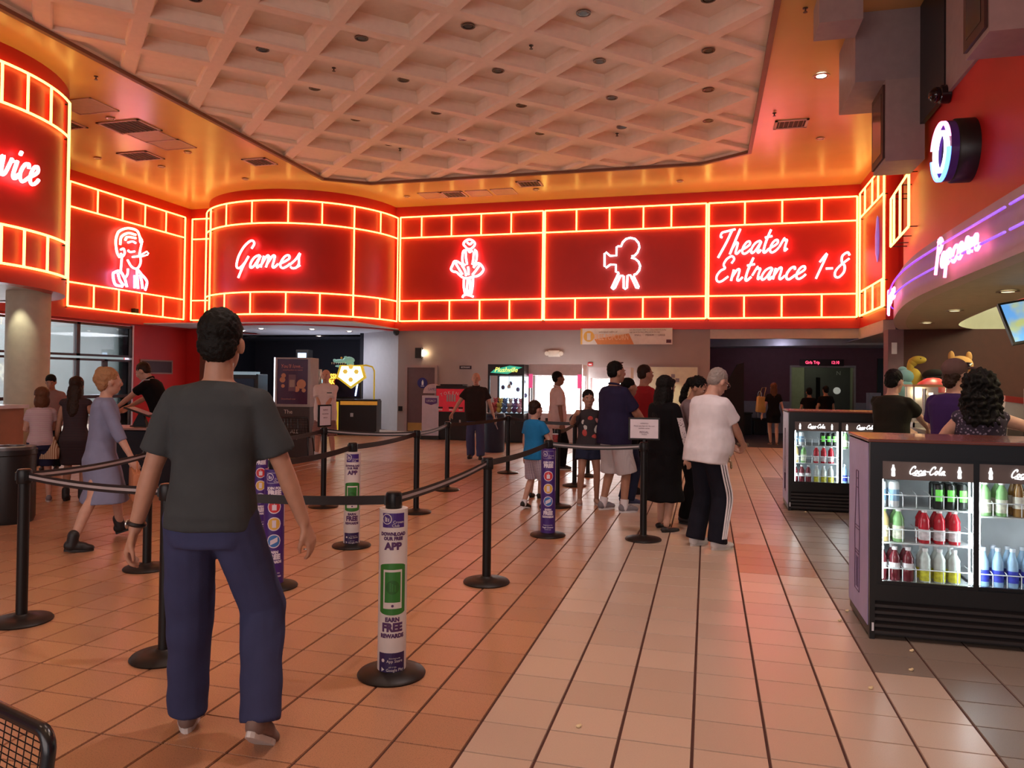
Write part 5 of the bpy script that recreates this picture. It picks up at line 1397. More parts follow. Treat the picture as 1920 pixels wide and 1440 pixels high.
b = MB(); b.tube([(-.04, -.1, .1), (-.04, -.1, .48)], .025, 8); b.build('steel_tube', STEEL, t, True)
for z in (.3, .35, .4): MB().box(-.02, -.205, z, .03, -.2, z+.03).build('label_square', emat('cab_label', (1, .95, .85), 1.2), t)
lamp('POINT', 'popcorn_lamp', (p.x+.1, p.y, 1.45), 3, (1, .75, .4), .04)
p = at(1742, 740, 10.6)
t = thing('popcorn_cart', 'red domed popcorn cart top behind the steel cabinet', 'popcorn cart', (p.x+.05, p.y, 1.02))
b = MB()
for k in range(8):
    a = k*PI/7
b.lathe([(.27, .42), (.25, .47), (.18, .56), (.08, .62), (.0, .63)], 20); b.build('red_canopy', mat('cart_red', (.55, .03, .03), .4), t, True)
MB().box(-.2, -.18, 0, .2, .18, .42).build('cart_body', mat('cart_steel', (.5, .45, .38), .3, .8), t)
# shelf with plush toys behind
sx0 = at(1690, 720, 13.2)
t = thing('back_shelf', 'dark shelf unit against the maroon concession wall', 'shelf', (4.0, 13.45, 0)); MB().box(-1.05, 0, 0, 1.4, 1.3, 1.2).build('cabinet', mat('shelf_dark', (.03, .02, .02), .5), t)
def plush(name, label, u, v, tt, parts, group=None):
    p = at(u, v, tt); t = thing(name, label, 'plush toy', p)
    hz = (p.z-1.2)/2
    MB().ell((0, 0, -hz), (.15, .13, hz)).build('torso', parts[0][1], t, True)
    for nm, m, shp in parts:
        b = MB()
        for c, r in shp: b.ell(c, r)
        b.build(nm, m, t, True)
    return t
YPL = mat('plush_yellow', (.62, .42, .06), .9, bump=.3, bscale=120)
plush('plush_longneck', 'yellow long-necked plush animal on the concession shelf', 1714, 690, 13.0, [('body', YPL, [((-.02, 0, -.2), (.15, .14, .2))]), ('neck', YPL, [((-.06, 0, -.02), (.06, .06, .18)), ((-.02, 0, .1), (.08, .07, .08))]), ('head', YPL, [((.06, -.02, .14), (.13, .08, .07))]), ('eye', BLK, [((.08, -.09, .16), (.012, .01, .012))])])
TPL = mat('plush_teal', (.2, .38, .4), .9)
plush('plush_teal_animal', 'teal plush animal at the left end of the concession shelf', 1692, 715, 12.6, [('body', TPL, [((0, 0, -.12), (.17, .15, .2))]), ('head', TPL, [((.03, -.03, .08), (.14, .12, .12))]), ('crest', TPL, [((0, 0, .2), (.07, .04, .05))])])
OPL_ = mat('plush_orange', (.6, .3, .1), .9)
plush('plush_eared_animal', 'orange plush animal with pointed ears above the cap-wearing customer', 1800, 684, 12.4, [('head', OPL_, [((0, 0, 0), (.2, .16, .15))]), ('ear', OPL_, [((-.13, 0, .14), (.05, .04, .09))]), ('ear', OPL_, [((.13, 0, .13), (.05, .04, .09))]), ('body', OPL_, [((0, 0, -.25), (.18, .15, .2))])])
plush('plush_doll', 'plain tan plush doll in a black cap on the concession shelf', 1752, 715, 12.8, [('head', mat('plush_tan', (.5, .34, .15), .9), [((0, 0, 0), (.17, .15, .16))]), ('cap', mat('plush_cap_black', (.012, .01, .01), .8), [((0, 0, .1), (.19, .17, .11)), ((.02, -.12, .06), (.18, .12, .03))]), ('hair', mat('plush_purple', (.1, .05, .3), .8), [((-.15, -.04, -.06), (.05, .06, .12))]), ('body', mat('plush_cap_black', (.012, .01, .01), .8), [((0, 0, -.26), (.17, .14, .18))])])
# menu screen, till and cup boxes
p = at(1915, 600, 8.6)
t = thing('menu_screen', 'tilted menu screen hanging under the concession cove at right', 'menu screen', p, .0)
Mt = Matrix.Rotation(-.35, 4, 'X')@Matrix.Rotation(-.2, 4, 'Y')
MB().box(-.18, -.02, -.28, .6, .03, .24, M=Mt).build('bezel', BLK, t)
def menu_mat():
    m = mat('menu_picture', (.1, .3, .6), .3, noise=0); nt = m.node_tree; n = nt.nodes.new('ShaderNodeTexNoise'); n.inputs['Scale'].default_value = 5; r = nt.nodes.new('ShaderNodeValToRGB')
    r.color_ramp.elements[0].position = .4; r.color_ramp.elements[0].color = (.12, .35, .75, 1); r.color_ramp.elements[1].position = .62; r.color_ramp.elements[1].color = (.5, .5, .1, 1)
    tc = nt.nodes.new('ShaderNodeTexCoord'); nt.links.new(tc.outputs['Object'], n.inputs['Vector']); nt.links.new(n.outputs['Fac'], r.inputs[0]); B_ = nt.nodes['Principled BSDF']; nt.links.new(r.outputs[0], B_.inputs['Emission Color']); B_.inputs['Emission Strength'].default_value = .8; return m
MB().box(-.155, -.024, -.255, .575, -.02, .215, M=Mt).build('picture', menu_mat(), t)
b = MB(); b.tube([(.2, .03, .2), (.2, .1, .7)], .02); b.build('hanger', BLK, t)
p = at(1908, 790, 6.9); t = thing('cash_register', 'black cash register with a small lit display at the right edge', 'cash register', (p.x+.25, p.y+.2, 1.02))
MB().rbox(-.2, -.2, 0, .25, .2, .12, .01).build('base', BLK, t); MB().box(-.03, -.03, .12, .03, .03, .25).build('stem', BLK, t); MB().rbox(-.13, -.06, .16, .17, -.02, .4, .01).build('monitor', BLK, t); MB().box(-.06, -.064, .24, .05, -.06, .31).build('display', emat('till_display', (.9, .95, 1), 1.5), t)
b = MB(); b.tube([(-.12, 0, .12), (-.12, 0, .5)], .01); b.build('pole', mat('till_pole', (.5, .45, .4), .4), t)
p = at(1888, 780, 7.6); t = thing('cup_dispenser', 'white cup dispenser with a red top on the concession counter', 'dispenser', (p.x, p.y, 1.02))
MB().box(-.09, -.1, 0, .09, .1, .36, M=T(0, 0, 0, 0, 0, .12)).build('body', mat('dispenser_white', (.6, .58, .52), .4), t); MB().box(-.1, -.11, .36, .1, .11, .42, M=T(0, 0, 0, 0, 0, .12)).build('red_top', mat('dispenser_red', (.5, .06, .04), .35), t)
# near bench at the lower left corner: the curved mesh back shows, the seat is below the frame
A0, A1 = onz(96, 1376, .8), onz(0, 1329, .8)
dl = (A1-A0); dl.z = 0; dl.normalize(); nv = V((dl.y, -dl.x, 0))
if nv.dot(CAM-A0) < 0: nv = -nv
t = thing('mesh_bench', 'black mesh bench back cut off by the lower left corner', 'bench', (A0.x, A0.y, 0))
K = V((0, 0, .8)); Lb, Wb, rc = 1.15, .36, .04
dn = (V((0, 0, -1))+nv*.12).normalized()
A_ = lambda cx, cy, a0: [K+dl*(cx+rc*math.cos(a0+k*PI/12))+dn*(cy+rc*math.sin(a0+k*PI/12)) for k in range(7)]
MB().tube(A_(rc, rc, PI)+A_(Lb-rc, rc, 1.5*PI)+A_(Lb-rc, Wb-rc, 0)+A_(rc, Wb-rc, PI/2), .0145, 14, closed=True).build('back_rim', MESHM, t, True, 1.5)
for k in range(1, 38): MB().tube([K+dl*(Lb*k/38)+nv*.002, K+dl*(Lb*k/38)+dn*Wb+nv*.002], .0018, 4).build('upright_wire', MESHM, t)
for k in range(1, 25): MB().tube([K+dn*(Wb*k/25)-nv*.002, K+dn*(Wb*k/25)+dl*Lb-nv*.002], .0018, 4).build('long_wire', MESHM, t)
S0 = K+dn*Wb
MB().tube([S0+dl*.0, S0+nv*.42, S0+nv*.42+dl*Lb, S0+dl*Lb], .0145, 10, closed=True).build('seat_rim', MESHM, t, True)
for k in range(1, 24): MB().tube([S0+dl*(Lb*k/24), S0+dl*(Lb*k/24)+nv*.42], .002, 4).build('seat_wire', MESHM, t)
for q in (S0+dl*.1+nv*.05, S0+dl*1.05+nv*.05, S0+dl*.1+nv*.38, S0+dl*1.05+nv*.38): MB().tube([q, V((q.x, q.y, 0))], .014, 8).build('leg', MESHM, t, True)
# theatre entrance things
p = ony(1540, 680, TB-.03); t = thing('led_sign', 'red LED sign reading Girls Trip above the theatre doorway', 'LED sign', p)
MB().box(-.62, -.08, -.1, .62, 0, .1).build('housing', mat('led_black', (.02, .005, .008), .3), t)
LEDR = emat('led_red', (1, .04, .12), 3)
text('Girls Trip', .13, T(-.26, -.083, 0, 0, PI/2), 'lettering', LEDR, t, .8); text('12:10', .13, T(.38, -.083, 0, 0, PI/2), 'lettering', LEDR, t, .8)
dd = thing('door_2', None, None, (ony(1552, 740, 27.9).x, 27.95, 0)); dd['kind'] = 'structure'
MB().box(-.75, 0, 0, .1, .04, 2.1).build('door_leaf', mat('theatre_door', (.05, .05, .05), .5), dd); MB().box(.1, 0, 0, .9, .04, 2.1).build('door_leaf', mat('theatre_door', (.05, .05, .05), .5), dd); MB().box(-.38, -.01, .9, -.24, 0, 1.75).build('vision_pane', mat('vision_dark', (.005, .005, .005), .1), dd)
text('N', .2, T(.35, -.012, 1.9, 0, PI/2), 'lettering', mat('door_letter', (.3, .3, .3), .5), dd)
b = MB(); b.lathe([(.12, 0), (.12, .02)], 16, M=T(.3, -.0, 1.3, 0, PI/2)); b.build('round_plate', mat('door_plate', (.5, .5, .48), .4, emit=.3, ecol=(.6, .6, .55)), dd)
lamp('POINT', 'corridor_light', (dx0+.9, 26.3, 2.4), 14, (.95, 1, .7), .1)
lamp('POINT', 'recess_light', (2.0, 22.6, 2.5), 7, (.75, .7, 1), .15)
def standee(u, v, tt, w, h, label):
    p = onz(u, v) if tt is None else at(u, v, tt); p.z = 0; t = thing('standee', label, 'standee', p, TH)
    b = MB(); pts = [(-w/2, 0), (w/2, 0), (w/2*.9, h*.6), (w*.45, h), (w*.1, h*.97), (-w*.35, h*.75), (-w/2, h*.6)]
    b.add([(x, 0, z) for x, z in pts]+[(x, .04, z) for x, z in pts], [tuple(range(7)), tuple(range(13, 6, -1))]+[(k, (k+1) % 7, (k+1) % 7+7, k+7) for k in range(7)]); b.build('board', mat('standee_dark', (.01, .006, .008), .6), t); MB().box(-w/2, .04, 0, w/2, .35, .12).build('foot', BLK, t)
standee(1377, 830, 20.5, .55, 2.1, 'tall dark cardboard standee inside the theatre entrance')
for u, w, h, lab in ((1396, .34, .62, 'black bin beside the dark standee'), (1423, .4, .45, 'low black bin behind the woman in the black dress')):
    p = onz(u, 815); t = thing('floor_bin', lab, 'bin', p, TH); MB().rbox(-w/2, -.15, 0, w/2, .15, h, .02).build('body', BLK, t); MB().rbox(-w/2-.02, -.17, h, w/2+.02, .17, h+.05, .01).build('lid', BLK, t)
for u, lab in ((1389, 'tall slim chrome stand left of the woman in black'), (1424, 'slim chrome rope stand behind the woman in black')):
    p = onz(u, 812); t = thing('chrome_stand', lab, 'stand', p); b = MB(); b.tube([(-.05, 0, .02), (-.05, 0, 1.22), (-.02, 0, 1.28), (.02, 0, 1.28), (.05, 0, 1.22), (.05, 0, .02)], .012, 6); b.build('loop_tube', STEEL, t, True); b = MB(); b.lathe([(.14, 0), (.14, .02)], 16); b.build('foot', STEEL, t)
p = at(1641, 765, 21); t = thing('charging_kiosk', 'pale free-standing kiosk at the right of the theatre doorway', 'kiosk', (p.x, p.y, 0), TH); MB().box(-.16, 0, 0, .16, .2, 1.3).build('body', mat('kiosk_white', (.4, .42, .5), .4), t); MB().box(-.08, -.012, .8, .08, 0, 1.2).build('screen', mat('kiosk_screen', (.06, .05, .06), .2), t)
p = at(1655, 740, 21.5); t = thing('entrance_panel', 'tall black panel right of the theatre doorway', 'panel', (p.x, p.y, 0), TH); MB().box(-.14, 0, 0, .12, .06, 2.28).build('board', BLK, t); MB().box(-.16, -.02, 0, .14, .08, .05).build('foot', BLK, t)
p = ony(1677, 653, 17.25); MB().box(-.05, 0, -.12, .05, .03, .12).build('paper_notice', SGW).location = p
tag(bpy.data.objects['paper_notice'], 'small white notice on the jamb beside the concession wall', 'notice')
# popcorn and scraps dropped on the floor
scr = MB(); scr.ell((0, 0, .006), (.012, .01, .007), u=7, w=5); scr.ell((.008, .006, .009), (.008, .008, .006), u=6, w=4); scr = scr.mesh('popcorn_piece', mat('popcorn_yellow', (.75, .6, .35), .8), True)
for u, v, lab in ((1084, 1364, 'yellow popcorn scrap on a beige tile near the bottom'), (1709, 1222, 'white popcorn piece on the dark tiles below the near cooler'), (1708, 1258, 'tiny crumb on the dark tile nearest the cooler'), (1588, 1147, 'pale scrap at the back foot of the near cooler'), (1510, 961, 'pale scrap below the far cooler'), (1632, 1292, 'flattened yellow crumb on a beige tile right of centre'), (1574, 1165, 'tan crumb beside the long joint near the cooler')):
    o = bpy.data.objects.new('popcorn_piece', scr); COL.objects.link(o); o.location = onz(u, v, 0); tag(o, lab, 'popcorn', 'crumbs on the floor')
# ================================================================ people
from mathutils import noise as MN
TMP = bpy.data.scenes.new('workbench')
def remesh(mb, name, mats, voxel, smooth=4, parent=None, cut=None, disp=0, dsc=30):
    me = bpy.data.meshes.new(name); me.from_pydata(mb.v, [], mb.f)
    bm = bmesh.new(); bm.from_mesh(me); bmesh.ops.recalc_face_normals(bm, faces=bm.faces); bm.to_mesh(me); bm.free()
    o = bpy.data.objects.new(name, me); TMP.collection.objects.link(o)
    r = o.modifiers.new('r', 'REMESH'); r.mode = 'VOXEL'; r.voxel_size = voxel; r.use_smooth_shade = True
    s = o.modifiers.new('s', 'SMOOTH'); s.factor = .5; s.iterations = smooth
    with bpy.context.temp_override(scene=TMP, view_layer=TMP.view_layers[0]):
        dg = bpy.context.evaluated_depsgraph_get()
    m2 = bpy.data.meshes.new_from_object(o.evaluated_get(dg))
    bpy.data.objects.remove(o); bpy.data.meshes.remove(me)
    if cut:
        bm = bmesh.new(); bm.from_mesh(m2)
        for co, no in cut:
            bmesh.ops.bisect_plane(bm, geom=list(bm.verts)+list(bm.edges)+list(bm.faces), plane_co=co, plane_no=no, clear_outer=True)
        bm.to_mesh(m2); bm.free()
    if disp:
        nr = [v.normal.copy() for v in m2.vertices]
        for v, n_ in zip(m2.vertices, nr):
            v.co += n_*disp*MN.noise(v.co*dsc)
    m2.name = name; m2.materials.clear()
    for m in (mats if isinstance(mats, (list, tuple)) else [mats]): m2.materials.append(m)
    for p in m2.polygons: p.use_smooth = True
    ob = bpy.data.objects.new(name, m2); COL.objects.link(ob)
    if parent: ob.parent = parent
    return ob
def append(ob, mb, mi_mats):
    """append loose detail geometry (eyes, brows, lips) to a mesh object"""
    me = ob.data; n0 = len(me.materials)
    for m in mi_mats: me.materials.append(m)
    bm = bmesh.new(); bm.from_mesh(me)
    vs = [bm.verts.new(v) for v in mb.v]
    for f, mi in zip(mb.f, mb.m):
        try:
            fc = bm.faces.new([vs[i] for i in f]); fc.material_index = n0+mi; fc.smooth = True
        except ValueError: pass
    bm.to_mesh(me); bm.free()
def limb(b, pts, rs, seg=14, flat0=False, flat1=False):
    b.tube(pts, rs, seg)
    if not flat0: b.ell(pts[0], (rs[0],)*3, u=12, w=8)
    if not flat1: b.ell(pts[-1], (rs[-1],)*3, u=12, w=8)
    for p, r in list(zip(pts, rs))[1:-1]: b.ell(p, (r,)*3, u=12, w=8)
def loft(b, secs, seg=24):
    """secs: list of (center, xaxis*rx, yaxis*ry)"""
    vs = []; fs = []
    for c, ax, ay in secs:
        for k in range(seg):
            a = 2*PI*k/seg; ca, sa = math.cos(a), math.sin(a)
            ca = math.copysign(abs(ca)**.85, ca); sa = math.copysign(abs(sa)**.85, sa)
            vs.append(c+ax*ca+ay*sa)
    for i in range(len(secs)-1):
        for k in range(seg):
            k2 = (k+1) % seg; fs.append((i*seg+k, i*seg+k2, (i+1)*seg+k2, (i+1)*seg+k))
    fs.append(tuple(range(seg))[::-1]); fs.append(tuple(range((len(secs)-1)*seg, len(secs)*seg)))
    b.add(vs, fs)
def ik(a, c, l1, l2, pole):
    d = c-a; L = d.length
    if L > (l1+l2)*.999:
        c = a+d*((l1+l2)*.999/L); d = c-a; L = d.length
    x = (l1*l1-l2*l2+L*L)/(2*L); h = math.sqrt(max(l1*l1-x*x, 0)); n_ = d.normalized()
    p = pole-n_*pole.dot(n_); p = p.normalized() if p.length > 1e-5 else n_.orthogonal()
    return a+n_*x+p*h, c
SKIN = {'a': mat('skin_light', (.58, .32, .23), .55, noise=.06, nscale=25), 'b': mat('skin_tan', (.44, .22, .14), .55, noise=.06, nscale=25), 'c': mat('skin_brown', (.24, .11, .065), .5, noise=.06, nscale=25)}
EYEW = mat('eye_white', (.7, .66, .62), .3); EYED = mat('eye_dark', (.015, .01, .008), .25); LIP = mat('lip', (.32, .1, .08), .5)
HM = {'black': mat('hair_black', (.005, .004, .003), .65, bump=.5, bscale=90, spec=.2), 'dkbrown': mat('hair_dark_brown', (.03, .014, .008), .5, bump=.5, bscale=90, spec=.2), 'brown': mat('hair_brown', (.12, .045, .02), .5, bump=.5, bscale=90, spec=.2), 'blonde': mat('hair_strawberry_blonde', (.38, .19, .09), .5, bump=.5, bscale=90, spec=.2), 'grey': mat('hair_grey', (.3, .25, .22), .6, bump=.4, bscale=90)}
def cloth(name, col, rough=.85):
    return mat('cloth_'+name, col, rough, noise=.05, nscale=14, bump=.12, bscale=220, spec=.15)
def pattern(name, c1, c2, scale, mode='stripe', axis='Z', c3=None):
    key = 'cloth_'+name
    if key in MATS: return MATS[key]
    m = mat(key, c1, .85, noise=0); nt = m.node_tree; L = nt.links.new; tc = nt.nodes.new('ShaderNodeTexCoord')
    def wave(ax, th):
        w = nt.nodes.new('ShaderNodeTexWave'); w.bands_direction = ax; w.inputs['Scale'].default_value = scale; w.inputs['Distortion'].default_value = .4
        L(tc.outputs['Object'], w.inputs['Vector']); r = nt.nodes.new('ShaderNodeMapRange'); r.inputs['From Min'].default_value = th-.05; r.inputs['From Max'].default_value = th+.05; L(w.outputs['Fac'], r.inputs['Value']); return r
    mx = nt.nodes.new('ShaderNodeMix'); mx.data_type = 'RGBA'; mx.inputs[6].default_value = (*c1, 1); mx.inputs[7].default_value = (*c2, 1)
    if mode == 'stripe':
        L(wave(axis, .6).outputs[0], mx.inputs[0]); L(mx.outputs[2], nt.nodes['Principled BSDF'].inputs['Base Color'])
    elif mode == 'plaid':
        L(wave('Z', .6).outputs[0], mx.inputs[0]); m2 = nt.nodes.new('ShaderNodeMix'); m2.data_type = 'RGBA'; L(mx.outputs[2], m2.inputs[6]); m2.inputs[7].default_value = (*(c3 or c2), 1)
        r = wave('X', .65); mm = nt.nodes.new('ShaderNodeMath'); mm.operation = 'MULTIPLY'; mm.inputs[1].default_value = .6; L(r.outputs[0], mm.inputs[0]); L(mm.outputs[0], m2.inputs[0]); L(m2.outputs[2], nt.nodes['Principled BSDF'].inputs['Base Color'])
    elif mode == 'blotch':
        n_ = nt.nodes.new('ShaderNodeTexVoronoi'); n_.inputs['Scale'].default_value = scale; L(tc.outputs['Object'], n_.inputs['Vector']); r = nt.nodes.new('ShaderNodeMapRange'); r.inputs['From Min'].default_value = .25; r.inputs['From Max'].default_value = .32; L(n_.outputs['Distance'], r.inputs['Value']); L(r.outputs[0], mx.inputs[0]); L(mx.outputs[2], nt.nodes['Principled BSDF'].inputs['Base Color'])
    return m
def hand(b, w, d, palm, k, side, curl=.35, r=1.0):
    """five-fingered hand at wrist w, pointing along d, palm facing 'palm'; side +1 right, -1 left"""
    d = d.normalized(); pn = (palm-d*palm.dot(d)).normalized(); x = d.cross(pn)*side  # toward the little finger
    k *= r
    c0 = w+d*.045*k
    for f in (-.028, -.009, .009, .027):
        limb(b, [w+x*f*.6*k+d*.005, w+x*f*k+d*.088*k], [.015*k, .014*k], 8)
    for f, ln in ((-.03, .068), (-.01, .078), (.01, .072), (.029, .056)):
        p = w+x*f*k+d*.088*k; a = curl*.6; pts = [p]
        dd = d
        for s_ in (.45, .32, .26):
            dd = (d*math.cos(a)+pn*math.sin(a)); p = p+dd*ln*s_*k; pts.append(p); a += curl*.85
        limb(b, pts, [.0105*k, .0098*k, .009*k, .0078*k], 8)
    t0 = w-x*.022*k+d*.025*k; t1 = t0-x*.024*k+d*.03*k+pn*.012*k; t2 = t1-x*.006*k+d*.03*k+pn*.012*k*(1+curl); t3 = t2+x*.006*k*curl+d*.022*k+pn*.008*k
    limb(b, [t0, t1, t2, t3], [.0145*k, .0125*k, .0105*k, .0085*k], 8)
def shoe(t, M_, kind, m, sole, k, name='shoe'):
    b = MB()
    if kind == 'sandal':
        b.ell((0, .05*k, .022*k), (.045*k, .13*k, .022*k)); b.ell((0, -.04*k, .03*k), (.036*k, .05*k, .03*k))
    else:
        b.ell((0, -.025*k, .055*k), (.041*k, .058*k, .055*k)); b.ell((0, .05*k, .045*k), (.045*k, .09*k, .045*k)); b.ell((0, .11*k, .036*k), (.047*k, .07*k, .034*k))
        if kind == 'boot': limb(b, [V((0, -.015*k, .05*k)), V((0, -.01*k, .15*k))], [.05*k, .052*k], 12)
    b.v = [tuple(M_@V(q)) for q in b.v]
    o = remesh(b, name, m, .009*max(k, .7), 3, t)
    s_ = MB(); out = [(.038*math.cos(a)*(1 if math.sin(a) < 0 else 1.2)*k, (.05+.125*math.sin(a))*k) for a in [2*PI*i/18 for i in range(18)]]
    s_.prism(out, 0, .022*k, M=M_); s_.build('sole', sole, o)
    if kind == 'trainer':
        l = MB()
        for i in range(3): l.tube([M_@V((-.03*k, (.04+.025*i)*k, .085*k-.012*i*k)), M_@V((0, (.04+.025*i)*k, .096*k-.014*i*k)), M_@V((.03*k, (.04+.025*i)*k, .085*k-.012*i*k))], .004*k, 5)
        l.build('laces', WHITE, o, True)
    return o
def person(label, loc, heading, H, skin='a', sex='m', vox=.012, lean=0, side=0, feet=((-.1, 0), (.1, 0)), arms=None, head=(0, 0), build=1.0, belly=0, top=None, sleeve=.55, hem=-.14, topm=None, low='pants', lowm=None, lowlen=1.0, loose=.016, shoes='trainer', shoem=None, solem=None, hair='short', hairm='black', sock=None, curl=(.35, .35), palms=None, collar=None, drop=0, flare=.1, skirt_z=.5, group=None, thick=1.0, legw=1.0):
    k = H/1.728; fem = sex == 'f'
    rz = TH-math.radians(heading)
    Mw = Matrix.Translation(loc)@Matrix.Rotation(rz, 4, 'Z'); Mi = Mw.inverted()
    hw, sw = (.085, .148) if fem else (.08, .166)
    hw *= k; sw *= k*(.5+.5*build)
    # feet
    ft = []
    for i, f in enumerate(feet):
        if len(f) and isinstance(f[0], V):
            q = Mi@f[0]; f = (q.x/k, q.y/k)+tuple(f[1:])
        x, y = f[0]*k, f[1]*k; lift = (f[2] if len(f) > 2 else 0)*k; pit = f[3] if len(f) > 3 else 0; yaw = f[4] if len(f) > 4 else (.12 if i == 0 else -.12)
        ft.append((x, y, lift, pit, yaw))
    cxm = sum(f[0] for f in ft)/2; cym = sum(f[1] for f in ft)/2
    S = [-1, 1]
    fm = [];ank = []
    for (x, y, lift, pit, yaw) in ft:
        # pitch>0: heel up, pivot at the ball; pitch<0: toe up, pivot at the heel
        pv = V((0, .1*k, 0)) if pit > 0 else V((0, -.05*k, 0))
        Mf = Matrix.Translation((x, y, lift))@Matrix.Rotation(yaw, 4, 'Z')@Matrix.Translation(pv)@Matrix.Rotation(-pit, 4, 'X')@Matrix.Translation(-pv)
        fm.append(Mf); ank.append(Mf@V((0, -.01*k, .085*k)))
    pz = .935*k-drop*k
    for i in (0, 1):
        hx = cxm*.0+S[i]*hw; dd = math.hypot(ank[i].x-hx, ank[i].y-0)
        pz = min(pz, ank[i].z+math.sqrt(max((.845*k)**2-dd*dd, .01))+.02*k)
    Pv = V((0, 0, pz)); sp = V((math.sin(side), math.sin(lean)*math.cos(side), math.cos(lean)*math.cos(side))).normalized()
    X = V((1, 0, 0)); X = (X-sp*X.dot(sp)).normalized(); Y = sp.cross(X)
    hips = [Pv+V((S[i]*hw, 0, -.02*k)) for i in (0, 1)]
    knees = [];
    for i in (0, 1):
        fy = Matrix.Rotation(ft[i][4], 3, 'Z')@V((0, 1, 0))
        kn, an = ik(hips[i], ank[i], .43*k, .42*k, fy+V((0, .0, .05))); knees.append(kn); ank[i] = an
    sh = [Pv+sp*.452*k+X*(S[i]*sw) for i in (0, 1)]
    nb = Pv+sp*.535*k
    arms = arms or [None, None]; pl = palms or [None, None]
    els = []; wrs = []
    for i in (0, 1):
        a = arms[i] or ((S[i]*(.27+.03*build), .05, .86), (S[i]*.35, -1, 0))
        tgt = a[0]
        tgt = (Mi@tgt) if isinstance(tgt, V) else V(tgt)*k
        el, wr = ik(sh[i], tgt, .285*k, .255*k, V(a[1])); els.append(el); wrs.append(wr)
    # head
    hyaw, hpit = head; tilt = lean*.45+hpit
    Mh = Matrix.Translation(nb+sp*.015*k)@Matrix.Rotation(hyaw, 4, 'Z')@Matrix.Rotation(-tilt, 4, 'X')@Matrix.Rotation(side*.5, 4, 'Y')@Matrix.Translation((0, .022*k, .132*k))@Matrix.Scale(k*(1.07 if H > 1.45 else 1.15), 4)
    B = build*thick
    secs = [(-.1, .15, .1, 0), (0, .165 if fem else .155, .115, 0), (.11, .128 if fem else .14, .1, 0), (.22, .135 if fem else .15, .105, .005), (.34, .15 if fem else .168, .112, .01), (.44, .15 if fem else .172, .1, 0), (.505, .11, .07, -.008), (.545, .058, .055, -.004)]
    def tsec(e, lo=-1, hi=1, be=0, ease_top=1):
        out = []
        for s_, rx, ry, yo in secs:
            if s_ < lo or s_ > hi: continue
            bl = belly*math.exp(-((s_-.1)/.15)**2)
            out.append((Pv+sp*s_*k+Y*(yo*k+bl*.5*k), X*((rx*B+bl*.35)*k+e), Y*((ry*B+bl*.6)*k+e)))
        return out
    # ---- skin body, one continuous surface
    b = MB(); loft(b, tsec(-.004, -1, 1))
    limb(b, [Pv+sp*.5*k, Mh@V((0, -.02, -.07))], [.062*k*(.8+.2*B), (.056 if not fem else .048)*k*(.8+.2*B)])
    for i in (0, 1): limb(b, [nb-sp*.03*k+X*S[i]*.03*k, sh[i]], [.042*k, .046*k])
    for i in (0, 1):
        t_ = (.7+.3*B)
        limb(b, [sh[i]-X*S[i]*.03*k, els[i].lerp(sh[i], .45), els[i], els[i].lerp(wrs[i], .3), wrs[i]], [.056*k*t_, .047*k*t_, .039*k*t_, .04*k*t_, .027*k])
        d = (wrs[i]-els[i]).normalized(); pn = V(pl[i]) if pl[i] else V((-S[i], .25, 0))
        hand(b, wrs[i]+d*.005*k, d, pn, k, S[i], curl[i], 1.0 if vox < .013 else 1.12)
        limb(b, [hips[i], hips[i].lerp(knees[i], .5), knees[i], knees[i].lerp(ank[i], .3)-V((0, .012*k, 0)), ank[i]], [.085*k*t_, .072*k*t_, .052*k, .054*k*t_, .036*k])
    h = MB()
    h.ell((0, -.012, .035), (.074, .094, .088)); h.ell((0, .02, -.03), (.06, .068, .085)); h.ell((0, .04, -.078), (.042, .045, .034)); h.ell((0, .0, .01), (.07, .085, .08))
    h.tube([(0, .088, .028), (0, .108, -.012), (0, .098, -.024)], [.009, .014, .012], 8); h.ell((0, .104, -.014), (.016, .013, .012))
    for s_ in (-1, 1):
        h.ell((s_*.077, -.005, -.002), (.012, .02, .032)); h.ell((s_*.032, .07, -.01), (.022, .018, .02)); h.ell((s_*.03, .082, .03), (.024, .01, .008))
    h.ell((0, .083, -.055), (.026, .014, .014))
    b.add([Mh@V(q) for q in h.v], h.f)
    body = remesh(b, 'person', SKIN[skin], vox, 3)
    e = MB()
    for s_ in (-1, 1):
        e.ell((s_*.031, .0795, .01), (.013, .008, .007), 0, u=10, w=6); e.ell((s_*.031, .085, .01), (.006, .004, .006), 1, u=8, w=6); e.ell((s_*.032, .086, .031), (.018, .0045, .004), 2, u=8, w=5)
    e.ell((0, .092, -.056), (.019, .005, .0035), 3, u=10, w=5); e.ell((0, .0905, -.063), (.015, .005, .0045), 3, u=10, w=5)
    e.v = [tuple(Mh@V(q)) for q in e.v]
    append(body, e, [EYEW, EYED, HM[hairm], LIP])
    body.matrix_world = Mw
    tag(body, label, 'person', group)
    t = body
    cv = max(vox, .010)
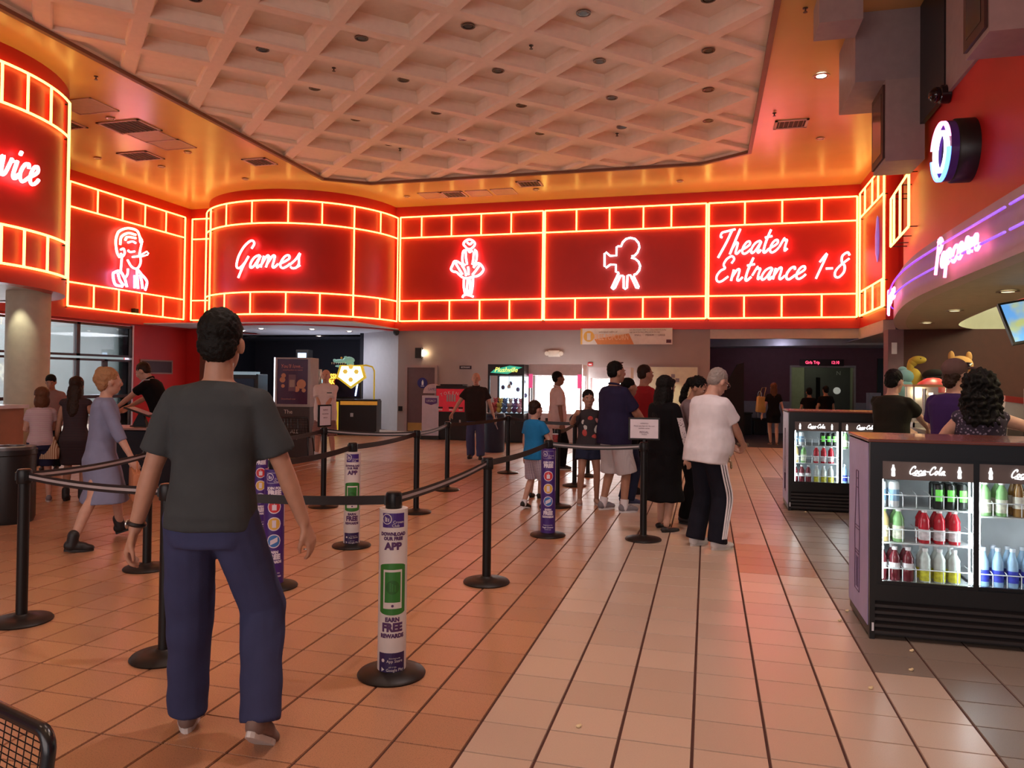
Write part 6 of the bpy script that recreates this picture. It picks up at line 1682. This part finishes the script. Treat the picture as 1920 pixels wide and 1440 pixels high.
    # ---- top
    if top:
        b = MB(); lz = hem
        ss = [q for q in tsec(loose*k, -.05, .52)]
        low_e = loose+.012
        ss.append((nb-sp*.0*k-Y*.004*k, X*.068*k, Y*.064*k))
        if True:
            for i in (0, 1): limb(b, [nb-sp*.035*k+X*S[i]*.045*k, sh[i]], [.042*k, (.05+loose*.5)*k])
        if top in ('tee', 'polo', 'long', 'tank'):
            n0 = tsec(low_e*k, -.1, .0)[0]
            q0 = (Pv+sp*lz*k, n0[1]*(1.04), n0[2]*1.04); loft(b, [q0, (Pv+sp*(lz+.04)*k, q0[1], q0[2])]+tsec(low_e*k, -.01, .12)+ss[2:])
        elif top == 'dress':
            zz = skirt_z*k; w0 = tsec(.01*k, .1, .12)[0]
            def legy(z):
                o_ = []; x_ = []
                for i in (0, 1):
                    a_, c_ = (knees[i], ank[i]) if z < knees[i].z else (hips[i], knees[i])
                    f_ = min(max((a_.z-z)/max(a_.z-c_.z, 1e-4), 0), 1); o_.append(a_.y+(c_.y-a_.y)*f_); x_.append(a_.x+(c_.x-a_.x)*f_)
                return (o_[0]+o_[1])/2, abs(o_[0]-o_[1])/2+.085*k, (x_[0]+x_[1])/2, abs(x_[0]-x_[1])/2+.1*k
            (c1, r1_, d1, q1_), (c2, r2_, d2, q2_) = legy(zz), legy(zz+.15*k)
            fl = [(V((d1, c1, zz)), X*max((.15+flare)*k, q1_), V((0, 1, 0))*max((.11+flare)*k, r1_)), (V((d2, c2, zz+.15*k)), X*max((.15+flare*.75)*k, q2_), V((0, 1, 0))*max((.115+flare*.7)*k, r2_)), (Pv+V((0, 0, -.08*k)), X*(.19+flare*.25)*k, Y*(.145+flare*.25)*k)]
            loft(b, fl+tsec(loose*1.2*k, -.01, .51)+[ss[-1]])
        for i in (0, 1):
            if top == 'tank':
                limb(b, [sh[i]-X*S[i]*.03*k, sh[i]], [.06*k, .058*k]); continue
            fr = sleeve; r0 = (.054+loose*.5)*k*(.75+.25*B); r1 = (.052+loose)*k*(.75+.25*B)
            if fr <= 1:
                limb(b, [sh[i]-X*S[i]*.035*k, sh[i], sh[i].lerp(els[i], fr)], [r0*.95, r0, r1], flat1=True)
            else:
                limb(b, [sh[i]-X*S[i]*.035*k, sh[i], els[i], els[i].lerp(wrs[i], fr-1)], [r0*.95, r0*.95, r1*.82, r1*.68], flat1=True)
        o = remesh(b, 'shirt' if top != 'dress' else 'dress', topm, cv, 4, t, disp=.006, dsc=9)
        if top == 'polo' or collar:
            c = MB(); cc = Mh@V((0, -.015, -.1)); 
            c.tube([nb+sp*.0*k+X*(math.cos(a)*.066*k)+Y*(math.sin(a)*.062*k-.002)+sp*(.012*k-.012*k*math.sin(a)) for a in [2*PI*j/20 for j in range(20)]], .013*k, 8, closed=True)
            c.build('collar', topm, o, True)
    # ---- lower garment
    if low in ('pants', 'shorts'):
        b = MB(); ez = .014+loose*.5
        w = [s_ for s_ in tsec(ez*k, -.2, .13)]
        n0 = w[0]; loft(b, [(Pv+sp*-.13*k, n0[1]*.9, n0[2]*.95)]+w)
        for i in (0, 1):
            if lowlen >= .99:
                e_ = ank[i]+(knees[i]-ank[i]).normalized()*.0*k-V((0, 0, .02*k))
                limb(b, [hips[i], hips[i].lerp(knees[i], .55), knees[i], knees[i].lerp(ank[i], .5), e_], [.092*k*B*legw, .084*k*B*legw, (.062+loose)*k*legw**.5, (.062+loose)*k, (.058+loose)*k], flat1=True)
            else:
                e_ = hips[i].lerp(knees[i], lowlen/.5) if lowlen <= .5 else knees[i].lerp(ank[i], (lowlen-.5)*2)
                P_ = [hips[i], hips[i].lerp(e_, .5), e_]; limb(b, P_, [.105*k*B, (.098+loose*.6)*k, (.09+loose)*k], flat1=True)
        o = remesh(b, 'trousers' if lowlen > .9 else 'shorts', lowm, cv, 4, t, disp=.007 if lowlen > .9 else .004, dsc=10)
    elif low == 'skirt':
        b = MB(); zz = skirt_z*k; fl = [(V((0, 0, zz)), X*((.15+flare)*k), V((0, 1, 0))*((.12+flare)*k)), (V((0, 0, zz+.2*k)), X*((.15+flare*.6)*k), V((0, 1, 0))*((.12+flare*.6)*k))]
        loft(b, fl+tsec((loose+.01)*k, -.01, .13)); remesh(b, 'skirt', lowm, cv, 4, t, disp=.012, dsc=10)
    # ---- shoes and socks
    for i in (0, 1):
        if sock:
            b = MB(); limb(b, [ank[i]-V((0, 0, .03*k)), ank[i].lerp(knees[i], sock[1])], [.045*k, .05*k], flat1=True); b.build('sock', sock[0], t, True)
        if shoes: shoe(t, fm[i], shoes, shoem, solem or shoem, k, 'boot' if shoes == 'boot' else ('sandal' if shoes == 'sandal' else 'shoe'))
    # ---- hair
    hm = HM[hairm]; hb = MB(); vx = max(vox*.8, .008); ds = .006
    def E(c, r): hb.ell(c, r)
    if hair == 'short':
        E((0, -.024, .055), (.083, .1, .09)); E((0, -.055, .0), (.076, .06, .07)); E((0, -.075, -.035), (.055, .03, .03)); ds = .008
    elif hair == 'crop':
        E((0, -.022, .045), (.079, .097, .09)); E((0, -.05, .0), (.073, .058, .06))
    elif hair == 'fringe':
        E((0, -.06, .0), (.076, .05, .045)); E((.0, -.045, -.02), (.078, .045, .03))
    elif hair == 'bob':
        E((0, -.03, .05), (.09, .105, .095)); E((0, -.05, -.05), (.092, .07, .11)); E((.06, -.02, -.06), (.03, .05, .09)); E((-.06, -.02, -.06), (.03, .05, .09)); E((0, .045, .085), (.06, .04, .03))
    elif hair == 'long':
        E((0, -.03, .05), (.09, .105, .095)); E((0, -.065, -.1), (.095, .06, .17)); E((0, -.08, -.25), (.085, .05, .17)); E((.065, -.015, -.08), (.022, .05, .13)); E((-.065, -.015, -.08), (.022, .05, .13)); ds = .008
    elif hair == 'verylong':
        E((0, -.03, .05), (.092, .107, .097)); E((0, -.065, -.1), (.1, .065, .17)); E((0, -.085, -.28), (.105, .055, .2)); E((0, -.09, -.42), (.09, .05, .14)); E((.07, -.01, -.08), (.02, .055, .14)); E((-.07, -.01, -.08), (.02, .055, .14)); E((0, .05, .085), (.065, .045, .035)); ds = .006
    elif hair == 'bun':
        E((0, -.03, .05), (.086, .102, .092)); E((0, -.06, -.02), (.075, .05, .07)); E((0, -.075, .085), (.055, .055, .055)); E((.0, -.1, .03), (.05, .045, .06)); ds = .01
    elif hair == 'pony':
        E((0, -.028, .05), (.085, .101, .091)); E((0, -.12, .03), (.045, .05, .05)); E((0, -.14, -.07), (.045, .04, .11)); E((0, -.12, -.17), (.05, .04, .08)); ds = .012
    elif hair == 'pulled':
        E((0, -.026, .052), (.083, .1, .09)); E((0, -.09, .0), (.05, .045, .05))
    elif hair == 'curly':
        E((0, -.03, .05), (.12, .125, .11)); E((0, -.06, -.08), (.14, .1, .15)); E((.07, -.03, -.12), (.07, .08, .12)); E((-.07, -.03, -.12), (.07, .08, .12)); E((0, -.08, -.22), (.13, .08, .1)); ds = .035
    elif hair == 'cap':
        E((0, -.06, -.005), (.078, .05, .06)); E((0, -.08, -.05), (.06, .04, .05)); ds = .01
    if hb.v:
        hb.v = [tuple(Mh@V(q)) for q in hb.v]
        remesh(hb, 'hair', hm, vx, 2, t, disp=ds*k, dsc=(60 if hair != 'curly' else 32))
    return dict(o=t, Mh=Mh, wr=wrs, el=els, sh=sh, nb=nb, P=Pv, k=k, X=X, Y=Y, sp=sp, ank=ank, kn=knees, Mw=Mw, Mi=Mi, hips=hips)
def P_(u, v): return onz(u, v, 0)
JEAN = cloth('denim_blue', (.045, .05, .115)); DKJEAN = cloth('dark_denim', (.025, .03, .06)); BLKC = cloth('black', (.006, .005, .006)); WHC = cloth('white', (.8, .76, .79)); RUB = mat('rubber_white', (.6, .56, .54), .6); RUBK = mat('rubber_black', (.02, .018, .018), .7)
WSH = mat('shoe_white', (.68, .64, .64), .5); BSH = mat('shoe_black', (.015, .013, .013), .5); GSH = mat('shoe_grey', (.22, .2, .22), .7)
# 1 foreground man walking away
base = P_(388, 1396)
m = person('man in a charcoal T-shirt and jeans walking away in the foreground', base, -4, 1.80, 'b', vox=.0075, lean=.03, side=.03, feet=((P_(352, 1362), 0, -.0, .25), (P_(474, 1420), .0, .6, -.2)), top='tee', topm=cloth('charcoal', (.05, .055, .058)), sleeve=.8, hem=-.06, loose=.024, low='pants', lowm=JEAN, shoes='slip', shoem=mat('shoe_taupe', (.2, .13, .11), .7), solem=RUB, hair='short', build=.92, legw=1.28,
    arms=[((-.30, .0, .86), (-.5, -.8, 0)), ((.36, .1, .855), (.5, -.8, 0))], curl=(.6, .45), palms=[(.9, .1, 0), (-.9, .2, 0)])
w, e = m['wr'][0], m['el'][0]; d = (w-e).normalized(); b = MB(); x = d.orthogonal().normalized(); y = d.cross(x)
c = w-d*.02; b.tube([c+x*.033*math.cos(a)+y*.03*math.sin(a) for a in [2*PI*i/20 for i in range(20)]], .009, 6, closed=True); b.build('watch_strap', BLK, m['o'], True)
b = MB(); b.ell(c+V((-.034, -.01, 0)), (.008, .018, .02)); b.build('watch_face', STEEL, m['o'], True)
b = MB(); b.lathe([(.009, -.003), (.0115, -.003), (.0115, .003), (.009, .003)], 12, M=T(*(m['wr'][1]+V((.01, .01, -.12))))); b.build('ring', STEEL, m['o'], True)
# 2 blonde woman
m = person('woman with strawberry-blonde hair in a grey-blue dress walking to the right', P_(186, 1020), 58, 1.62, 'a', 'f', lean=.06, feet=((P_(232, 1003), .02, -.3, 0), (P_(136, 1036), 0, .1, 0)), top='dress', topm=cloth('grey_blue', (.23, .24, .36)), sleeve=1.35, skirt_z=.42, flare=.08, loose=.02, low=None, shoes='boot', shoem=BSH, solem=RUBK, hair='bun', hairm='blonde', arms=[((-.3, .12, .85), (-.3, -1, 0)), ((.28, .26, .82), (.3, -1, 0))], head=(.15, .05))
b = MB(); b.rbox(-.16, -.04, -.26, .16, .04, 0, .02); o = b.build('handbag', mat('bag_orange_tan', (.5, .18, .08), .6), None, True)
p = P_(236, 905); hw_ = m['Mw']@m['wr'][1]; o.location = hw_+V((.04, .02, -.12)); o.rotation_euler = (0, .15, TH-1.0); tag(o, 'tan orange handbag held by the woman in the grey-blue dress', 'handbag')
b = MB(); b.tube([(-.1, 0, 0), (-.06, 0, .1), (0, 0, .13), (.06, 0, .1), (.1, 0, 0)], .008, 6); b.build('handle', mat('bag_orange_tan', (.5, .18, .08), .6), o, True)
# 3 girl with bob
m = person('girl with a brown bob in a striped tee and dark shorts by the counter', P_(74, 941), -38, 1.36, 'a', 'f', lean=-.02, feet=((-.12, .02), (.12, -.02)), top='tee', topm=pattern('pink_stripe', (.66, .5, .52), (.4, .25, .28), 22), sleeve=.5, hem=-.06, low='shorts', lowm=cloth('navy', (.025, .025, .06)), lowlen=.42, shoes='trainer', shoem=GSH, solem=RUB, hair='bob', hairm='brown', arms=[((.02, .19, 1.06), (-1, -.3, -.4)), ((-.05, .21, 1.1), (1, -.3, -.4))], head=(.35, .05))
# 4 dark-haired woman with tote
m = person('dark-haired woman in a dark patterned dress with a striped tote', P_(138, 938), -15, 1.5, 'b', 'f', feet=((-.1, 0), (.1, .03)), top='dress', topm=pattern('dark_weave', (.05, .025, .03), (.015, .01, .015), 16), sleeve=.1, skirt_z=.5, flare=.05, low=None, shoes='boot', shoem=BSH, solem=RUBK, hair='long', hairm='dkbrown', arms=[((-.26, .08, .86), (-.3, -1, 0)), ((.2, .25, 1.0), (.5, -.8, 0))], head=(-.1, .15))
hw_ = m['Mw']@m['wr'][0]
t = thing('striped_tote', 'cream and tan striped tote bag on the dark-haired woman\'s arm', 'tote bag', hw_+V((-.02, -.12, -.06)), TH)
b = MB(); loft(b, [(V((0, 0, -.17)), V((.15, 0, 0)), V((0, .06, 0))), (V((0, 0, -.05)), V((.16, 0, 0)), V((0, .06, 0))), (V((0, 0, .1)), V((.09, 0, 0)), V((0, .03, 0)))]); b.build('bag', pattern('tote_stripe', (.62, .45, .3), (.3, .12, .06), 14, 'stripe', 'X'), t, True)
b = MB(); b.tube([(-.06, 0, .08), (-.04, 0, .2), (0, 0, .25), (.04, 0, .2), (.06, 0, .08)], .007, 6); b.build('handle', mat('tote_handle', (.35, .18, .1), .7), t, True)
# 5 boy near the doors
p = at(96, 800, 12.2); p.z = 0
person('boy with black hair looking down behind the column, near the glass doors', p, 160, 1.53, 'b', vox=.016, head=(0, .35), top='tee', topm=cloth('dusty_rose', (.3, .17, .15)), sleeve=.5, low='pants', lowm=BLKC, shoem=BSH, solem=RUBK, hair='short', lean=.05)
# 6 employee at the desk
p = at(305, 800, 11.3); p.z = 0
m = person('employee in a black shirt bending over the ticket desk', p, -82, 1.80, 'a', vox=.013, lean=.42, feet=((-.12, -.05), (.12, .1)), top='polo', topm=BLKC, sleeve=.6, low='pants', lowm=BLKC, shoem=BSH, solem=RUBK, hair='crop', hairm='dkbrown', arms=[((-.14, .62, 1.03), (-1, 0, -.5)), ((.1, .6, 1.03), (1, 0, -.5))], head=(.1, .35))
b = MB(); q = m['sh'][0]; b.tube([q+V((.03, -.06, .085)), q+V((-.0, .02, .08)), q+V((-.02, .085, .0))], .009, 6); b.build('shoulder_piping', mat('piping_grey', (.5, .48, .5), .6), m['o'], True)
# 7 man in white shirt
m = person('man in a white short-sleeved shirt and plaid shorts facing the camera', P_(609, 863), 178, 1.68, 'a', vox=.014, feet=((-.16, .0), (.16, .0)), top='polo', topm=cloth('pinkish_white', (.72, .64, .62)), sleeve=.75, hem=-.2, loose=.03, belly=.05, low='shorts', lowm=pattern('plaid_rust', (.25, .09, .07), (.42, .28, .24), 11, 'plaid', c3=(.08, .05, .08)), lowlen=.52, shoes='trainer', shoem=WSH, solem=RUB, sock=(WHC, .2), hair='fringe', hairm='brown', arms=[((.0, .30, .90), (-1, -.5, 0)), ((.03, .31, .92), (1, -.5, 0))], head=(0, .0), build=1.08)
b = MB(); q = m['P']+m['sp']*.36*m['k']; b.box(-.14, q.y+.135, q.z, -.05, q.y+.15, q.z+.018); b.build('name_badge', BLK, m['o'])
# 8 bald man
m = person('bald man in a black polo and jeans leaning on the belt', P_(891, 860), 184, 1.66, 'a', vox=.014, feet=((-.12, .1), (.1, -.05)), top='polo', topm=cloth('brown_black', (.03, .022, .02)), sleeve=.7, hem=-.17, loose=.028, belly=.06, low='pants', lowm=cloth('mid_denim', (.07, .08, .17)), shoes='slip', shoem=BSH, solem=RUBK, hair=None, hairm='grey', arms=[((-.38, .06, .86), (-.6, -.8, 0)), ((.46, .14, .92), (.6, -.8, .2))], build=1.1)
# 9 man in pale pink shirt
m = person('man in a pale pink shirt and black trousers standing side-on by the crane', P_(1043, 880), 80, 1.68, 'c', vox=.014, feet=((-.08, -.06), (.08, .08)), top='polo', topm=cloth('pale_pink', (.7, .55, .52)), sleeve=.85, hem=-.2, loose=.026, belly=.03, low='pants', lowm=BLKC, shoes='trainer', shoem=BSH, solem=RUB, hair='crop', hairm='black', arms=[((-.22, .06, .84), (-.3, -1, 0)), ((.24, .04, .84), (.3, -1, 0))])
# 10 boy in blue
m = person('boy in a blue T-shirt and plaid shorts beside the purple post', P_(1000, 955), 48, 1.27, 'a', vox=.011, feet=((-.13, -.1, .0, .2), (.14, .1)), top='tee', topm=cloth('bright_blue', (.02, .2, .45)), sleeve=.6, hem=-.12, loose=.024, low='shorts', lowm=pattern('plaid_lilac', (.45, .38, .45), (.2, .15, .25), 16, 'plaid', c3=(.6, .55, .55)), lowlen=.5, shoes='trainer', shoem=BSH, solem=WSH, sock=(WHC, .12), hair='short', hairm='dkbrown', arms=[((-.24, .05, .86), (-.3, -1, 0)), ((.12, .3, 1.1), (.6, -.5, -.3))], head=(-.2, .05))
hw_ = m['Mw']@(m['wr'][1]+V((-.02, .07, .02)))
t = thing('soda_cup', 'red patterned cup held by the boy in blue', 'cup', hw_-V((0, 0, .06))); MB().lathe([(.028, 0), (.036, .12)], 14).build('cup', mat('cup_red', (.4, .06, .06), .5, noise=.5, nscale=60), t, True); MB().lathe([(.038, .12), (.038, .128), (.03, .132)], 14).build('lid', SGW, t, True)
# 11 pointing girl
m = person('girl in a dark printed top and denim shorts pointing at the camera', P_(1103, 945), 178, 1.40, 'b', 'f', vox=.011, feet=((-.13, .0), (.14, .02)), top='tee', topm=cloth('dark_heather', (.055, .045, .05)), sleeve=.75, hem=-.09, loose=.03, low='shorts', lowm=DKJEAN, lowlen=.27, shoes='slip', shoem=mat('shoe_tan', (.4, .26, .2), .7), solem=RUB, hair='pulled', hairm='black', arms=[((-.24, .06, .86), (-.3, -1, 0)), ((.27, .44, 1.40), (.6, .0, -1))], head=(.05, 0), curl=(.35, 1.0), side=.03)
b = MB(); q = m['P']+m['sp']*.24*m['k']; yy = .15*m['k']
for (x, z, r, mi) in ((-.05, .0, .06, 0), (.02, .03, .065, 0), (.05, -.05, .05, 1), (-.03, -.1, .05, 1), (.07, .08, .04, 0), (-.07, .1, .035, 2), (.0, .12, .04, 1)):
    b.ell((x, q.y+yy-.018-.10*abs(x), q.z+z), (r, .012, r), mi, u=12, w=6)
b.build('shirt_print', [mat('print_white', (.7, .66, .62), .8), mat('print_red', (.6, .08, .07), .8), mat('print_pink', (.7, .3, .3), .8)], m['o'], True)
# 12 small child behind the boy
p = at(1004, 880, 9.9); p.z = 0
person('small dark-haired child mostly hidden behind the boy in blue', p, 30, 1.08, 'b', vox=.014, top='tee', topm=BLKC, low='shorts', lowm=BLKC, lowlen=.5, shoem=BSH, hair='short')
# 13 man in navy polo
m = person('tall man in a navy polo and white cargo shorts in the queue', P_(1150, 958), 62, 1.76, 'b', vox=.011, feet=((-.13, -.05), (.14, .06)), top='polo', topm=cloth('navy_polo', (.025, .02, .055)), sleeve=.8, hem=-.15, loose=.034, belly=.07, low='shorts', lowm=pattern('white_check', (.66, .6, .6), (.5, .44, .46), 26, 'plaid'), lowlen=.56, shoes='trainer', shoem=GSH, solem=WSH, sock=(WHC, .16), hair='crop', hairm='black', arms=[((-.2, .3, 1.02), (-.7, -.8, -.2)), ((.12, .36, 1.03), (.7, -.8, -.2))], build=1.14, head=(-.1, .03))
b = MB(); q = m['Mh']; b.tube([q@V((.065, .0, .105)), q@V((.04, .05, .115)), q@V((-.04, .05, .115)), q@V((-.065, 0, .105))], .008, 6); b.build('raised_sunglasses', BLK, m['o'], True)
for s_ in (-1, 1):
    kn = m['hips'][0 if s_ < 0 else 1].lerp(m['kn'][0 if s_ < 0 else 1], .55); b = MB(); b.rbox(kn.x+s_*.1-.012, kn.y-.06, kn.z-.08, kn.x+s_*.1+.012, kn.y+.06, kn.z+.06, .008); b.build('cargo_pocket', pattern('white_check', (.66, .6, .6), (.5, .44, .46), 26, 'plaid'), m['o'])
# 14 woman half hidden
p = at(1176, 900, 9.5); p.z = 0
person('woman in a dark top half hidden behind the man in the navy polo', p, 75, 1.56, 'b', 'f', vox=.013, top='tank', topm=BLKC, low='pants', lowm=DKJEAN, shoes='trainer', shoem=mat('shoe_navy', (.03, .04, .09), .6), solem=RUB, hair='pulled', hairm='black', arms=[((-.1, .2, 1.1), (-1, -.3, 0)), ((.1, .22, 1.08), (1, -.3, 0))])
# 15 man in red
p = at(1206, 900, 10.2); p.z = 0
person('man in a red T-shirt in the middle of the queue', p, 70, 1.75, 'b', vox=.013, top='tee', topm=cloth('red', (.35, .02, .025)), sleeve=.6, loose=.028, low='shorts', lowm=BLKC, lowlen=.55, shoem=BSH, solem=RUBK, hair='crop', hairm='dkbrown', arms=[((-.05, .24, 1.1), (-1, -.3, 0)), ((.05, .26, 1.08), (1, -.3, 0))], build=1.1)
# 16 woman in black with very long hair
m = person('woman with long black hair in a black dress and striped sleeve', P_(1243, 993), 55, 1.58, 'a', 'f', vox=.011, feet=((-.11, .08), (.12, -.06)), top='long', topm=BLKC, sleeve=1.85, hem=-.2, loose=.035, low='skirt', lowm=BLKC, skirt_z=.34, flare=.1, shoes='sandal', shoem=BSH, solem=RUBK, hair='verylong', hairm='black', arms=[((-.2, .28, .95), (-.5, -.8, 0)), ((.27, .1, .83), (.35, -1, 0))], head=(-.05, .12), build=1.1)
s0, e0, w0 = m['sh'][1], m['el'][1], m['wr'][1]; b = MB(); off = V((.094, -.035, 0)); P0 = [s0.lerp(e0, .35)+off, s0.lerp(e0, .8)+off*1.0, e0+off*.95, e0.lerp(w0, .4)+off*.88, e0.lerp(w0, .8)+off*.8]
b = MB(); Q = spline(P0, 5); vs = []
for q in Q:
    for dy in (-.022, .022): vs.append(q+V((.004, dy, 0)))
    for dy in (-.022, .022): vs.append(q+V((-.03, dy*1.2, 0)))
n4 = len(Q); b.add(vs, [f for k in range(n4-1) for f in ((4*k, 4*k+4, 4*k+5, 4*k+1), (4*k, 4*k+2, 4*k+6, 4*k+4), (4*k+1, 4*k+5, 4*k+7, 4*k+3))])
b.build('sleeve_stripe', pattern('stripe_print', (.15, .08, .1), (.7, .64, .66), 55, 'blotch'), m['o'], True)
# 17 woman in grey tee looking down
p = at(1290, 900, 8.3); p.z = 0
person('woman with wavy black hair in a grey T-shirt looking down', p, 120, 1.60, 'b', 'f', vox=.011, lean=.08, feet=((-.12, .02), (.12, .0)), top='tee', topm=cloth('mauve_grey', (.22, .16, .17)), sleeve=.75, low='pants', lowm=BLKC, shoes='slip', shoem=BSH, solem=RUBK, hair='pony', hairm='black', head=(-.15, .42), arms=[((-.05, .3, 1.02), (-1, -.4, 0)), ((.08, .3, 1.0), (1, -.4, 0))], build=1.1)
# 18 man in white tee and track pants
m = person('older man in a white T-shirt and striped track trousers with head bowed', P_(1322, 1026), 62, 1.68, 'a', vox=.010, lean=.12, feet=((-.11, -.02), (.13, .04)), top='tee', topm=WHC, sleeve=.7, hem=-.12, loose=.035, belly=.09, low='pants', lowm=cloth('track_black', (.012, .012, .02)), shoes='trainer', shoem=WSH, solem=RUB, hair='crop', hairm='grey', arms=[((-.04, .36, .98), (-1, -.5, -.2)), ((.08, .40, 1.0), (1, -.6, -.5))], head=(-.1, .4), build=1.12, curl=(.8, .9))
for dy in (-.03, 0, .03):
    h_, kn, an = m['hips'][1], m['kn'][1], m['ank'][1]
    pts = [h_+V((.118, dy, .05)), h_.lerp(kn, .5)+V((.118, dy, 0)), kn+V((.104, dy, 0)), kn.lerp(an, .5)+V((.1, dy*.8, 0)), an+V((.096, dy*.7, .03))]
    MB().tube(spline(pts, 4), .008, 6).build('side_stripe', WHC, m['o'], True)
q = m['Mh']; b = MB(); b.tube([q@V((.075, -.01, .01)), q@V((.07, .07, .012)), q@V((.055, .095, .012))], .003, 5); b.tube([q@V((.03+.026*math.cos(a), .1, .008+.02*math.sin(a))) for a in [2*PI*i/14 for i in range(14)]], .0025, 5, closed=True); b.tube([q@V((-.03+.026*math.cos(a), .1, .008+.02*math.sin(a))) for a in [2*PI*i/14 for i in range(14)]], .0025, 5, closed=True); b.build('glasses', mat('glasses_frame', (.1, .06, .05), .3), m['o'], True)
b = MB(); kk = m['P']+V((.2, .1, -.02))
for i in range(5): b.ell(kk+V((.01*(i % 2), .012*i-.02, -.03*i)), (.014, .008, .022), u=8, w=5)
b.build('key_bunch', mat('keys_brass', (.35, .25, .15), .4, .7), m['o'], True)
hw_ = m['Mw']@(m['wr'][1]*.5+m['wr'][0]*.5+V((0, .08, -.01))); b = MB(); b.rbox(-.05, -.035, -.012, .05, .035, .012, .005); o = b.build('wallet', mat('wallet_olive', (.12, .1, .06), .6)); o.location = hw_; o.rotation_euler = (0, 0, TH); tag(o, 'dark wallet in the hands of the man in the white T-shirt', 'wallet')
# 19 woman far in the entrance
p = P_(1450, 834)
m = person('woman in a short black dress with long brown hair entering the theatre', p, 8, 1.52, 'a', 'f', vox=.016, feet=((-.07, .06), (.08, -.06)), top='dress', topm=BLKC, sleeve=.6, skirt_z=.62, flare=.05, low=None, shoes='sandal', shoem=mat('sandal_brown', (.2, .1, .06), .6), hair='long', hairm='brown')
b = MB(); b.rbox(-.13, -.05, -.2, .13, .05, .2, .03); o = b.build('shoulder_bag', mat('bag_ochre', (.5, .28, .08), .6), None, True); o.location = m['Mw']@V((-.3, .0, 1.0)); o.rotation_euler = (0, .1, TH+.3); tag(o, 'ochre shoulder bag on the woman entering the theatre', 'shoulder bag')
b = MB(); b.tube([(-.08, 0, .2), (-.02, 0, .42), (.1, 0, .44), (.06, 0, .2)], .008, 5); b.build('strap', mat('bag_ochre', (.5, .28, .08), .6), o, True)
# 20/21 two boys
for (u, tt, H_, lab, hd) in ((1517, 19.2, 1.40, 'shorter boy in black beyond the far cooler, left of the pair', 10), (1548, 19.0, 1.46, 'taller boy in black beyond the far cooler, right of the pair', -5)):
    p = at(u, 800, tt); p.z = 0; person(lab, p, hd, H_, 'b', vox=.016, top='tee', topm=BLKC, low='shorts', lowm=DKJEAN, lowlen=.55, shoem=BSH, hair='short', build=1.1)
# 22-24 customers at the concession
p = at(1670, 800, 8.2); p.z = 0
person('man in a black T-shirt reaching over the concession counter', p, 55, 1.68, 'a', vox=.011, lean=.06, top='tee', topm=cloth('olive_black', (.022, .02, .014)), sleeve=.7, loose=.03, low='pants', lowm=DKJEAN, shoem=BSH, hair='short', hairm='black', arms=[((-.05, .5, 1.06), (-1, -.3, -.4)), ((.16, .5, 1.1), (1, -.3, -.4))], head=(-.15, .1), build=1.08)
p = at(1790, 800, 6.5); p.z = 0
m = person('man in a purple T-shirt and a grey cap at the concession', p, 62, 1.74, 'a', vox=.010, top='tee', topm=cloth('deep_purple', (.045, .02, .1)), sleeve=.7, loose=.03, low='pants', lowm=DKJEAN, shoem=BSH, hair='cap', hairm='dkbrown', arms=[((-.2, .35, 1.05), (-.8, -.6, -.2)), ((.18, .38, 1.05), (.8, -.6, -.2))], build=1.08, head=(-.15, -.02))
b = MB(); q = m['Mh']; b.ell((0, -.02, .06), (.09, .107, .085)); b.ell((0, .13, .062), (.07, .085, .012)); b.v = [tuple(q@V(v_)) for v_ in b.v]; cp_ = remesh(b, 'cap', cloth('cap_grey_brown', (.14, .08, .07)), .008, 3, m['o'])
b = MB(); b.tube([q@V((.085, .03, .08)), q@V((.06, .09, .095)), q@V((0, .105, .1)), q@V((-.06, .09, .095)), q@V((-.085, .03, .08))], .011, 6); b.build('sunglasses', mat('lens_dark', (.02, .02, .03), .1), cp_, True)
p = at(1838, 800, 5.75); p.z = 0
m = person('woman with big curly black hair and bare shoulders reaching right at the concession', p, 20, 1.62, 'a', 'f', vox=.010, top='tank', topm=pattern('floral_dark', (.25, .2, .28), (.03, .02, .04), 38, 'blotch'), loose=.02, low='pants', lowm=DKJEAN, shoem=BSH, hair='curly', hairm='black', arms=[((-.2, .3, 1.0), (-.8, -.5, 0)), ((.66, .16, 1.2), (.5, -1, -.3))], head=(0, .05), build=1.1)
a0_, a1_ = m['sh'][1], m['el'][1]; b = MB(); c = a0_.lerp(a1_, .7)+V((0, -.043, .01))
for i in range(5): b.ell(c+V((.012*(i-2), 0, .008*((i*7) % 3-1))), (.01, .005, .008), u=7, w=5)
b.build('tattoo', mat('tattoo_ink', (.12, .08, .07), .6), m['o'], True)
bpy.data.scenes.remove(TMP)
